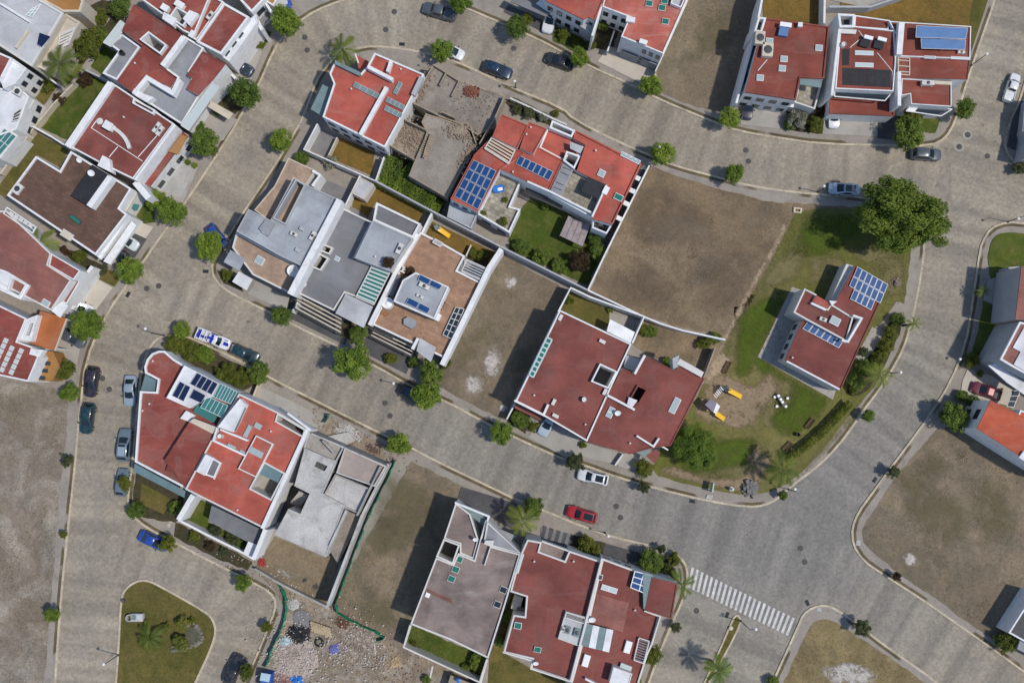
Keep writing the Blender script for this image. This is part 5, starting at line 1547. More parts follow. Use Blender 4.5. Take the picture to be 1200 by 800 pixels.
for p in WP([(76, 374), (64, 408), (48, 367), (38, 401)], 5.0):
    mbp.tube((p.x, p.y, .1), (p.x, p.y, 4.95), .12, n=8)
h.part('carport_post', mbp, WHITE)
h.seg([(78, 373), (64, 411)], 5.3, 4.9, .15, CREAM)
h.block([(31, 374), (44, 369), (36, 400), (21, 398)], 6.6, WHITE, WHITER, .25, .2, holes=(([(35, 379), (39.5, 378), (34.5, 393), (30, 393)], 2.0, GLASS, .15),))
for (x, y) in ((2, 412), (9, 421), (20, 424)):
    for k in range(5):
        h.sky(x + 4.2 - k * 2.8, y - 13 + k * 6.2, 5.5, 5, 116, 6.2, 1, PALEG, OFFWHITE, .22)
h.box([(36, 408), (51, 410), (46, 418), (34, 415)], 7.2, 6.0, WHITE, 'roof_room')
h.block([(51, 411), (62, 412), (70, 430), (60, 446), (36, 446), (46, 420)], 3.6, OCHRE, OCHRE, .15, .15)
for k in range(3):
    h.sky(53 - k * 3, 425.5 + k * 8.5, 10, 4.5, 5, 3.5, 1, GLASS, STEELD, .2)
patch('forecourt', [(78, 372), (88, 352), (110, 366), (96, 396), (88, 440), (64, 420)], DRIVE)
# ================================================================== south-west block
h = House(220, 500, 'corner house with curved parapet, worn red roof and white deck of solar panels')
h.block([(193, 411), (186, 411), (178, 414), (172, 421), (169, 430), (170, 437), (185, 445), (183, 459), (164, 458), (158, 541), (217, 572), (254, 503), (278, 459), (216, 428), (203, 420)], 5.4, WHITE, RED_C, .4, .26)
h.slab([(170, 439), (184, 446), (182, 458), (165, 457)], 4.4, .2, TEAL, 'glass_canopy')
h.block([(222, 494), (251, 508), (217, 571), (193, 539)], 6.4, WHITE, RED_C, .12, .14, cop=RED_C)
h.block([(216, 428), (258, 450), (251, 464), (238, 468), (222, 478), (195, 466)], 6.6, WHITE, WHITER, .12, .14)
h.panels([(231, 436), (256, 449), (248, 463), (222, 450)], 4, 1, 6.5, (), SOLARD, .03)
h.panels([(211, 446), (224, 453), (215, 471), (201, 464)], 2, 1, 6.5, (), SOLARD, .03)
h.panels([(227, 455), (242, 463), (236, 473), (221, 466)], 1, 1, 6.5, (), SOLARD, .03)
h.glazed([(258, 449), (278, 459), (270, 473), (250, 465)], 6, 1, 6.7, TEALGL, PALEG)
h.glazed([(243, 464), (267, 475), (260, 489), (235, 477)], 5, 1, 6.5, TEALGL, PALEG)
h.box([(232, 473), (254, 488), (251, 496), (226, 482)], 5.5, 4.8, TEALGL, 'glass_roof')
h.slab([(218, 481), (228, 486), (222, 494), (211, 490)], 5.9, .85, WHITE)
h.slab([(227, 490), (253, 500), (249, 508), (222, 494)], 7.0, .3, CREAM, 'parapet_slab')
h.vent(180, 423, 5.0); h.vent(168, 481, 5.0); h.vent(176, 473, 5.0)
h.box([(198, 540), (212, 546), (208, 556), (194, 552)], 5.7, 5.0, RED_B, 'roof_box')
h.slab([(158, 543), (217, 575), (216, 583), (156, 552)], 3.6, .2, TEAL, 'awning')
patch('front_garden', [(160, 552), (216, 580), (214, 600), (206, 612), (160, 606), (153, 596)], G_BED)
patch('front_lawn', [(166, 566), (200, 584), (192, 602), (164, 590)], G_OLIVE)
for k in range(6):
    c = W(186 + k * 3.4, 608 - k * 9.2 + 4, .15)
mb = MB()
for k in range(7):
    c = W(187 + k * 2.7, 609 - k * 5.3, .15); mb.box((c.x, c.y, .12), (.5, .45, .09), ia(117))
for k in range(3):
    c = W(198 + k * 2.4, 615 - k * 4.6, .15); mb.box((c.x, c.y, .12), (.5, .45, .09), ia(117))
kind(mb.build('stepping_stones', DRIVEL), 'structure')

h = House(290, 540, 'long red roofed house with sloping white skylight box and teal covered light well')
h.block([(280, 461), (324, 482), (360, 503), (337, 556), (307, 618), (217, 573), (254, 503)], 6.8, WHITE, RED_A, .25, .2, cop=OFFWHITE, win={5: 0, 4: 3},
        holes=(([(310, 543), (332, 555), (317, 584), (294, 572)], 3.2, DRIVE, .15), ([(326, 486.5), (356, 504), (354, 510), (324, 493)], 3.0, VOID, .1)))
h.block([(300, 510), (320, 520), (300, 559), (279, 549)], 7.3, WHITE, RED_A, .1, .12)
h.slab([(309, 543), (337, 556), (332, 568), (304, 555)], 6.6, .15, TEAL, 'light_well_roof')
h.block([(281, 467), (288, 474), (273, 506), (255, 500)], 8.2, WHITE, WHITER, .08, .1)
h.slab([(284, 476), (288, 478), (276, 505), (269, 504)], 8.0, .3, GREYD)
h.seg([(254, 502), (250, 516), (286, 533)], 7.4, 6.4, .25); h.seg([(258, 503), (290, 516)], 7.4, 6.4, .25)
h.tank(258, 511, 6.55, .35, PLASW, .7)
h.sky(271, 523, 10, 4, 27, 6.6, 1, SKYG, GREYW); h.sky(284, 530, 7, 4, 27, 6.6, 1, SKYG, GREYW)
h.sky(300, 530, 16, 7, 27, 7.2, 2, SKYG, GREYW); h.sky(290, 505, 14, 5, 117, 6.6, 1, SKYG, GREYW); h.sky(302, 499, 8, 6, 27, 6.6, 1, SKYG, GREYW)
h.block([(241, 532), (249, 536), (240, 557), (230, 552)], 7.6, WHITE, WHITER, .05, .1)
h.block([(249, 536), (259, 542), (251, 560), (240, 556)], 7.2, WHITE, GREYD, .15, .2)
h.vent(279, 597, 6.6); h.vent(318, 505, 6.6); h.vent(252, 560, 6.6)
h.seg([(360, 503), (307, 619)], 7.0, .1, .5); h.seg([(337, 484), (364, 504)], 6.9, 5, .3)
h.seg([(311, 620), (297, 655)], 5.0, .1, .6)
h.slab([(248, 592), (306, 620), (300, 638), (285, 632), (244, 610)], 3.4, .2, GREYD, 'terrace_roof')
h.box([(291, 634), (303, 639), (298, 654), (285, 648)], 3.6, .1, WHITE, 'corner_pavilion')
h.seg([(226, 580), (209, 609)], 4.4, .1, .7)
patch('lawn', [(228, 582), (250, 592), (244, 612), (288, 634), (282, 646), (216, 612)], G_LAWN)
wall([(209, 609), (240, 625), (286, 648), (298, 655)], 2.4, 'white garden wall in front of the enclosed lawn and dark terrace', .3)
patch('front_garden', [(206, 612), (240, 628), (296, 658), (290, 668), (250, 652), (204, 628)], G_BED)
wall([(303, 449), (297, 464)], 1.8, 'short cream wall at the end of the fenced grey forecourt', .3, CREAM)
patch('forecourt', [(300, 450), (388, 492), (378, 504), (324, 480), (298, 464)], DRIVE)
patch('planting_bed', [(206, 398), (232, 404), (290, 432), (302, 452), (278, 458), (218, 424)], G_BED)

# H31 construction
h = House(380, 570, 'house under construction with bare pale concrete slabs and open stair shaft', 'house')
h.block([(362, 506), (403, 524), (394, 541), (355, 527)], 6.0, CONC, CONC, .5, .18, cop=CONCP)
h.block([(357, 525), (394, 541), (378, 578), (404, 592), (382, 652), (322, 626), (338, 596), (352, 602), (363, 578), (345, 569)], 6.6, CONCP, CONCP, .1, .15, win={4: 3},
        holes=(([(371, 540), (384, 546), (380, 552), (368, 546)], .5, VOID),))
h.block([(404, 524), (453, 546), (439, 570), (394, 554)], 6.3, CONC, mat('pinkish_screed', (.36, .30, .265), .95, .12, (.24, .20, .17), .5, .4), .45, .2, cop=CONCP)
h.block([(393, 555), (433, 572), (420, 602), (378, 582)], 6.2, CONC, CONCP, .4, .2, cop=CONC)
for st in range(6):
    t = st / 6
    h.box([(340 + 10 * t, 583 - 12 * t + 6), (352 + 8 * t, 590 - 12 * t + 4), (354 + 8 * t, 586 - 12 * t + 4), (342 + 10 * t, 579 - 12 * t + 6)], 2.0 + st * .55, 1.6 + st * .4, CONC, 'stair_step')
h.seg([(365, 508), (403, 524)], 6.6, 5.5, .2, CONCP, 'concrete_beam'); h.seg([(378, 516), (392, 531)], 6.5, 6.1, .3, CONC, 'concrete_beam')
h.seg([(454, 545), (424, 604), (383, 711)], 4.4, .1, .35, CONCP, 'boundary_wall'); h.seg([(446, 546), (418, 604)], 6.6, 5.0, .2, CONC, 'boundary_beam')
h.seg([(406, 598), (386, 640)], 6.9, 5.8, .3, CONCP, 'concrete_beam')
h.box([(404, 597), (424, 605), (396, 660), (388, 648)], 2.8, .1, CONCD, 'side_slab')
h.seg([(299, 667), (332, 686), (383, 711)], 1.4, .1, .3, CONC, 'front_wall')
h.box([(378, 512), (408, 506), (416, 516), (404, 522)], .9, .1, CONCP, 'cement_base')
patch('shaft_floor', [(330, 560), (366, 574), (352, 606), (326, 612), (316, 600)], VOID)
patch('site_yard', [(322, 628), (380, 654), (398, 650), (382, 708), (332, 684), (300, 664)], G_SAND)
patch('site_front', [(380, 488), (452, 522), (448, 542), (404, 520), (376, 508)], G_RUB)

# H32 mauve worn roof
h = House(545, 690, 'house with worn mauve grey roof, triangular terraces and small enclosed lawn')
h.block([(534, 589), (551, 602), (561, 633), (555, 655), (539, 648), (539, 637), (520, 631)], 6.2, OFFWHITE, MAUVE, .35, .2)
h.block([(520, 631), (539, 638), (531, 661), (511, 652)], 6.9, OFFWHITE, VOID, 3.4, .22)
h.block([(537, 648), (556, 656), (569, 609), (576, 640), (610, 649), (591, 712), (572, 771), (527, 749), (481, 731), (511, 653), (531, 661)], 6.6, OFFWHITE, MAUVE, .35, .2, win={7: 0})
h.block([(571, 611), (610, 648), (577, 640), (567, 634)], 6.9, OFFWHITE, GREYM, .2, .2)
h.slab([(535, 590), (573, 606), (569, 617), (551, 604)], 5.4, .2, TEALG, 'entrance_canopy')
h.seg([(534, 589), (573, 605), (563, 633)], 6.4, 5.2, .25)
for (x, y, g) in ((538, 655, GREENG), (534, 667, GREENG), (529, 678, GREENG), (590, 691, GLASS), (583, 708, GLASS)):
    h.sky(x, y, 8, 7, 22, 6.25, 1, g, OFFWHITE)
h.sky(501, 697, 5, 5, 22, 6.25, 1, PLASW); h.box([(569, 633), (579, 633), (577, 641), (567, 637)], 7.4, 6.0, OFFWHITE, 'roof_box'); h.dish(557, 632, 6.2, .35)
h.seg([(575, 640), (568, 662)], 6.9, 6.2, .15, OFFWHITE)
h.slab([(582, 618), (606, 628), (596, 635)], 3.4, .2, GREYM, 'porch_roof')
mbp = MB()
for k in range(3):
    mbp.tube(W(500 + k * .5, 690 + k * 2, 6.35), W(528 + k, 702 + k * 2, 6.35), .05)
h.part('roof_pipe', mbp, RED_C)
patch('forecourt', [(541, 570), (612, 592), (604, 622), (572, 604), (535, 588)], DRIVED)
patch('lawn', [(483, 733), (571, 770), (562, 796), (474, 757)], G_LAWN)
wall([(481, 732), (473, 758), (562, 799), (571, 772)], 3.2, 'white wall around the small green lawn behind the mauve roof', .3, OFFWHITE)
wall([(571, 772), (560, 812), (556, 840)], 3.0, 'white wall running down beside the shaded back yard', .25, OFFWHITE)
patch('back_yard', [(600, 694), (616, 700), (606, 730), (590, 764), (624, 784), (668, 800), (660, 870), (560, 870), (572, 800), (574, 770)], G_OLIVE)
# H33
h = House(650, 700, 'dark red roofed house with slatted courtyard edge and pale skylight terrace')
h.block([(618, 632), (635, 635), (632, 646), (662, 657), (667, 645), (706, 658), (690, 724), (668, 798), (622, 783), (624, 772), (590, 764), (602, 720), (615, 722), (617, 699), (598, 693), (609, 652)], 6.5, OFFWHITE, RED_B, .3, .22, win={3: 2})
h.slab([(636, 634), (668, 646), (662, 656), (632, 646)], 5.6, .25, MAUVE, 'terrace_floor'); h.seg([(635, 634), (668, 646)], 6.4, 5.0, .2, OFFWHITE)
h.slab([(616, 630), (626, 633), (624, 639), (614, 636)], 6.0, .3, TEALGL, 'glass_canopy')
h.sky(609, 660, 22, 4, 107, 6.4, 3, PALEG, OFFWHITE, .4)
h.block([(663, 716), (687, 723), (679, 757), (654, 748)], 6.9, OFFWHITE, PALER, .12, .12)
h.slats([(664, 717), (686, 724), (684, 730), (662, 723)], 4, 7.0, STEELD, OFFWHITE, .3, 'roof_grille')
h.ac(665, 738, 6.75, 107, 8, 6, .4, TEALG); h.ac(676, 741, 6.75, 107, 9, 6, .4, TEALG); h.ac(660, 737, 6.75, 107, 5, 3, .4)
h.sky(607, 733, 7, 8, 100, 6.3, 1, GREENG, PLASW, .5); h.sky(630, 761, 6, 8, 100, 6.3, 1, GREENG, OFFWHITE)
for (x, y) in ((607, 703), (605, 710), (610, 716)):
    h.box(rectpx(x, y, 10, 9, 20), 3.2 + (y - 700) * .02, .1, OFFWHITE if y < 715 else GREYD, 'courtyard_unit')
h.vent(626, 657, 6.3); h.vent(672, 657, 6.3); h.dish(628, 777, 6.2, .4)
h.seg([(590, 764), (624, 774), (622, 783), (668, 798)], 6.7, 6.1, .2, OFFWHITE)
patch('forecourt', [(634, 618), (680, 628), (684, 642), (664, 644), (634, 634)], PATIO)
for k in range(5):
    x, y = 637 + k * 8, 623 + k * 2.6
    patch('dark_strip', rectpx(x, y, 4.5, 14, 15), DRIVED)  # flat dark strips in a row across the forecourt
# H34
h = House(740, 730, 'dark red roofed corner house with blue glazed hatch and white striped metal roof')
h.block([(706, 654), (744, 668), (765, 675), (757, 715), (773, 721), (765, 754), (759, 767), (745, 812), (700, 830), (665, 812), (670, 797), (690, 724)], 6.4, OFFWHITE, RED_B, .3, .22, win={0: 3})
h.block([(764, 676), (794, 684), (787, 725), (756, 715)], 7.0, OFFWHITE, RED_B, .14, .15, cop=RED_B)
h.seg([(706, 654), (669, 798)], 7.2, 6.0, .3, OFFWHITE)
h.glazed([(744, 669), (764, 674), (759, 696), (739, 688)], 2, 3, 6.9, SOLAR, ALU, 'glazed_hatch', .12)
h.slab([(753, 671), (765, 674), (757, 712), (754, 713)], 6.95, .15, TEALG)
for k in range(4):
    a0 = k / 4; a1 = (k + .97) / 4
    def L(t, s_): return (687 + 32 * t - 5 * s_, 730 + 8 * t + 26 * s_)
    h.slab([L(a0, 0), L(a1, 0), L(a1, 1), L(a0, 1)], 6.95 + (k % 2) * .06, .1, WHITER if k % 2 else TEALG, 'metal_roof_sheet')
h.box([(695, 694), (737, 706), (730, 740), (690, 728)], 6.17, 6.0, RED_F, 'roof_patch')
h.sky(714, 690, 18, 6, 17, 6.15, 2, PALEG, PLASW); h.sky(703, 676, 6, 6, 17, 6.15, 1, PLASK, PLASW)
h.sky(736, 758, 7, 13, 17, 6.15, 1, PLASW, PLASW, .5); h.sky(687, 774, 7, 13, 17, 6.15, 1, PLASW, PLASW, .5)
h.slats([(749, 747), (761, 751), (754, 777), (743, 773)], 9, 6.6, GREYD, OFFWHITE, .5)
h.block([(719, 781), (741, 789), (736, 806), (714, 800)], 7.8, OFFWHITE, WHITER, .08, .15)
h.slab([(728, 776), (741, 781), (739, 787), (726, 782)], 6.6, .3, PALEG); h.dish(694, 726, 6.15, .5); h.vent(744, 714, 6.15)
h.seg([(686, 795), (700, 802)], 6.9, 6.1, .25); h.seg([(757, 715), (774, 722), (764, 754)], 6.8, 6.0, .2, OFFWHITE)
wall([(776, 674), (790, 680), (796, 690)], 1.6, 'low curved white wall round the corner planting by the crossing', .25, OFFWHITE)
patch('forecourt', [(708, 636), (752, 648), (750, 664), (706, 654)], DRIVED)
patch('planting_bed', [(748, 650), (770, 646), (790, 662), (796, 684), (764, 674), (748, 664)], G_BED, 1)
patch('front_garden', [(672, 626), (710, 636), (706, 652), (668, 642)], G_BED)
# ------------------------------------------------------------------ trees and plants
LF_A = leafmat('leaf_mid_green', (0.082, 0.148, 0.018), (0.265, 0.355, 0.050))
LF_B = leafmat('leaf_dark_green', (0.066, 0.115, 0.020), (0.215, 0.290, 0.052))
LF_C = leafmat('leaf_yellow_green', (0.080, 0.105, 0.012), (0.200, 0.220, 0.034))
LF_D = leafmat('leaf_brownish', (0.055, 0.032, 0.016), (0.125, 0.075, 0.040))
LF_E = leafmat('leaf_grey_green', (0.056, 0.074, 0.030), (0.140, 0.160, 0.075))
LF_F = leafmat('leaf_pale_blossom', (0.10, 0.11, 0.06), (0.46, 0.46, 0.38))
LF_G2 = leafmat('leaf_lime_green', (0.12, 0.14, 0.028), (0.27, 0.285, 0.06))
LF_H = leafmat('leaf_fresh_green', (0.070, 0.118, 0.016), (0.270, 0.330, 0.048))
LF_P = leafmat('palm_leaf', (0.080, 0.115, 0.016), (0.215, 0.245, 0.042), 0.25, 0.25)
BARK = mat('bark', (0.11, 0.085, 0.065), 0.95, 0.3, None, 0.3, 3.0)

def crown_mesh(name, seed, mt, r=1.0, flat=0.85, clumps=26, leaves=1700, ls=0.15, irr=0.18, core=True):
    """leaves gathered in clumps through a rounded volume of radius r"""
    R = random.Random(seed)
    mb = MB()
    cl = []
    for k in range(clumps):
        while True:
            d = Vector((R.gauss(0, 1), R.gauss(0, 1), R.gauss(0.15, 0.9)))
            if d.length > .1:
                break
        d.normalize()
        q = R.uniform(0.35, 0.84) * (1 + R.uniform(-irr, irr))
        cl.append((Vector((d.x * q, d.y * q, d.z * q * flat)) * r, R.uniform(.17, .31) * r * (1 if clumps < 70 else .8), R.random()))
    for k in range(leaves):
        c, s, t = cl[R.randrange(clumps)]
        d = Vector((R.gauss(0, 1), R.gauss(0, 1), R.gauss(0, 1)))
        d.normalize()
        p = c + d * s * (R.random() ** 0.4)
        n = (d + Vector((0, 0, .8)) + Vector((R.gauss(0, .45), R.gauss(0, .45), R.gauss(0, .3)))).normalized()
        u = n.orthogonal().normalized()
        w = n.cross(u)
        a = R.uniform(0, 2 * PI)
        u, w = u * math.cos(a) + w * math.sin(a), w * math.cos(a) - u * math.sin(a)
        L = ls * R.uniform(.7, 1.35)
        o = len(mb.v)
        mb.v += [p - u * L * .75, p + w * L * .36 + n * L * .1, p + u * L * .75, p - w * L * .36 + n * L * .1]
        mb.f.append([o, o + 1, o + 2, o + 3]); mb.m.append(0)
        v = min(1, max(0, t * .7 + R.uniform(-.05, .4)))
        mb.tint += [v] * 4
    return mb.mesh(name, mt)

def trunk_mesh(name, seed, r, hgt, limbs=5):
    """tapered trunk with limbs; the crown's centre stands at height hgt, radius r"""
    R = random.Random(seed)
    mb = MB()
    tr = 0.07 + 0.035 * r
    p = Vector((0, 0, -.05)); n = 5
    top = hgt - r * .25
    for k in range(n):
        q = Vector((R.uniform(-.05, .05) * r, R.uniform(-.05, .05) * r, top * (k + 1) / n))
        mb.tube(p, q, tr * (1.25 - .12 * k - (0.0 if k else -.2)), tr * (1.13 - .12 * k), 9, cap=False)
        p = q
    for k in range(limbs):
        a = 2 * PI * k / limbs + R.uniform(-.4, .4)
        s = Vector((0, 0, top * R.uniform(.55, .95)))
        m_ = s + Vector((math.cos(a), math.sin(a), .9)) * r * .35
        e = m_ + Vector((math.cos(a + .3), math.sin(a + .3), .5)) * r * .38
        mb.tube(s, m_, tr * .55, tr * .38, 7, cap=False)
        mb.tube(m_, e, tr * .38, tr * .15, 6, cap=False)
    return mb.mesh(name, BARK, 60)

_CR, _TR = {}, {}
def tree(x, y, rpx, label, kd='A', group='street trees along the kerbs', hk=1.62, name='street_tree', cat='tree', seed=None, flat=.85):
    """tree whose crown is traced at its middle: pixel centre and radius in pixels"""
    r = rpx / 8.0
    hc = max(r * 1.02, hk * r + .35)
    r = r * (CAM.z - hc) / CAM.z
    sd = (int(x * 3 + y) % 5) if seed is None else seed
    big = r > 3.2
    key = (kd, sd, big, flat)
    if key not in _CR:
        mt = {'A': LF_A, 'B': LF_B, 'C': LF_C, 'D': LF_D, 'E': LF_E, 'F': LF_F, 'G': LF_G2}[kd]
        if big:
            _CR[key] = crown_mesh('crown', 40 + sd, LF_H if r > 5 else mt, 1.0, flat, 110, 24000, 0.046, 0.16)
        else:
            _CR[key] = crown_mesh('crown', sd * 7 + ord(kd), mt, 1.0, flat, 64, 5400, 0.086, 0.08 if kd == 'A' else (.13 if kd == 'B' else .24))
    c = W(x, y, hc)
    o = tag(empty(name, (c.x, c.y, 0.12), (x * 1.7 + y) % 6.28), label, cat, group)
    k = (kd, sd, round(hk, 1))
    if k not in _TR:
        _TR[k] = trunk_mesh('trunk', sd + 3, 1.0, hk + .3 if hk > .7 else .6)
    t = bpy.data.objects.new('trunk', _TR[k]); COL.objects.link(t); t.parent = o
    t.scale = (r, r, (hc - .1) / (hk + .3 if hk > .7 else .6))
    w = bpy.data.objects.new('crown', _CR[key]); COL.objects.link(w); w.parent = o
    w.location = (0, 0, hc - .12); w.scale = (r * 1.02, r * 1.02, r * (1.0 if hk > .7 else .85))
    return o

def shrub(x, y, rpx, label, kd='A', group=None, cat='shrub', name='garden_shrub', hk=.35):
    return tree(x, y, rpx, label, kd, group, hk, name, cat)

def palm(x, y, rpx, label, h=4.0, seed=1, nf=15, group=None, droop=1.0, tint=LF_P):
    R = random.Random(seed)
    r = rpx / 8.0
    c = W(x, y, h + .3)
    o = tag(empty('palm_tree', (c.x, c.y, .12)), label, 'palm', group)
    mb = MB()
    p = Vector((0, 0, -.05))
    for k in range(8):
        q = Vector((.06 * math.sin(k), .05 * math.cos(k * 1.3), h * (k + 1) / 8))
        mb.tube(p, q, .2 - .008 * k, .17 - .008 * k, 9, cap=(k == 7)); p = q
    t = bpy.data.objects.new('trunk', mb.mesh('trunk', BARK, 50)); COL.objects.link(t); t.parent = o
    mb = MB()
    for f in range(nf):
        a = 2 * PI * f / nf + R.uniform(-.22, .22)
        L = r * R.uniform(.85, 1.12)
        el = R.uniform(.1, .8)
        dv = Vector((math.cos(a), math.sin(a), 0)); sv = Vector((-math.sin(a), math.cos(a), 0))
        n = 14
        bend = R.uniform(-.18, .18)
        pts = []
        for k in range(n + 1):
            s_ = k / n
            pts.append(Vector((0, 0, h)) + (dv + sv * bend * s_) * L * s_ + Vector((0, 0, L * (el * s_ - (el + .3 * droop) * s_ * s_))))
        tn = R.random()
        for k in range(n):
            mb_n = len(mb.v)
            mb.tube(pts[k], pts[k + 1], .045 * (1 - k / n) + .012, .04 * (1 - k / n) + .01, 4, cap=False)
            mb.tint += [tn * .5] * (len(mb.v) - mb_n)
            if k < 2:
                continue
            ll = L * .23 * math.sin(PI * (.10 + .82 * k / n)) + .04
            for sd in (-1, 1):
                for q in (0.0, 0.5):
                    b0 = pts[k].lerp(pts[k + 1], q)
                    b1 = pts[k].lerp(pts[k + 1], q + .5)
                    tip = b0 + sv * sd * ll + dv * ll * .9 + Vector((0, 0, -.35 * ll * droop))
                    mb.add([b0, b1, tip], [[0, 1, 2]])
                    mb.tint += [min(1, tn * .7 + R.uniform(0, .3))] * 3
    f = bpy.data.objects.new('fronds', mb.mesh('fronds', tint)); COL.objects.link(f); f.parent = o
    return o

def hedge(pts, w, hgt, label, mt=None, dens=90, seed=2, name='hedge'):
    """clipped hedge of leaves along a traced line"""
    R = random.Random(seed)
    q = WP(pts, hgt)
    mb = MB()
    for i in range(len(q) - 1):
        a, b2 = q[i], q[i + 1]
        d = b2 - a; L = d.length; d.normalize(); s_ = Vector((-d.y, d.x, 0))
        for k in range(int(L * dens * w * hgt ** .5)):
            u = R.uniform(0, L); e = R.uniform(-1, 1)
            zz = hgt * (1 - .25 * abs(e) ** 3) * (1 if R.random() < .6 else R.random()) + R.gauss(0, .05)
            p = a + d * u + s_ * e * w / 2
            p = Vector((p.x, p.y, max(.15, zz)))
            n = Vector((R.gauss(0, .6), R.gauss(0, .6), 1)).normalized()
            x_ = n.orthogonal().normalized(); y_ = n.cross(x_)
            l_ = R.uniform(.09, .2)
            o = len(mb.v)
            mb.v += [p - x_ * l_, p + y_ * l_ * .6, p + x_ * l_, p - y_ * l_ * .6]
            mb.f.append([o, o + 1, o + 2, o + 3]); mb.m.append(0)
            mb.tint += [min(1, max(0, .5 + .5 * math.sin(u * 2.1 + seed) * .6 + R.uniform(-.3, .3)))] * 4
    return tag(mb.build(name, mt or LF_C, fix=False), label, 'hedge')

# street trees ---------------------------------------------------------
for x, y, r, lb, kd in [
    (336, 24, 20, 'round dense street tree at the bend below the blue car', 'A'),
    (287, 108, 20, 'loose dark street tree by the pale glass roof strip', 'B'),
    (241, 168, 19, 'street tree beside the dark red roof with curved duct', 'B'),
    (201, 248, 18, 'round street tree in front of the brown tiled roof', 'A'),
    (152, 317, 17, 'street tree between two driveways below the brown tiled roof', 'A'),
    (101, 382, 21, 'broad round street tree shading the car by the orange roof', 'A'),
    (246, 289, 19, 'round street tree overhanging the half hidden blue car', 'A'),
    (329, 164, 15, 'small round street tree beside the shaded wall of the ochre lawn', 'A'),
    (518, 59, 15, 'round street tree over the half hidden white car', 'A'),
    (606, 32, 15, 'street tree before the dark carport of the balcony house', 'B'),
    (540, 4, 15, 'street tree hiding the end of the dark pickup at the top edge', 'A'),
    (680, 67, 13, 'bushy tree touching the rear of the dark sedan', 'A'),
    (762, 101, 15, 'round street tree before the pale forecourt of the blotchy roof', 'A'),
    (855, 138, 14, 'street tree at the foot of the tall white side wall', 'A'),
    (861, 204, 13, 'small street tree at the upper kerb of the big brown lot', 'A'),
    (777, 180, 16, 'round street tree at the corner of the many panelled red house', 'A'),
    (1132, 127, 14, 'street tree by the kerb corner opposite the white pickup', 'B'),
    (414, 422, 24, 'large round street tree in front of the slatted carports', 'A'),
    (330, 370, 13, 'small dark street tree on the verge of the tan terrace house', 'B'),
    (500, 462, 19, 'round street tree covering the dark blue car', 'A'),
    (587, 507, 15, 'street tree at the corner between vacant lot and dark red roofs', 'A'),
    (467, 521, 15, 'street tree at the end of the green construction netting', 'A'),
    (674, 541, 12, 'sparse greyish street tree behind the white car with sunroof', 'E'),
    (755, 570, 8, 'little street tree on the verge past the white car with sunroof', 'E'),
    (1018, 487, 8, 'tiny round street tree on the kerb of the park', 'A'),
    (917, 580, 6.5, 'tiny dark round tree at the rounded park corner', 'B'),
    (1048, 553, 8, 'small grey green tree by the storm drain of the open lot', 'E'),
    (1010, 735, 10.5, 'dark round tree near the striped ramp past the crossing', 'E'),
    (1051, 675, 6, 'small brown dry bush on the verge of the open lot', 'D'),
    (284, 682, 11, 'round street tree by the start of the curved green netting', 'A'),
    (196, 637, 11, 'small street tree overlapping the bright blue car', 'C'),
    (146, 566, 9, 'small tree standing over the roof of the grey blue car', 'C'),
    (289, 787, 10, 'small tree beside the dark car at the bottom edge', 'C'),
    (312, 735, 7, 'sapling on the verge beside the curved netting', 'C'),
    (60, 720, 10, 'lone small tree on the left pavement opposite the island', 'A'),
    (78, 540, 8, 'small grey tree on the left pavement by the gravelly lot', 'E'),
    (74, 626, 5, 'tiny weed bush growing through the left pavement', 'C'),
    (792, 734, 7, 'small grey street tree beside the corner house near the median', 'E'),
    (775, 643, 6, 'tiny bush at the kerb before the crossing', 'E'),
    (1055, 340 + 38, 1, '', 'A'),
]:
    if lb:
        tree(x, y, r, lb, kd, group='small street trees along the kerbs' if r < 12 else 'street trees along the kerbs')
big = tree(1058, 254, 54, 'very large spreading tree at the park corner', 'B', None, 1.0, 'park_tree', seed=1, flat=.7)
big.rotation_euler.z = 0.35
for ch in big.children:
    if ch.name.startswith('crown'):
        ch.scale.x *= 1.10; ch.scale.y *= .88; ch.rotation_euler.z = -0.7
tree(812, 522, 27, 'tall leafy tree between the playground and dark red roof', 'A', None, 1.15, 'park_tree', seed=2)
tree(826, 536, 14, 'dark conifer like tree at the lower edge of the playground trees', 'B', None, 1.3, 'park_tree')
tree(1066, 157, 20, 'dark bushy tree in front of the stepped red corner house', 'B', None, 1.4, 'garden_tree')
tree(1068, 139, 14, 'olive tree squeezed between balcony and dark bushy tree', 'C', None, 1.5, 'garden_tree')
tree(505, 437, 16, 'dark tree between white party wall and covered blue car', 'B', None, 1.3, 'garden_tree')
tree(420, 392, 13, 'dark green tree at the canopy corner of the grey roofed house', 'B', None, 1.2, 'garden_tree')
tree(183, 236, 14, 'front garden tree behind the round tree of the brown roof', 'A', None, 1.2, 'garden_tree')
tree(75, 434, 14, 'yellowish tree beside the ochre terrace with dark hatches', 'C', None, 1.2, 'garden_tree')
tree(81, 459, 12, 'round green tree at the corner of the gravelly lot', 'A', None, 1.3, 'garden_tree')
tree(1118, 487, 20, 'wide dark tree beside the orange red gable roof', 'B', None, 1.0, 'garden_tree')
tree(690, 641, 15, 'olive bush tree in the forecourt of the dark red roofs', 'C', None, .9, 'garden_tree')
tree(624, 594, 14, 'dark feathery tree beside the palm and the red car', 'B', None, 1.5, 'garden_tree')
tree(679, 306, 15, 'reddish brown leafed tree in the lawn behind the solar house', 'D', None, 1.0, 'garden_tree', flat=.6)
tree(763, 657, 17, 'dense dark bush tree at the crossing corner', 'B', None, .8, 'garden_tree')
tree(765, 768, 12, 'yellow green bush at the side of the dark red corner house', 'C', None, .9, 'garden_tree')
tree(304, 436, 15, 'dark round tree at the front of the parked dark teal car', 'B', None, 1.2, 'garden_tree')
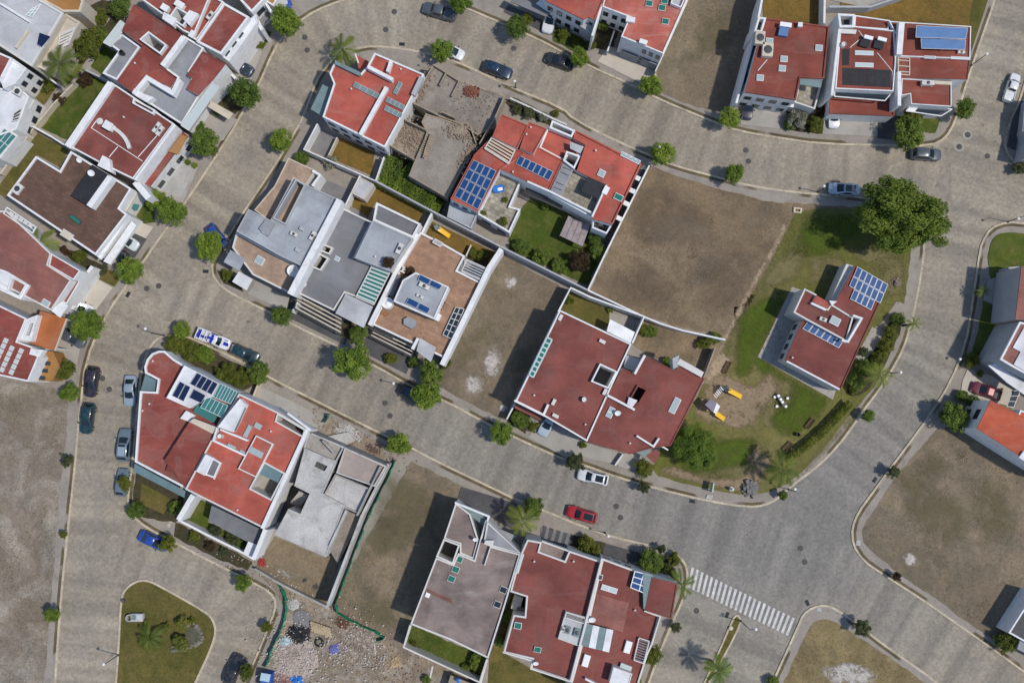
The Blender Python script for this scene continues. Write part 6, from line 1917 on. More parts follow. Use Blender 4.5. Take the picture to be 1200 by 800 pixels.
tree(213, 387, 12, 'small tree on the corner behind the police pickup', 'A', None, 1.3, 'garden_tree')
for i, (x, y, r, lb, kd) in enumerate([
    (206, 405, 14, 'leafy shrub beside the curved white parapet', 'C'), (224, 412, 14, 'wide shrub behind the white panel deck near the pickup', 'C'),
    (242, 416, 12, 'shrub mid way in the bed behind the parked pickup', 'A'), (266, 438, 14, 'yellowish shrub at the edge of the teal glass roof', 'C'), (284, 444, 13, 'olive shrub under the dark round tree', 'C'),
    (160, 598, 12, 'dark shrub at the rounded kerb corner beneath the teal awning', 'B'), (205, 594, 9, 'dark shrub at the end of the stepping stones', 'B'),
    (252, 622, 9, 'round shrub in the enclosed lawn with tan seed heads', 'E'), (272, 630, 10, 'tan flowering shrub before the dark terrace roof', 'E'), (280, 638, 8, 'dark leafy shrub beside the white corner pavilion', 'B'),
    (228, 628, 7, 'small clipped bush outside the white garden wall', 'C'), (246, 640, 7, 'brownish bush outside the white garden wall', 'D'), (262, 646, 6, 'pale dry bush near the street wall', 'E'),
    (100, 50, 22, 'large olive tree in the garden behind the palm', 'C'), (140, 8, 16, 'dark tree between the back gardens at the top', 'B'), (118, 20, 10, 'yellowish bush among the back gardens', 'C'),
    (57, 101, 9, 'bright green rounded bush on the back lawn', 'C'), (100, 92, 10, 'dark bush with orange flowers by the grey blue wall', 'D'),
    (69, 115, 8, 'brownish bush beside the garden path', 'D'), (118, 42, 12, 'dark shrub beside the beige garden path', 'B'),
    (93, 300, 9, 'yellow flowering shrub in the bed under the brown roof', 'C'), (74, 294, 8, 'brownish shrub in the bed under the brown roof', 'D'),
    (120, 316, 7, 'low shrub at the end of the white driveway wall', 'E'), (213, 186, 4, 'tiny round bush beside the pale slab', 'A'), (220, 190, 4, 'tiny bush next in line beside the pale slab', 'A'), (228, 194, 4, 'tiny bush nearest the road beside the pale slab', 'A'),
    (256, 130, 8, 'dark shrub under the cream canopy', 'B'), (234, 150, 9, 'dark shrub in the shaded forecourt', 'B'),
    (302, 50, 8, 'yellow green shrub on the small front lawn', 'C'),
    (661, 40, 8, 'yellow green bush below the balcony', 'C'), (676, 50, 7, 'clipped yellow bush row by the garage', 'C'), (693, 52, 7, 'yellow bush at the dark side garden', 'C'),
    (706, 30, 8, 'dark shrub in the gap between the white walls', 'B'), (618, 22, 8, 'olive shrub by the carport stripes', 'C'),
    (935, 140, 13, 'pale flowering shrub bed under the stone terrace', 'F'), (925, 146, 8, 'dark bush beside the pale flowering shrub', 'B'), (955, 145, 10, 'olive bush beside the pale flowering shrub', 'C'), (959, 152, 5, 'bright yellow green ball bush at the bed edge', 'C'), (962, 130, 9, 'dark reddish shrub next to the stone terrace', 'D'),
    (620, 132, 8, 'grey green bush in the front planting of the solar house', 'E'), (636, 137, 7, 'light bush in the front planting of the solar house', 'F'), (651, 133, 5, 'small yellow bush on the pavement edge', 'C'), (606, 128, 7, 'bush near the corner of the solar house front', 'E'),
    (387, 190, 9, 'pale blossoming bush on the yard wall', 'F'), (354, 186, 10, 'dark bush behind the tan terrace', 'B'),
    (612, 290, 12, 'leafy shrub along the garden wall of the lawn', 'B'), (634, 302, 12, 'dark shrub beside the reddish tree', 'B'), (656, 312, 11, 'shrub in the corner below the reddish tree', 'B'), (700, 296, 12, 'shaded bush at the white boundary wall', 'B'), (697, 280, 9, 'shaded bush beside the garden pavilion', 'B'), (640, 240, 7, 'small bush under the black pergola', 'B'),
    (564, 300, 8, 'shrub at the end of the slide garden', 'C'), (554, 296, 7, 'low bush near the slide garden dividing wall', 'C'),
    (610, 490, 12, 'dark bush by the white side wall and driveway', 'B'), (624, 500, 6, 'clipped yellow hedge bush before the light blue car', 'C'), (683, 521, 5, 'small bush between the two driveways', 'C'),
    (755, 548, 12, 'rounded olive bush at the stepped entrance', 'C'), (763, 389, 9, 'dark bush at the top of the bare back yard', 'B'), (754, 386, 7, 'yellow green bush beside the white lean to roof', 'C'), (826, 401, 9, 'leafy bush along the bare yard wall', 'C'), (838, 396, 8, 'dark bush at the end of the bare yard wall', 'B'), (782, 424, 7, 'dark bush beside the parapet slab', 'B'),
    (715, 362, 5, 'dark bush at the edge of the back lawn', 'B'), (668, 352, 6, 'yellow grass tuft at the narrow end of the back lawn', 'C'),
    (1052, 374, 9, 'dark shrub at the top of the clubhouse bed', 'B'), (1044, 390, 10, 'dense shrub in the clubhouse bed', 'C'), (1038, 406, 11, 'yellow green shrub in the clubhouse bed', 'C'), (1030, 420, 10, 'loose shrub above the park palm', 'C'), (1014, 430, 11, 'dark shrub beside the clubhouse wall', 'B'), (1004, 446, 12, 'dark green shrub by the clubhouse corner', 'B'), (1000, 456, 7, 'small yellow shrub at the clubhouse corner', 'C'), (1012, 412, 7, 'greyish shrub beside the clubhouse path', 'E'),
    (1138, 422, 10, 'shrub beside the concrete kerb post by the red car', 'C'), (1127, 464, 8, 'dark clipped shrub before the orange red gable', 'B'), (1140, 470, 8, 'dark leafy shrub beside the gable wall', 'B'), (1148, 438, 5, 'tiny bush on the tan driveway edge', 'B'),
    (1180, 751, 14, 'bushy yellow green shrub at the lower right wall', 'C'),
    (458, 424 - 4, 8, 'yellow green bush by the grey canopy post', 'C'), (484, 424, 8, 'dark bush under the grey entrance canopy', 'B'), (522, 425, 8, 'yellow green bush at the foot of the white party wall', 'C'),
    (266, 322, 8, 'low shrub at the corner under the white canopy', 'C'), (560, 775, 11, 'dark shrub in the corner of the small enclosed lawn', 'B'), (545, 782, 6, 'dark small shrub in the enclosed lawn', 'B'), (484, 755, 5, 'yellowish bush in the enclosed lawn', 'C'),
    (746, 796, 7, 'bush at the side wall near the bottom edge', 'C'), (790, 655, 9, 'low shrub at the curved corner wall', 'C'), (1196, 196, 10, 'grey bush at the right corner by the border', 'E'),
    (500, 796, 6, 'dark bush beside the plank on the building site', 'B'), (588, 752, 8, 'shrub in the shaded strip between two houses', 'B'), (596, 720, 9, 'dark bush in the strip between mauve and red roofs', 'B'), (905, 798, 8, 'dark tree crown at the bottom edge past the median', 'B'),
    (1052, 334, 1, '', 'A'),
]):
    if lb:
        shrub(x, y, r, lb, kd, 'garden shrubs')

hedge([(998, 472), (985, 486), (970, 502), (952, 518), (936, 530), (922, 538)], 1.1, 1.6, 'clipped hedge curving behind the two park benches', LF_C, 110)
hedge([(1056, 368), (1048, 386), (1040, 402), (1030, 418)], 1.0, 1.0, 'low hedge row along the pavement side of the clubhouse bed', LF_C, 100, 5)
hedge([(448, 196), (470, 200), (486, 216), (512, 234)], 4.2, 2.2, 'overgrown ivy mass filling the yard below the concrete ruin', LF_B, 60, 6, 'ivy')
hedge([(444, 208), (480, 226), (516, 246)], 2.6, 1.8, 'climbing ivy on the garden wall below the concrete ruin', LF_A, 70, 7, 'ivy')
hedge([(481, 756), (540, 785)], .5, .5, 'thin yellow flower border in the enclosed lawn', LF_C, 120, 8, 'flower_border')
hedge([(716, 406 - 26), (746, 392)], .6, .8, 'yellowish planting strip beside the white lean to roof', LF_C, 90, 9, 'flower_border')
hedge([(774, 664), (786, 668), (793, 678)], 1.0, .5, 'bright grassy planting inside the curved corner wall', LF_C, 120, 10, 'flower_border')
hedge([(625, 506), (632, 496)], .5, .7, 'narrow yellow hedge beside the stone forecourt of the light blue car', LF_C, 120, 11)
hedge([(676, 52), (682, 42)], .5, .8, 'short yellow hedge beside the paved side entrance', LF_C, 120, 12)

palm(70, 74, 23, 'tall feathery palm rising over the garden walls', 6.5, 1, 12)
palm(45, 285, 20, 'green palm growing beside the striped pinkish roof', 5.5, 2, 11)
palm(401, 57, 19, 'palm at the street corner beside the bright red roof', 4.5, 3, 11)
palm(174, 747, 17, 'young green palm on the grass island', 1.6, 4, 12)
palm(842, 785, 17, 'palm growing from the grassy median strip', 5.0, 5, 17, None, .6, LF_B)
palm(612, 609, 18, 'yellowish palm beside the triangular terrace', 5.0, 6, 13)
palm(918, 550, 20, 'palm at the lower park corner beside the pavement', 5.0, 7, 13)
palm(1031, 439, 16, 'palm overhanging the park kerb beside the lamp', 5.0, 8, 12)
palm(798, 684, 17, 'dark palm beside the start of the crossing', 4.0, 9, 9, None, 1.0, LF_B)
palm(1153, 341, 8, 'small palm on the lawn by the right hand street', 2.5, 10, 9)
palm(1072, 379, 9, 'slender sparse palm leaning over the kerb of the park street', 4.0, 11, 7)

# loose weeds on the bare lots ------------------------------------------
def weeds(name, poly, n, label, mt, lo=.05, hi=.13, seed=1, avoid=None):
    R = random.Random(seed)
    xs = [p[0] for p in poly]; ys = [p[1] for p in poly]
    mb = MB()
    k = 0
    cen = [(R.uniform(min(xs), max(xs)), R.uniform(min(ys), max(ys)), R.uniform(4, 22)) for _ in range(24)]
    while k < n:
        c0 = cen[R.randrange(24)]
        x, y = (R.gauss(c0[0], c0[2]), R.gauss(c0[1], c0[2])) if R.random() < .6 else (R.uniform(min(xs), max(xs)), R.uniform(min(ys), max(ys)))
        k += 1
        if not (inpoly(x, y, poly) and -30 < x < 1230 and -30 < y < 830):
            continue
        c = W(x, y, .2)
        s = R.uniform(lo, hi)
        tn = R.random()
        for b_ in range(3):
            a = R.uniform(0, 6.28)
            d = Vector((math.cos(a), math.sin(a), 0)) * s
            e = Vector((-d.y, d.x, 0)) * .3
            mb.add([c + e, c - e, c + d + Vector((0, 0, s * R.uniform(.3, 1)))], [[0, 1, 2]])
            mb.tint += [tn] * 3
    o = mb.build(name, mt, fix=False, org=Vector((0, 0, 0)))
    o['label'] = label
    return kind(o, 'stuff')
LF_W = leafmat('dry_weed', (0.15, 0.125, 0.065), (0.29, 0.235, 0.15), .1, .2)
LF_G = leafmat('grass_blade', (0.075, 0.10, 0.014), (0.18, 0.175, 0.05), .1, .2)
weeds('weeds', [(760, 204), (920, 240), (1000, 250), (930, 300), (852, 396), (691, 341)], 2600, 'dry weeds on the open brown lot', LF_W, seed=1)
weeds('weeds', [(587, 297), (664, 340), (603, 465), (592, 490), (518, 430)], 1800, 'dry weeds on the vacant lot between white walls', LF_W, seed=2)
weeds('weeds', [(482, 542), (536, 568), (478, 752), (400, 705)], 2000, 'dry weeds on the netted lot', LF_W, seed=3)
weeds('weeds', [(0, 446), (78, 474), (66, 620), (52, 800), (0, 800)], 2600, 'dry weeds on the gravelly lot', LF_W, seed=4)
weeds('weeds', [(1122, 505), (1060, 550), (1012, 628), (1160, 745), (1200, 690), (1200, 570)], 3200, 'dry weeds on the lot by the street corner', LF_W, seed=5)
weeds('weeds', [(806, 0), (890, 0), (860, 120), (790, 115)], 1200, 'dry weeds on the upper dry lot', LF_W, seed=6)
weeds('weeds', [(950, 736), (1080, 798), (920, 798)], 900, 'dry weeds on the lot past the crossing', LF_W, seed=7)
weeds('grass_tufts', [(934, 248), (1060, 256), (1060, 360), (1000, 475), (900, 570), (770, 550), (826, 446), (880, 345)], 9000, 'short grass tufts of the park lawn', LF_G, .05, .13, 8)
weeds('grass_tufts', [(146, 700), (172, 684), (246, 725), (228, 800), (138, 800)], 2200, 'short grass tufts of the island', LF_G, .05, .13, 9)
# ------------------------------------------------------------------ cars
TYRE = plain('tyre_rubber', (0.015, 0.015, 0.016), 0.85)
RIMM = plain('wheel_rim', (0.45, 0.46, 0.47), 0.35, 0.8)
LAMPW = plain('headlight_lens', (0.30, 0.32, 0.34), 0.15)
LAMPR = plain('taillight_lens', (0.32, 0.012, 0.012), 0.2)
CARGL = plain('car_glass', (0.012, 0.020, 0.024), 0.05, 0, 0.7)
TRIM = plain('car_trim', (0.02, 0.02, 0.021), 0.6)
PLATE = plain('number_plate', (0.6, 0.6, 0.58), 0.5)
SPEC = {
    # L, W, H, belt, cabin rear base, rear roof, front roof, front base, hood height, boot height
    'sedan': (4.55, 1.80, 1.46, .92, -1.72, -0.90, 0.12, 1.12, .86, .98),
    'hatch': (4.05, 1.74, 1.50, .94, -1.82, -1.34, 0.08, 1.02, .88, .98),
    'suv': (4.55, 1.84, 1.68, 1.06, -2.05, -1.62, 0.14, 1.06, 1.02, 1.08),
    'pickup': (5.25, 1.86, 1.76, 1.10, -0.72, -0.52, 0.72, 1.30, 1.04, 1.06),
}
_CC = {}
def _carmesh(kd):
    if kd in _CC:
        return _CC[kd]
    L, Wd, H, belt, xr, xr2, xf2, xf, hood, boot = SPEC[kd]
    w = Wd / 2
    d = {}
    st = [(-1, .52, .66), (-.988, .68, .80), (-.965, .79, .90), (-.92, .88, .96), (-.84, .95, 1), (-.7, .985, 1), (-.4, 1, 1), (0, 1, 1), (.35, 1, 1), (.58, .985, .985), (.74, .955, .95), (.86, .90, .89), (.93, .82, .82), (.972, .70, .74), (.992, .56, .67), (1, .44, .6)]
    mb = MB()
    prof = []
    for u, fw, fz in st:
        x = u * L / 2
        base = belt if xr < x < xf else (hood if x >= xf else boot)
        if x >= xf:
            t = (x - xf) / (L / 2 - xf)
            zt = belt * (1 - min(1, t * 3)) + hood * min(1, t * 3)
        elif x <= xr and kd == 'sedan':
            zt = boot
        else:
            zt = belt
        zt = zt * (fz if abs(u) > .6 else 1)
        ww = w * fw
        zb = .24 if abs(u) < .9 else .32
        prof.append([(x, ww * .90, zb), (x, ww, zb + .16), (x, ww * 1.0, zt * .66), (x, ww * .97, zt * .88), (x, ww * .88, zt), (x, ww * .45, zt + .035), (x, 0, zt + .045)])
    n = len(prof[0])
    for pr in prof:
        full = pr + [(p[0], -p[1], p[2]) for p in pr[-2::-1]]
        mb.v += [Vector(p) for p in full]
    m_ = 2 * n - 1
    for i in range(len(prof) - 1):
        for k in range(m_ - 1):
            mb.f.append([i * m_ + k, (i + 1) * m_ + k, (i + 1) * m_ + k + 1, i * m_ + k + 1]); mb.m.append(0)
        mb.f.append([i * m_ + m_ - 1, (i + 1) * m_ + m_ - 1, (i + 1) * m_, i * m_]); mb.m.append(0)
    mb.f.append(list(range(m_))); mb.m.append(0)
    e = (len(prof) - 1) * m_
    mb.f.append([e + k for k in range(m_)][::-1]); mb.m.append(0)
    # greenhouse: belt ring to roof ring
    bw, rw = w * .89, w * .72
    def ringp(xa, xb, hw, z, crown):
        return [(xa, -hw * .86, z), (xa - .0, 0, z + crown * .4), (xa, hw * .86, z), (xa + .22, hw, z), ((xa + xb) / 2, hw * 1.02, z + crown * .5), (xb - .22, hw, z), (xb, hw * .84, z), (xb + .09, 0, z + crown * .4), (xb, -hw * .84, z), (xb - .22, -hw, z), ((xa + xb) / 2, -hw * 1.02, z + crown * .5), (xa + .22, -hw, z)]
    R0 = ringp(xr, xf, bw, belt - .02, 0.02)
    R1 = ringp(xr2, xf2, rw, H - .05, 0.03)
    R2 = ringp(xr2 + .10, xf2 - .10, rw * .86, H, 0.03)
    o = len(mb.v)
    q = len(R0)
    for r in (R0, R1, R2):
        mb.v += [Vector(p) for p in r]
    for a in (0, 1):
        for k in range(q):
            j = (k + 1) % q
            mb.f.append([o + a * q + k, o + a * q + j, o + (a + 1) * q + j, o + (a + 1) * q + k]); mb.m.append(0)
    mb.f.append([o + 2 * q + k for k in range(q)]); mb.m.append(0)
    if kd == 'pickup':
        # open cargo bed with side walls
        x0, x1 = -L / 2 + .12, xr - .12
        for (cx, cy, dx, dy) in (((x0 + x1) / 2, w * .86, x1 - x0, .1), ((x0 + x1) / 2, -w * .86, x1 - x0, .1), (x0, 0, .1, w * 1.74), (x1, 0, .1, w * 1.74)):
            mb.box((cx, cy, boot * .92), (dx, dy, .30))
    d['body'] = mb
    def glass(pts, off=.012):
        g = MB()
        c = sum((Vector(p) for p in pts), Vector()) / len(pts)
        v = [Vector(p) for p in pts]
        nrm = (v[1] - v[0]).cross(v[2] - v[0]).normalized()
        if nrm.dot(c - Vector(((xr + xf) / 2, 0, belt * .7))) < 0:
            nrm = -nrm
        vs = [c + (p - c) * .90 + nrm * off for p in v]
        g.poly(vs)
        g.add([p - nrm * .02 for p in vs], [list(range(len(vs)))[::-1]])
        return g
    def pane(idx):
        g = MB()
        c = sum((Vector(R0[i]) + Vector(R1[i]) for i in idx), Vector()) / (2 * len(idx))
        ctr = Vector(((xr + xf) / 2, 0, belt))
        top = [Vector(R1[i]) for i in idx]; bot = [Vector(R0[i]) for i in idx]
        nrm = (c - ctr); nrm.z = nrm.length * .5; nrm.normalize()
        k = len(idx)
        vs = []
        for t in (.08, .94):
            for i in range(k):
                p = bot[i].lerp(top[i], t)
                p = c + (p - c) * Vector((1, 1, 1)).length / 1.7320508
                vs.append(p + nrm * .018)
        # pull ends in for the pillars
        for r_ in (0, k):
            vs[r_] = vs[r_].lerp(vs[r_ + k - 1], .04); vs[r_ + k - 1] = vs[r_ + k - 1].lerp(vs[r_], .04)
        g.add(vs, [[i, i + 1, k + i + 1, k + i] for i in range(k - 1)])
        return g
    d['windscreen'] = [pane((6, 7, 8))]
    d['rear_window'] = [pane((0, 1, 2))]
    d['side_window'] = [pane((3, 4, 5)), pane((9, 10, 11))]
    d['wheel'] = []
    wr = .32 if kd in ('sedan', 'hatch') else .36
    for sx in (-.60, .62):
        for sy in (-1, 1):
            t = MB(); x = sx * L / 2; y = sy * (w - .11)
            N = 20
            for (ra, rb, ya, yb) in ((wr, wr, -.11, .11),):
                t.tube((x, y - .115, wr), (x, y + .115, wr), wr, wr, N)
            r_ = MB(); r_.tube((x, y + sy * .10, wr), (x, y + sy * .125, wr), wr * .62, wr * .58, 14)
            d['wheel'].append((t, r_))
    d['headlight'] = []; d['taillight'] = []; d['mirror'] = []
    for sy in (-1, 1):
        g = MB(); g.box((L / 2 * .90, sy * w * .68, hood * .70), (.20, .24, .10), -sy * .7); d['headlight'].append(g)
        g = MB(); g.box((-L / 2 * .945, sy * w * .66, boot * .74), (.12, .24, .12), sy * .5); d['taillight'].append(g)
        g = MB(); g.box((xf - .28, sy * (w + .07), belt - .02), (.16, .2, .14)); d['mirror'].append(g)
    r = {}
    for k, v in d.items():
        if k == 'body':
            r[k] = v
        elif k == 'wheel':
            r[k] = [(a.mesh('wheel', TYRE, 40, fix=True), b2.mesh('rim', RIMM, 40, fix=True)) for a, b2 in v]
        else:
            mt = {'windscreen': CARGL, 'rear_window': CARGL, 'side_window': CARGL, 'headlight': LAMPW, 'taillight': LAMPR, 'mirror': TRIM}[k]
            r[k] = [m2.mesh(k, mt, 50, fix=True) for m2 in v]
    _CC[kd] = r
    return r
def paint(name, c, rough=.28):
    if name in _M: return _M[name]
    m, nt, b = _new(name)
    tc = nt.nodes.new('ShaderNodeTexCoord').outputs['Object']
    f = _noise(nt, tc, 2.5, 4, .6)
    cc = _mix(nt, _ramp(nt, f, .45, .8, (0, 0, 0), (.22,) * 3), c, (.26, .23, .20))
    nt.links.new(cc, b.inputs['Base Color'])
    b.inputs['Roughness'].default_value = rough
    b.inputs['Coat Weight'].default_value = .6
    b.inputs['Coat Roughness'].default_value = .08
    _M[name] = m
    return m
P = {'navy': (.006, .028, .070), 'dark': (.018, .020, .024), 'teal': (.007, .038, .050), 'white': (.68, .69, .70), 'silver': (.27, .34, .41), 'blue': (.008, .055, .34), 'red': (.40, .010, .016),
     'lightblue': (.40, .49, .56), 'greyblue': (.12, .17, .21), 'slate': (.07, .085, .10), 'maroon': (.13, .010, .022), 'pale': (.55, .61, .62), 'plum': (.025, .020, .034)}
def car(x, y, deg, kd, col, label, group='cars parked along the streets', sunroof=None, cat='car', name='parked_car', rail=False, z=0.0, s=1.0, roofcol=None):
    ms = _carmesh(kd)
    L, Wd, H, belt, xr, xr2, xf2, xf, hood, boot = SPEC[kd]
    c = W(x, y, 1.0)
    o = tag(empty(name, (c.x, c.y, z), ia(deg)), label, cat, group)
    o.scale = (s, s, s)
    key = 'body_' + kd + col
    if key not in _CC:
        _CC[key] = ms['body'].mesh('body', paint('paint_' + col, P[col]), 38, fix=True)
    def put(nm, me, par=o):
        q = bpy.data.objects.new(nm, me); COL.objects.link(q); q.parent = par; return q
    put('body', _CC[key])
    for k in ('windscreen', 'rear_window', 'side_window', 'headlight', 'taillight', 'mirror'):
        for me in ms[k]:
            put(k, me)
    for a, b2 in ms['wheel']:
        put('rim', b2, put('wheel', a))
    if sunroof:
        k2 = 'sun' + kd + str(sunroof)
        if k2 not in _CC:
            g = MB(); a0, a1 = xr2 + (xf2 - xr2) * sunroof[0], xr2 + (xf2 - xr2) * sunroof[1]
            g.box(((a0 + a1) / 2, 0, H + .005), (a1 - a0, Wd * .50, .03))
            _CC[k2] = g.mesh('sunroof', CARGL, fix=True)
        put('sunroof', _CC[k2])
    if roofcol:
        g = MB(); g.box(((xr2 + xf2) / 2, 0, H + .004), (xf2 - xr2 - .3, Wd * .52, .03))
        put('roof_panel', g.mesh('roof_panel', paint('paint_' + roofcol, P[roofcol]), fix=True))
    if rail:
        k2 = 'rail' + kd
        if k2 not in _CC:
            g = MB()
            for sy in (-1, 1):
                g.box(((xr2 + xf2) / 2, sy * Wd * .31, H + .0), (xf2 - xr2 - .2, .05, .06))
            _CC[k2] = g.mesh('roof_rail', TRIM, fix=True)
        put('roof_rail', _CC[k2])
    return o
car(583, 81, 20, 'suv', 'navy', 'dark navy car parked at the kerb above the brick heap', rail=True)
car(656, 71, 200, 'sedan', 'dark', 'dark sedan with shiny rear glass parked near the bushy tree')
car(515, 13, 197, 'pickup', 'slate', 'dark slate pickup parked by the tree at the top edge', cat='pickup')
car(529, 59, 25, 'hatch', 'white', 'white car mostly hidden under the round tree at the bend')
car(645, 21, 105, 'suv', 'white', 'white car with only its nose out of the dark carport')
car(877, 122, 96, 'sedan', 'plum', 'dark plum car tucked under the house beside the tall side wall')
car(978, 134, 92, 'hatch', 'white', 'white car nose showing beneath the low red porch roof')
car(990, 221, 184, 'sedan', 'lightblue', 'pale blue car with panoramic glass roof parked beside the park', sunroof=(.02, .9))
car(1086, 180, 4, 'suv', 'slate', 'slate coloured car parked under the dark corner tree')
car(1187, 102, -70, 'pickup', 'white', 'white pickup parked along the right border street', cat='pickup', s=.86)
car(1157, 458, 199, 'sedan', 'maroon', 'dark red car with pinkish roof on the tan driveway', 'cars standing in driveways', roofcol='red')
car(695, 559, 193, 'suv', 'white', 'white car with large dark sunroof parked near the stepped entrance', sunroof=(.1, .75))
car(682, 603, 196, 'suv', 'red', 'bright red car parked by the palm and striped forecourt', sunroof=(.05, .8))
car(643, 494, 117, 'sedan', 'lightblue', 'light blue car half under the dark red roof', 'cars standing in driveways')
car(482, 461, 25, 'hatch', 'navy', 'dark blue car covered by the street tree near the vacant lot')
car(286, 414, 24, 'suv', 'teal', 'dark teal car parked behind the police pickup', rail=True)
car(106.5, 447, 98, 'suv', 'plum', 'near black car parked beside the two green corner trees')
car(101.5, 490, 97, 'suv', 'teal', 'dark teal car parked beside the gravelly lot', rail=True)
car(151.5, 457.5, 91, 'sedan', 'silver', 'silver blue sedan parked against the curved parapet house')
car(145, 521, -86, 'suv', 'greyblue', 'grey blue van with pale ribbed roof by the curved parapet house', sunroof=(.78, .95), roofcol='silver', s=1.05)
car(142, 565, -84, 'hatch', 'greyblue', 'grey blue hatchback with small tree over its roof')
car(179, 634, 24, 'sedan', 'blue', 'bright blue car with its end under a small tree')
car(280, 76, 212, 'sedan', 'navy', 'navy car in the driveway below the three front windows', 'cars standing in driveways')
car(331, -5, 70, 'hatch', 'blue', 'blue car cut off by the top edge of the picture', 'cars standing in driveways')
car(147, 281, 34, 'hatch', 'pale', 'pale car in the carport beside the brown tiled roof', 'cars standing in driveways')
car(137, 297, 34, 'sedan', 'dark', 'dark car in the carport below the pale car', 'cars standing in driveways')
car(91, 359, 22, 'sedan', 'white', 'white car in the driveway below the white wall', 'cars standing in driveways')
car(82, 395, 27, 'sedan', 'slate', 'slate blue car shaded by the broad tree and orange roof', 'cars standing in driveways')
car(253, 276, 52, 'hatch', 'blue', 'blue car mostly hidden by the round tree on the verge')
car(273, 785, -68, 'suv', 'dark', 'dark car at the bottom edge beside the small tree')

# police pickup: white with blue stripes, light bar and tube frame over the bed
o = car(249.5, 397, 22, 'pickup', 'white', 'white police pickup with blue stripes and light bar', cat='pickup')
def _child(nm, mb, mt, par=o):
    q = bpy.data.objects.new(nm, mb.mesh(nm, mt, fix=True)); COL.objects.link(q); q.parent = par; return q
BLUEPAINT = plain('police_blue', (.015, .03, .36), .35)
g = MB(); g.box((1.85, 0, 1.065), (1.2, .5, .02)); g.box((1.95, .5, 1.055), (1.1, .12, .02)); _child('hood_stripe', g, BLUEPAINT)
g = MB(); g.box((.1, 0, 1.79), (.35, 1.3, .13)); _child('light_bar', g, BLUEPAINT)
g = MB(); g.box((-1.65, 0, 1.0), (1.7, 1.5, .06)); b_ = _child('bed_floor', g, TRIM)
g = MB()
for xx in (-2.3, -1.65, -1.0):
    g.tube((xx, -.8, 1.3), (xx, -.8, 1.8), .035); g.tube((xx, .8, 1.3), (xx, .8, 1.8), .035); g.tube((xx, -.8, 1.8), (xx, .8, 1.8), .035)
for sy in (-.8, .8):
    g.tube((-2.3, sy, 1.8), (-1.0, sy, 1.8), .035)
_child('bed_frame', g, PLASW)
g = MB(); g.box((-1.65, -.2, 1.1), (1.5, .35, .3)); _child('bed_bench', g, BLUEPAINT)
g = MB(); g.box((-2.0, 0, 1.37), (.5, 1.2, .02)); g.box((-.1, 0, 1.765), (.9, .35, .02)); _child('roof_stripe', g, BLUEPAINT)
# ------------------------------------------------------------------ street furniture
LAMPHEAD = plain('lamp_head', (.75, .75, .73), .4)
def lamp(bx, by, hx, hy, hgt, label):
    b0, t = W(bx, by, .13), W(hx, hy, hgt)
    o = tag(empty('street_lamp', b0), label, 'street lamp', 'street lamps')
    d = t - b0; d.z = 0
    if d.length > 1.6: d = d.normalized() * 1.6
    mb = MB(); top = Vector((b0.x, b0.y, hgt - .35))
    mb.tube(b0, top, .075, .05, 8)
    arm = top + d + Vector((0, 0, .3))
    if d.length > .25:
        mb.tube(top - Vector((0, 0, .1)), arm, .04, .035, 7)
    mb.lathe((b0.x, b0.y, .12), [(.16, 0), (.16, .12), (.08, .2)], 10)
    mb.build('pole', STEELD, o, 40)
    mb = MB(); mb.lathe((arm.x, arm.y, arm.z - .12), [(.10, 0), (.2, .06), (.2, .14), (.1, .24)], 12)
    mb.build('lamp_head', LAMPHEAD, o, 40)
lamp(604, 103, 603, 95, 4.2, 'street lamp on the verge between brick heap and dark navy car')
lamp(1138, 77, 1157, 63, 5.6, 'tall street lamp leaning out beside the stepped red corner house')
lamp(1044, 437, 1056, 436, 4.4, 'street lamp at the park kerb next to the overhanging palm')
lamp(924, 573, 932, 573, 4.4, 'street lamp by the tiny dark round tree at the park corner')
lamp(139, 767, 121, 778, 5.6, 'street lamp on the edge of the grass island')
lamp(192, 393, 170, 385, 5.8, 'street lamp at the corner before the curved parapet')
lamp(868, 727, 886, 737, 6.0, 'street lamp at the tip of the grassy median')
lamp(709, 624, 713, 628, 4.2, 'street lamp on the verge beyond the bright red car')
lamp(959, 225, 966, 218, 4.2, 'street lamp beside the pale blue car')
lamp(466, 450, 461, 449, 4.2, 'street lamp near the tree that covers the dark blue car')
lamp(768, 181, 773, 172, 4.6, 'street lamp rising through the round tree by the big brown lot')
lamp(1181, 260, 1194, 256, 5.0, 'street lamp on the rounded corner at the right border')
lamp(1131, 418, 1124, 421, 2.0, 'short concrete lamp post near the red car driveway')

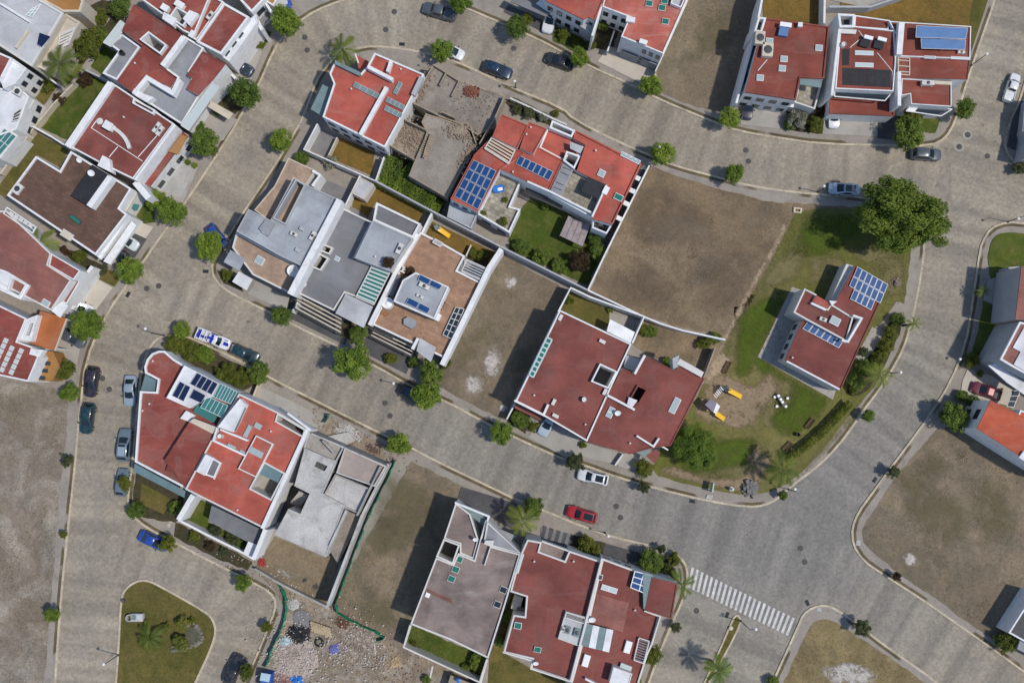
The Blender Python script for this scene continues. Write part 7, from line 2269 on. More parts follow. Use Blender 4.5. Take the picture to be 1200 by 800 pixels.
IRON = mat('cast_iron', (.085, .080, .074), .8, .3, (.16, .14, .12), .5, 3.0)
def manhole(x, y, label, ring=False):
    c = W(x, y, 0)
    mb = MB(); mb.lathe((c.x, c.y, .004), [(.42, 0), (.42, .006), (.36, .008), (.36, .004), (.32, .010), (.0, .010)], 20)
    o = tag(mb.build('manhole_cover', IRON, None, 30), label, 'manhole cover', 'manhole covers in the roads')
    if ring:
        m2 = MB(); m2.ring([(c.x + .72 * math.cos(t * PI / 12), c.y + .72 * math.sin(t * PI / 12)) for t in range(24)], [(c.x + .48 * math.cos(t * PI / 12), c.y + .48 * math.sin(t * PI / 12)) for t in range(24)], .001, .010)
        m2.build('collar', DRIVE, o)
for x, y, lb, r in [(357, 44, 'manhole cover by the bend nearest the round dense tree', 0), (360, 59, 'manhole cover at the bend, farther from the tree', 0), (462, 14, 'manhole cover left of the dark slate pickup', 0), (452, 35, 'manhole cover in the road above the palm kerb', 0),
                    (602, 57, 'manhole cover by the shadow of the carport tree', 0), (172, 338, 'manhole cover nearer the driveway tree at the junction', 0), (186, 335, 'manhole cover nearer the middle of the junction', 0),
                    (874, 176, 'upper manhole cover in the road below the stone terrace house', 0), (877, 189, 'lower manhole cover in the road near the small verge tree', 0), (1124, 172, 'pale collared manhole cover nearer the slate car', 1), (1134, 158, 'pale collared manhole cover near the kerb corner', 1), (1157, 183, 'manhole cover in the wide right junction', 0),
                    (120, 443, 'manhole cover beside the near black car', 0), (128, 456, 'manhole cover between near black car and silver sedan', 0), (451, 472, 'manhole cover closest to the covered dark blue car', 0), (457, 487, 'manhole cover in the road above the netting tree', 0),
                    (722, 593, 'manhole cover in the road below the white sunroof car', 0), (727, 606, 'manhole cover in the road beyond the red car', 0), (938, 642, 'manhole cover in the middle of the wide worn junction', 0), (943, 658, 'manhole cover below the middle of the worn junction', 0),
                    (816, 715, 'manhole cover in the street beside the corner house', 0), (953, 718, 'manhole cover in the pavement past the crossing', 0), (853, 748, 'round pale collared cover in the grassy median', 1)]:
    manhole(x, y, lb, r)
def drain(x, y, deg, label):
    c = W(x, y, 0); a = ia(deg)
    o = None
    mb = MB(); mb.box((c.x, c.y, .002), (.85, .5, .01), a)
    for k in range(7):
        t = (k - 3) * .11
        mb.box((c.x + math.cos(a) * t, c.y + math.sin(a) * t, .008), (.045, .46, .012), a)
    tag(mb.build('storm_drain', BLACKR), label, 'storm drain', 'storm drain grates by the kerbs')
for x, y, d, lb in [(471, 52, 3, 'storm drain grate at the kerb near the palm corner'), (811, 587, 10, 'storm drain grate at the lower park kerb'), (1025, 562, -55, 'storm drain grate by the open corner lot'), (946, 706, 65, 'storm drain grate at the ramp past the crossing'), (852, 720, -65, 'storm drain grate at the tip of the median'), (241, 318, 0, 'storm drain grate at the corner under the white canopy'), (150, 345, 120, 'storm drain grate near the driveway tree')]:
    drain(x, y, d, lb)

# construction netting
NETM = mat('green_netting', (.012, .26, .14), .8, .25, (.03, .36, .21), .5, 1.5)
def net(pts, hgt, label, seed=1):
    R = random.Random(seed)
    w = WP(pts, hgt)
    o = tag(empty('netting_fence', (w[0].x, w[0].y, .1)), label, 'netting fence')
    mb = MB(); pm = MB()
    vs = []; L = 0
    for i in range(len(w) - 1):
        n = max(2, int((w[i + 1] - w[i]).length / .5))
        for k in range(n):
            p = w[i].lerp(w[i + 1], k / n)
            vs.append(Vector((p.x + R.uniform(-.09, .09), p.y + R.uniform(-.09, .09), hgt - R.uniform(0, .3))))
        pm.tube((w[i].x, w[i].y, .05), (w[i].x, w[i].y, hgt + .15), .04, n=6)
    k = len(vs)
    bot = [Vector((p.x + R.uniform(-.1, .1), p.y + R.uniform(-.1, .1), .15)) for p in vs]
    th = Vector((.03, .03, 0))
    mb.add(vs + bot + [p + th for p in vs] + [p + th for p in bot], [[i, i + 1, k + i + 1, k + i] for i in range(k - 1)] + [[2 * k + i, 3 * k + i, 3 * k + i + 1, 2 * k + i + 1] for i in range(k - 1)] + [[i, 2 * k + i, 2 * k + i + 1, i + 1] for i in range(k - 1)])
    mb.build('netting', NETM, o, fix=False)
    pm.build('posts', WOODL, o)
net([(463, 540), (448, 572), (432, 604), (416, 645), (402, 682), (393, 708), (394, 718), (406, 726), (424, 734), (440, 742), (450, 748), (444, 752), (436, 750)], 1.5, 'green construction netting running along the unfinished house and turning into the dirt lot')
net([(299, 668), (318, 678), (328, 688), (334, 704), (334, 718), (328, 738), (320, 756), (313, 774), (308, 788)], 1.5, 'green netting curving along the pavement round the building site', 3)
net([(384, 486), (378, 500)], 1.9, 'short green netting at the corner of the pale concrete house', 5)

# rubble and site things
def heap(x, y, rpx, hgt, n, size, mt, label, name='rubble_pile', cat='rubble heap', seed=1, el=1.0, deg=0):
    R = random.Random(seed)
    mb = MB()
    a = ia(deg)
    c = W(x, y, .15)
    if n >= 20 and name != 'timber_heap':
        vs, fs = [], []
        for q in range(7):
            for i in range(18):
                t = 2 * PI * i / 18; e = q / 6 * .95 * (1 + R.uniform(-.12, .12))
                X, Y = e * math.cos(t) * rpx / 8 * el, e * math.sin(t) * rpx / 8 / el
                vs.append((c.x + X * math.cos(a) - Y * math.sin(a), c.y + X * math.sin(a) + Y * math.cos(a), .10 + hgt * .7 * max(0, 1 - (q / 6) ** 1.5) * R.uniform(.7, 1.1)))
        for q in range(6):
            for i in range(18):
                j = (i + 1) % 18
                fs.append([q * 18 + i, q * 18 + j, (q + 1) * 18 + j, (q + 1) * 18 + i])
        mb.add(vs, fs)
    n = int(n * 1.7); size *= .62
    for k in range(n):
        u, v = R.gauss(0, .45), R.gauss(0, .45)
        d = math.hypot(u, v)
        if d > .95: continue
        X, Y = u * rpx / 8 * el, v * rpx / 8 / el
        z = .08 + hgt * .75 * max(0, 1 - d ** 1.5) * R.uniform(.6, 1.05)
        s = size * R.uniform(.4, 1.5)
        px, py = c.x + X * math.cos(a) - Y * math.sin(a), c.y + X * math.sin(a) + Y * math.cos(a)
        if R.random() < .5:
            mb.box((px, py, z), (s, s * R.uniform(.4, .9), s * .5), R.uniform(0, 3), 0, R.uniform(-.5, .5))
        else:
            mb.blob((px, py, z + s * .2), (s * .5, s * .45, s * .35), R.randrange(999), 0, 6, 4, .25)
    return tag(mb.build(name, mt), label, cat)
heap(345, 770, 30, .7, 620, .34, mat('pale_rubble', (.43, .36, .31), .95, .25, (.27, .20, .15), .5, 1.2), 'big pale heap of broken plaster beside the curved netting')
heap(350, 743, 15, .6, 220, .36, mat('black_bags', (.022, .022, .026), .6, .4), 'dark heap of black debris above the pale plaster heap', 'debris_heap', 'debris', 4)
heap(336, 752, 8, .5, 50, .42, mat('pale_blue_bags', (.42, .52, .56), .6, .25), 'small heap of pale blue sacks beside the black debris', 'sack_heap', 'sacks', 5)
heap(420, 756, 24, .6, 330, .32, mat('mixed_rubble', (.32, .26, .205), .95, .4, (.17, .13, .1), .5, 1.5), 'scattered heap of mixed grey rubble by the netting corner', seed=6)
heap(402, 728, 10, .3, 60, .3, mat('rusty_scrap', (.15, .075, .05), .9, .4), 'small rusty scrap heap inside the netting bend', 'scrap_heap', 'scrap', 7)
heap(307, 659, 6, .6, 40, .35, mat('red_bags', (.38, .06, .05), .7, .3), 'small red heap at the corner of the earthen yard', 'sack_heap', 'sacks', 8)
heap(333, 672, 12, .3, 60, .25, CONC, 'loose stones along the inside of the low front wall', 'stone_heap', 'stones', 9, 1.6, 30)
heap(357, 679, 4, .4, 20, .3, IRON, 'small dark pile on the earthen yard', 'debris_heap', 'debris', 10)
heap(370, 687, 5, .4, 26, .3, IRON, 'elongated dark scrap pile on the earthen yard', 'debris_heap', 'debris', 11)
heap(333, 799, 14, .4, 90, .3, mat('red_scrap', (.33, .18, .15), .9, .5, (.5, .48, .45), .7, 2.), 'strip of mixed scrap at the bottom edge near the blue tarp', 'scrap_heap', 'scrap', 12)
heap(344, 708, 8, .3, 40, .25, CONCP, 'small pale gravel heap on the grey slab by the netting', 'gravel_heap', 'gravel heap', 13)
heap(462, 776, 8, .25, 60, .4, WOODL, 'pile of broken timber on the brown building site', 'timber_pile', 'timber', 14)
heap(690, 476, 1, .1, 2, .1, CONC, 'pebble on the dark red roof', 'pebble', 'pebble', 15) if False else None
patch('site_slab', [(342, 716), (360, 714), (368, 726), (362, 736), (346, 738)], PATIO, 1)
mb = MB()
R_ = random.Random(3)
for i in range(8):
    for j in range(4):
        x, y = 365 + i * 3.0 + j * .6, 729 + i * 1.0 + j * 2.9
        c = W(x, y, .6)
        mb.box((c.x, c.y, .12), (.36, .34, .55 + R_.uniform(0, .25)), ia(18 + R_.uniform(-6, 6)))
tag(mb.build('block_stack', mat('sandy_block', (.44, .35, .22), .95, .2)), 'stack of sandy coloured blocks beside the black debris', 'block stack')
c = W(374, 752, .2)
mb = MB(); mb.lathe((c.x, c.y, .13), [(.40, .02), (.62, .0), (.70, .12), (.62, .25), (.40, .22), (.38, .10), (.40, .02)], 24)
mb.f = mb.f[:-2]; mb.m = mb.m[:-2]
tag(mb.build('old_tyre', TYRE, None, 40, fix=False), 'old tyre lying flat on the building site', 'tyre')
heap(392, 760, 7, .5, 60, .4, plain('violet_sheet', (.16, .16, .40), .5), 'crumpled violet blue sheet on the building site', 'crumpled_sheet', 'sheet', 20)
heap(348, 797, 9, .4, 60, .5, BLUEP, 'bright blue tarp heap at the bottom edge', 'tarp_heap', 'tarp', 21)
def plank(p, q, w, label, mt=OFFWHITE, name='timber_plank', th=.06):
    a, b2 = W(*p, .2), W(*q, .2)
    d = b2 - a; c = (a + b2) / 2
    mb = MB(); mb.box((c.x, c.y, .16), (d.length, w, th), math.atan2(d.y, d.x)); mb.box((c.x, c.y, .10), (.1, w * 1.2, .06), math.atan2(d.y, d.x))
    tag(mb.build(name, mt), label, 'plank')
plank((343, 669), (343.5, 682), .22, 'white plank lying on the earthen yard')
plank((507, 780), (504, 794), .25, 'pale plank at the edge of the building site')
plank((439, 753), (440, 768), .12, 'thin pale pole lying below the netting tip')
plank((451, 780), (462, 772), .15, 'broken board on the building site', WOODL)
# site shed
o = tag(empty('site_shed', W(312, 794, .1)), 'small site shed with pale blue roof at the bottom edge', 'shed')
mb = MB(); mb.prism(WP([(306, 792), (310, 788), (318, 790), (316, 806), (304, 806)], 2.2), .1, 2.2); mb.build('wall', BLUEW, o)
mb = MB(); mb.prism(WP([(306, 788), (317, 790), (315, 799), (304, 797)], 2.4), 2.22, 2.3); mb.build('roof', mat('pale_blue_roof', (.42, .55, .62), .6, .1), o)
o = tag(empty('site_shed', W(535, 797, .1)), 'low shed with tan roof and blue barrel below the small enclosed lawn', 'shed')
mb = MB(); mb.prism(WP([(529, 792), (556, 803), (554, 812), (524, 806)], 2.0), .1, 1.9); mb.build('wall', BLOCKW, o)
mb = MB(); mb.prism(WP([(528, 791), (558, 803), (556, 814), (523, 807)], 2.2), 1.95, 2.05); mb.build('roof', mat('tan_roof', (.33, .26, .19), .9, .15), o)
mb = MB(); c = W(537, 797, 2.8); mb.lathe((c.x, c.y, 2.06), [(.3, 0), (.32, .4), (.3, .8), (.1, .85)], 14)
tag(mb.build('barrel', BLUEP, None, 35), 'blue barrel standing on the tan shed roof', 'barrel')

# ------------------------------------------------------------------ playground
def slide(p, q, z0, o, wd=.62):
    a, b2 = W(*p, z0), W(*q, .35)
    d = b2 - a; L2 = math.hypot(d.x, d.y); u = Vector((d.x / L2, d.y / L2, 0)); s_ = Vector((-u.y, u.x, 0))
    mb = MB(); n = 8
    vs = []
    for k in range(n + 1):
        t = k / n
        z = z0 + (0.30 - z0) * (t ** 1.15 if t < .8 else (.774 + (t - .8) * 1.13))
        c = a + u * L2 * t
        for (e, h_) in ((-.5, .22), (-.48, 0.0), (.48, 0.0), (.5, .22), (.56, .22), (.56, -.08), (-.56, -.08), (-.56, .22)):
            vs.append(Vector((c.x, c.y, max(.14, z))) + s_ * e * wd + Vector((0, 0, h_)))
    for k in range(n):
        for i in range(8):
            j = (i + 1) % 8
            mb.f.append([k * 8 + i, k * 8 + j, (k + 1) * 8 + j, (k + 1) * 8 + i]); mb.m.append(0)
    mb.v = vs
    mb.f.append(list(range(8))); mb.f.append([n * 8 + i for i in range(8)][::-1]); mb.m += [0, 0]
    mb.build('slide', YELL, o)
ROOFL = plain('playhouse_lilac', (.30, .27, .33), .6); ROOFW = plain('playhouse_white', (.72, .72, .70), .5)
o = tag(empty('play_tower', W(834, 479, .14)), 'roofed play tower with lilac and white gable and short yellow slide', 'play tower')
A, B_, C_, D_ = WP([(827, 474), (835, 468), (843, 474), (835, 483)], 2.5)
mb = MB()
for p in (A, B_, C_, D_):
    mb.tube((p.x, p.y, .1), (p.x, p.y, 2.45), .05, n=6)
mb.build('posts', WOODD, o)
mb = MB(); mb.prism([A, B_, C_, D_], 1.15, 1.25); mb.build('platform', WOODD, o)
rid0, rid1 = (A + D_) / 2, (B_ + C_) / 2
r0, r1 = W(836, 483, 3.1), W(840, 472, 3.1)
quad = WP([(826, 474), (833, 467), (841, 472), (835, 482)], 2.5)
mb = MB(); mb.add([quad[0], quad[1], r1, r0, quad[0] - Vector((0, 0, .06)), quad[1] - Vector((0, 0, .06)), r1 - Vector((0, 0, .06)), r0 - Vector((0, 0, .06))], [[0, 1, 2, 3], [7, 6, 5, 4], [0, 4, 5, 1], [1, 5, 6, 2], [2, 6, 7, 3], [3, 7, 4, 0]]); mb.build('roof_sheet', ROOFL, o)
q2 = WP([(839, 485), (844, 476)], 2.5)
mb = MB(); mb.add([r0, r1, q2[1], q2[0], r0 - Vector((0, 0, .06)), r1 - Vector((0, 0, .06)), q2[1] - Vector((0, 0, .06)), q2[0] - Vector((0, 0, .06))], [[0, 1, 2, 3], [7, 6, 5, 4], [0, 4, 5, 1], [1, 5, 6, 2], [2, 6, 7, 3], [3, 7, 4, 0]]); mb.build('roof_sheet', ROOFW, o)
slide((839, 484), (849, 491), 1.25, o)
o = tag(empty('play_platform', W(850, 457, .14)), 'open play platform with long yellow slide and dark ladder', 'play platform')
q = WP([(846, 453), (851, 452), (855, 457), (850, 459)], 1.5)
mb = MB(); mb.prism(q, 1.4, 1.5); mb.build('platform', mat('dark_teal_plastic', (.02, .06, .08), .5, .1), o)
mb = MB()
for p in q:
    mb.tube((p.x, p.y, .1), (p.x, p.y, 2.3), .05, n=6)
for k in range(4):
    mb.tube(q[k] + Vector((0, 0, .8)), q[(k + 1) % 4] + Vector((0, 0, .8)), .03, n=5)
mb.build('frame', STEELD, o)
mb = MB(); a, b2 = W(838, 464, .2), W(846, 455, 1.5)
for k in range(6):
    p = a.lerp(b2, k / 5); mb.box((p.x, p.y, p.z - .05), (.12, .7, .05), ia(-40))
s_ = Vector((.25, .22, 0))
mb.tube(a + s_, b2 + s_, .03, n=5); mb.tube(a - s_, b2 - s_, .03, n=5); mb.build('ladder', PLASW, o)
slide((854, 457), (869, 465), 1.5, o)
# bare yard slide
o = tag(empty('garden_slide', W(518, 271, .14)), 'yellow garden slide standing on the small walled lawn', 'slide')
slide((514, 268), (527, 277), 1.4, o)
q = WP([(508, 265), (512, 263), (516, 268), (511, 270)], 1.4)
mb = MB(); mb.prism(q, 1.3, 1.4)
for p in q: mb.tube((p.x, p.y, .1), (p.x, p.y, 2.0), .05, n=6)
mb.build('platform', TEALG, o)

# picnic table and stools
c = W(915.5, 468.5, .7); a = ia(58)
o = tag(empty('picnic_table', (c.x, c.y, .14)), 'dark picnic table with pale round inlays between four white stools', 'picnic table')
mb = MB(); mb.box((c.x, c.y, .68), (2.0, .55, .08), a); mb.box((c.x, c.y, .14), (.3, .3, .55), a); mb.build('tabletop', STEELD, o)
for t in (-.7, -.1, .35):
    m2 = MB(); m2.lathe((c.x + math.cos(a) * t, c.y + math.sin(a) * t, .765), [(.2, 0), (.2, .02), (.0, .02)], 14); m2.build('inlay', PLASW, o)
for x, y, lb in ((908, 465, 'white stool by the dark picnic table, toward the worn sand'), (923, 466.5, 'white stool by the dark picnic table, toward the clubhouse'), (910.5, 476, 'white stool by the dark picnic table, toward the bin side'), (921, 476, 'white stool at the far bench end of the dark picnic table')):
    c = W(x, y, .45); mb = MB(); mb.lathe((c.x, c.y, .13), [(.14, 0), (.1, .2), (.2, .32), (.2, .36), (.0, .37)], 14)
    tag(mb.build('stool', PLASW, None, 40), lb, 'stool', 'stools around the picnic table')
def bench(x, y, deg, label, L=1.7):
    c = W(x, y, .45); a = ia(deg)
    o = tag(empty('park_bench', (c.x, c.y, .14), a), label, 'bench', 'park benches')
    def ch(nm, mb, mt):
        q = bpy.data.objects.new(nm, mb.mesh(nm, mt, fix=True)); COL.objects.link(q); q.parent = o
    mb = MB()
    for k in range(4): mb.box((0, -.18 + k * .13, .30), (L, .1, .04))
    ch('seat', mb, WOODD)
    mb = MB()
    for k in range(3): mb.box((0, -.30 - k * .02, .40 + k * .13), (L, .04, .1))
    ch('backrest', mb, WOODD)
    for s_ in (-1, 1):
        mb = MB(); mb.box((s_ * (L / 2 - .15), 0, 0), (.07, .5, .3)); mb.box((s_ * (L / 2 - .15), -.3, .28), (.06, .05, .45)); ch('leg', mb, STEELD)
bench(948.5, 495.5, -52, 'brown park bench closest to the clubhouse corner')
bench(922, 522.5, -45, 'brown park bench closest to the corner palm')
bench(851, 430, -62, 'weathered bench on the worn path near the bare yard', 1.9)
c = W(935, 509, .6); mb = MB(); mb.lathe((c.x, c.y, .14), [(.24, 0), (.28, .7), (.3, .72), (.24, .74), (.22, .3), (.0, .3)], 14)
mb.box((c.x + .42, c.y - .15, .14), (.08, .08, 1.0))
tag(mb.build('litter_bin', PLASK, None, 40), 'black litter bin between the two park benches', 'bin')
# sign board and statue
o = tag(empty('notice_board', W(834, 574, .14)), 'narrow pale green notice board beside the lower park pavement', 'notice board')
mb = MB(); c = W(835, 571, 1.6); mb.box((c.x, c.y, .8), (.18, 1.3, 1.3), ia(10)); mb.build('panel', mat('pale_green_panel', (.40, .52, .43), .6, .15), o)
mb = MB(); mb.box((c.x, c.y - .55, .1), (.12, .12, .75)); mb.box((c.x, c.y + .55, .1), (.12, .12, .75)); mb.build('posts', OFFWHITE, o)
patch('concrete_pad', [(829, 579), (836, 580), (834, 585), (827, 584)], CONCP)
c = W(858, 573, .9)
mb = MB(); mb.lathe((c.x, c.y, .13), [(.32, 0), (.32, .3), (.18, .38), (.15, .9), (.24, 1.05), (.14, 1.2), (.17, 1.35), (.05, 1.48)], 14)
tag(mb.build('stone_finial', WHITE, None, 40), 'white stone post standing by the lower park pavement', 'stone post')
heap(879, 572, 10, .9, 46, 1.0, mat('grey_boulder', (.20, .19, .175), .95, .25), 'group of grey boulders at the lower park edge', 'boulder_group', 'boulders', 31)
heap(1050, 331, 6, .6, 30, .5, mat('mixed_boulder', (.22, .17, .14), .95, .35), 'small stone group with plants beside the clubhouse panels', 'boulder_group', 'boulders', 32)
c = W(936, 246, .4); mb = MB(); mb.ring(rectpx(0, 0, 0, 0, 0) and [tuple(W(a_, b_, .3)[:2]) for a_, b_ in ((930, 243), (940, 244), (939, 250), (930, 249))], [tuple(W(a_, b_, .3)[:2]) for a_, b_ in ((932, 244.5), (938, 245.5), (937.5, 248.5), (932, 248))], .1, .4)
tag(mb.build('valve_box', CREAM), 'small open concrete valve box at the park corner', 'valve box')
# island
o = tag(empty('water_meter_box', W(159, 723, .14)), 'grey concrete equipment box with round cage on the grass island', 'equipment box')
mb = MB(); mb.prism(WP([(153, 719), (167, 719), (167, 728), (153, 728)], .9), .1, .85); mb.build('box_body', CONCP, o)
for k in range(2):
    m2 = MB(); m2.prism(WP([(154 + k * 6.5, 720), (159 + k * 6.5, 720), (159 + k * 6.5, 726), (154 + k * 6.5, 726)], .9), .8, .91); m2.build('lid', TEALG if k == 0 else ALU, o)
mb = MB(); c = W(151, 724, .9)
mb.ring([(c.x + .5 * math.cos(t * PI / 8), c.y + .5 * math.sin(t * PI / 8)) for t in range(16)], [(c.x + .42 * math.cos(t * PI / 8), c.y + .42 * math.sin(t * PI / 8)) for t in range(16)], .1, .9); mb.build('cage', ALU, o)
shrub(213, 731, 8.5, 'clipped round topiary on the grass island', 'G', None, hk=.9)
shrub(212, 752, 10.5, 'yellow green bush with white stone ornament on the grass island', 'G', None)
shrub(224, 727, 5, 'small shrub beside the clipped topiary', 'C', None); shrub(206, 748, 6, 'low shrub next to the yellow green island bush', 'E', None)
shrub(194, 735, 6, 'small yellow shrub toward the island palm', 'C', None)
c = W(213, 750, 1.4); mb = MB(); mb.lathe((c.x, c.y, .12), [(.3, 0), (.25, .6), (.32, .8), (.2, 1.2), (.25, 1.35), (.06, 1.5)], 12)
tag(mb.build('stone_ornament', WHITE, None, 40), 'white stone ornament standing within the island bush', 'ornament')
mb = MB()
R_ = random.Random(5)
for k in range(46):
    t = k / 46 * 5.6 - 2.4
    c = W(222 + 14 * math.cos(t) + R_.uniform(-1.5, 1.5), 744 + 13 * math.sin(t) + R_.uniform(-1.5, 1.5), .2)
    s_ = R_.uniform(.18, .42)
    mb.blob((c.x, c.y, .18), (s_, s_ * .85, s_ * .7), k, 0, 7, 5, .2)
for k in range(26):
    c = W(205 + R_.uniform(-7, 14), 760 + R_.uniform(-3, 3), .2); s_ = R_.uniform(.12, .3)
    mb.blob((c.x, c.y, .18), (s_, s_ * .85, s_ * .7), k + 90, 0, 7, 5, .2)
tag(mb.build('rockery_stones', mat('grey_rock', (.19, .175, .14), .95, .3)), 'curved ring of grey stones round the island pond bed', 'rockery')
patch('pond_bed', [(218, 734), (230, 734), (236, 744), (232, 754), (222, 754), (216, 746)], mat('damp_pebbles', (.095, .092, .06), .7, .35, None, .3, 2.0), 1)
c = W(143.5, 704, .8); mb = MB(); mb.lathe((c.x, c.y, .12), [(.22, 0), (.2, .5), (.26, .52), (.26, .6), (.05, .66)], 12); mb.box((c.x, c.y, .12), (.1, .5, .5))
tag(mb.build('hydrant_post', IRON, None, 40), 'small dark bollard at the island kerb', 'bollard')
c = W(857, 736, .5); mb = MB(); mb.lathe((c.x, c.y, .12), [(.3, 0), (.3, .25), (.12, .3), (.0, .3)], 14)
tag(mb.build('valve_cover', CREAM, None, 40), 'pale round cover near the tip of the median', 'valve cover')
mb = MB(); c = W(1003, 637, .3)
mb.box((1003 * 0 + W(1006, 636, .2).x, W(1006, 636, .2).y, .12), (.6, .75, .06), ia(5)); mb.box((W(1006, 636, .2).x, W(1006, 636, .2).y, .18), (.4, .5, .02), ia(5))
tag(mb.build('access_hatch', CONCP), 'pale square access hatch in the rounded pavement of the open lot', 'access hatch')
mb = MB(); c = W(960, 714, .2); mb.box((c.x, c.y, .12), (.7, .5, .05), 0); mb.box((c.x, c.y, .17), (.5, .35, .02), 0)
tag(mb.build('access_hatch', CONCP), 'pale rectangular access hatch at the ramp past the crossing', 'access hatch')

# loose things on roofs and terraces
def lying(x, y, z, L, Wd, h, deg, mt, name, label, cat):
    c = W(x, y, z + h); a = ia(deg)
    mb = MB(); n = 12
    vs, fs = [], []
    pr = [(0.0, .0), (.92, .0), (1, .25), (1, .7), (.86, 1), (.0, 1)]
    for k, (s_, q) in enumerate(pr):
        for i in range(n):
            t = 2 * PI * i / n
            e = abs(math.cos(t)) ** .5 * (1 if math.cos(t) > 0 else -1), abs(math.sin(t)) ** .5 * (1 if math.sin(t) > 0 else -1)
            X, Y = e[0] * s_ * L / 16, e[1] * s_ * Wd / 16
            vs.append((c.x + X * math.cos(a) - Y * math.sin(a), c.y + X * math.sin(a) + Y * math.cos(a), z + q * h))
    for k in range(5):
        for i in range(n):
            j = (i + 1) % n
            fs.append([k * n + i, k * n + j, (k + 1) * n + j, (k + 1) * n + i])
    mb.add(vs, fs)
    return tag(mb.build(name, mt, None, 45), label, cat)
lying(584, 221, 3.8, 14, 9, .5, -12, BLUEP, 'toy_pool', 'bright blue inflatable tub on the stone roof terrace', 'tub')
lying(586, 221.5, 4.25, 6, 4, .12, -12, PLASW, 'folded_towel', 'white folded towel lying in the blue tub', 'towel')
for x, y, r, lb in ((590, 260, 6, 'potted shrub at the lower corner of the stone roof terrace'), (566, 249, 4, 'little potted plant at the left of the stone roof terrace'), (592, 234, 4, 'dry potted plant at the stone terrace edge')):
    t = shrub(x, y, r, lb, 'C', 'potted plants on the stone terrace'); t.location.z = 3.8
    p = W(x, y, 4.3); t.location.x, t.location.y = p.x, p.y
for x, y, r, lb in ((480, 319, 6.5, 'dried brown plant beside the brick tan terrace air unit'), (456, 308, 8, 'brown leafless bush on the pale grey roof edge')):
    t = shrub(x, y, r, lb, 'D'); z = 4.1 if x > 470 else 6.8; p = W(x, y, z + .5); t.location = (p.x, p.y, z)
for x, y in ((520, 354), (518, 358), (516, 362)):
    pass
mb = MB()
for x, y in ((520, 354), (518, 358), (516, 362)):
    c = W(x, y, 4.5); mb.lathe((c.x, c.y, 4.04), [(.18, 0), (.25, .4), (.2, .4), (.0, .38)], 12)
tag(mb.build('pot_row', mat('dark_clay', (.12, .05, .03), .8, .2), None, 40), 'row of dark clay pots beside the raised panelled room', 'pots')
# pavilion with striped roof in the lawn
o = tag(empty('garden_pavilion', W(679, 271, .14)), 'garden pavilion with four weathered pinkish roof panels on the lawn', 'pavilion')
q = WP([(666, 253), (692, 264), (683, 289), (656, 276)], 2.7)
mb = MB()
for p in q: mb.tube((p.x, p.y, .1), (p.x, p.y, 2.6), .07, n=7)
mb.build('posts', WOODD, o)
PAV = mat('weathered_polycarbonate', (.33, .275, .27), .7, .25, (.16, .12, .11), .7, 1.2)
for k in range(4):
    t0, t1 = k / 4, (k + .94) / 4
    e = [q[0].lerp(q[1], t0), q[0].lerp(q[1], t1), q[3].lerp(q[2], t1), q[3].lerp(q[2], t0)]
    m2 = MB(); m2.prism(e, 2.62 + (k % 2) * .03, 2.7 + (k % 2) * .03); m2.build('roof_panel', PAV, o)
# white guard frame at the front of the pale skylight house etc.
o = tag(empty('site_frame', W(416, 500, .1)), 'low grey wall and cement rubble at the front of the pale concrete house', 'rubble') if False else None
heap(408, 508, 16, .5, 120, .4, CONCP, 'cement rubble in front of the pale concrete house', 'rubble_pile', 'rubble heap', 40, 1.5, 28)
heap(436, 526, 11, .4, 80, .3, mat('brown_debris', (.15, .10, .085), .95, .4), 'brown debris in front of the pinkish slab room', 'debris_heap', 'debris', 41, 1.4, 28)
BRK = mat('broken_block', (.29, .22, .165), .95, .35, (.17, .125, .095), .5, 2.0)
def slabheap(x, y, rpx, z, n, label, el=1.0, deg=0, seed=1, sz=.22, mt=None):
    R = random.Random(seed); mb = MB(); c = W(x, y, z); a = ia(deg)
    for k in range(n):
        X, Y = R.gauss(0, .5) * rpx / 8 * el, R.gauss(0, .5) * rpx / 8 / el
        s_ = sz * R.uniform(.4, 1.5)
        mb.box((c.x + X * math.cos(a) - Y * math.sin(a), c.y + X * math.sin(a) + Y * math.cos(a), z - .03 + .15 * R.random()), (s_, s_ * .7, s_ * .5), R.uniform(0, 3), 0, R.uniform(-.4, .4))
    o = mb.build('strewn_rubble', mt or BRK, fix=False); o['label'] = label
    return kind(o, 'stuff')
slabheap(476, 158, 22, 3.6, 420, 'broken blocks strewn over the sunken room of the ruin', 1.2, 27, 1)
slabheap(490, 104, 16, 3.85, 220, 'broken blocks along the left wall of the ruin', 1.6, 115, 2)
slabheap(540, 155, 13, 4.35, 160, 'broken blocks in the middle of the ruin', 1.5, 20, 3)
slabheap(550, 178, 12, 4.35, 130, 'broken blocks at the right edge of the ruin slab', 1.8, 115, 4)
slabheap(556, 118, 26, 3.85, 160, 'small debris over the front slab of the ruin', 1.3, 27, 5, .16)
slabheap(412, 612, 16, .2, 200, 'builders debris in the passage of the unfinished house', 2.2, 117, 6, .25)
slabheap(350, 690, 40, .2, 260, 'scattered debris along the low front wall of the earthen yard', 2.6, 27, 7, .16)
slabheap(420, 516, 30, .2, 260, 'crumbled cement across the front strip of the unfinished house', 2.2, 27, 8, .2)
slabheap(400, 745, 70, .2, 700, 'small debris scattered over the building site', 1.2, 20, 9, .09)
PALEB = mat('pale_broken_pieces', (.52, .49, .45), .9, .3, (.3, .26, .22), .5, 2.0)
slabheap(345, 764, 44, .35, 420, 'pale broken pieces strewn around the plaster heap', 1.1, 60, 21, .17, PALEB)
slabheap(420, 757, 34, .3, 320, 'pale broken pieces strewn over the mixed rubble', 1.1, 30, 22, .17, PALEB)
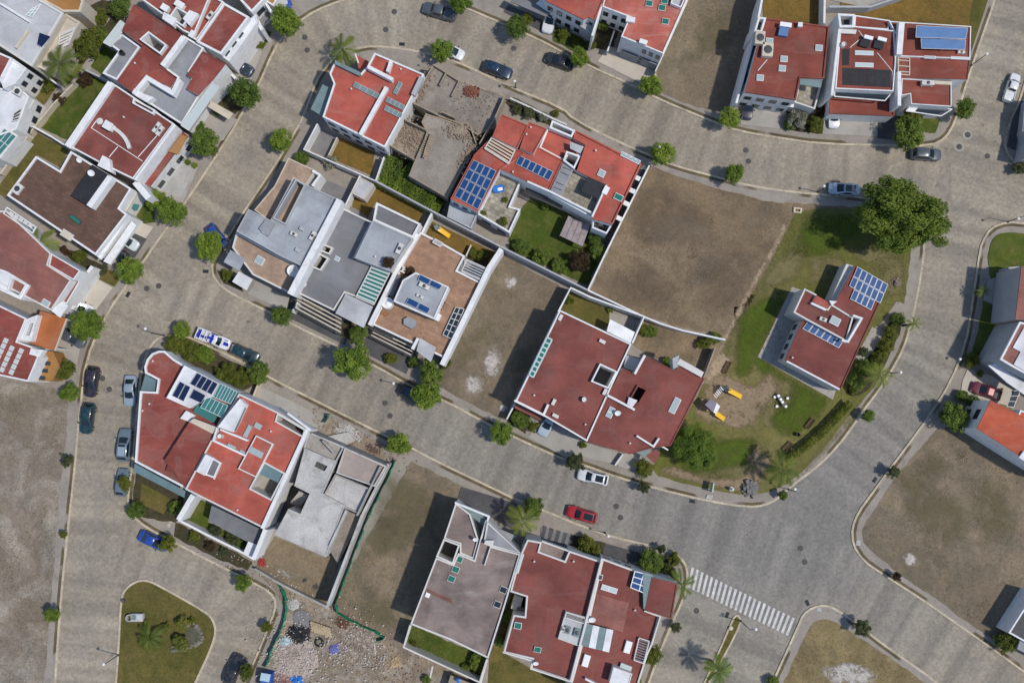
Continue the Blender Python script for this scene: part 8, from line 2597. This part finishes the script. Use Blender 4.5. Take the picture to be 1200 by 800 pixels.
slabheap(350, 692, 40, .22, 90, 'pale stones strewn along the low front wall', 2.4, 27, 23, .16, PALEB)
slabheap(372, 632, 30, 6.55, 60, 'specks of rubble on the pale slab of the unfinished house', 1.3, 27, 24, .14) if False else None
slabheap(455, 790, 40, .2, 240, 'small debris toward the lower edge of the building site', 1.3, 10, 10, .16)
# rubbish on the road edge
for x, y, lb in ((463, 449.5, ''),):
    pass
# ------------------------------------------------------------------ camera, sun, sky
cd = bpy.data.cameras.new('camera'); co = bpy.data.objects.new('camera', cd); COL.objects.link(co)
cd.sensor_width = 36.0; cd.sensor_fit = 'HORIZONTAL'; cd.lens = FPX / 1200.0 * 36.0
cd.clip_start = 1.0; cd.clip_end = 3000.0
co.location = CAM; co.rotation_euler = (TILT, 0, 0)
SC.camera = co
EL = math.radians(60)
SHAD = Vector((-29, 7, 0)).normalized()          # direction in which shadows fall (world)
sd = Vector((-SHAD.x * math.cos(EL), -SHAD.y * math.cos(EL), math.sin(EL)))
ld = bpy.data.lights.new('sun', 'SUN'); lo = bpy.data.objects.new('sun', ld); COL.objects.link(lo)
ld.energy = 3.0; ld.angle = math.radians(2.2); ld.color = (1.0, 0.945, 0.86)
lo.rotation_euler = (-sd).to_track_quat('-Z', 'Y').to_euler()
lo.location = (0, 0, 60)
w = bpy.data.worlds.new('World'); SC.world = w; w.use_nodes = True
nt = w.node_tree
sk = nt.nodes.new('ShaderNodeTexSky'); sk.sky_type = 'NISHITA'; sk.sun_disc = False
sk.sun_elevation = EL; sk.sun_rotation = math.atan2(sd.x, sd.y)
sk.air_density = 1.0; sk.dust_density = 1.6; sk.altitude = 1900
nt.links.new(sk.outputs[0], nt.nodes['Background'].inputs['Color'])
nt.nodes['Background'].inputs['Strength'].default_value = 0.15
vs_ = SC.view_settings
vs_.view_transform = 'Standard'; vs_.look = 'None'; vs_.gamma = 1.0; vs_.use_curve_mapping = False
vs_.exposure = 0.0
SC.render.engine = 'CYCLES'
SC.cycles.max_bounces = 6
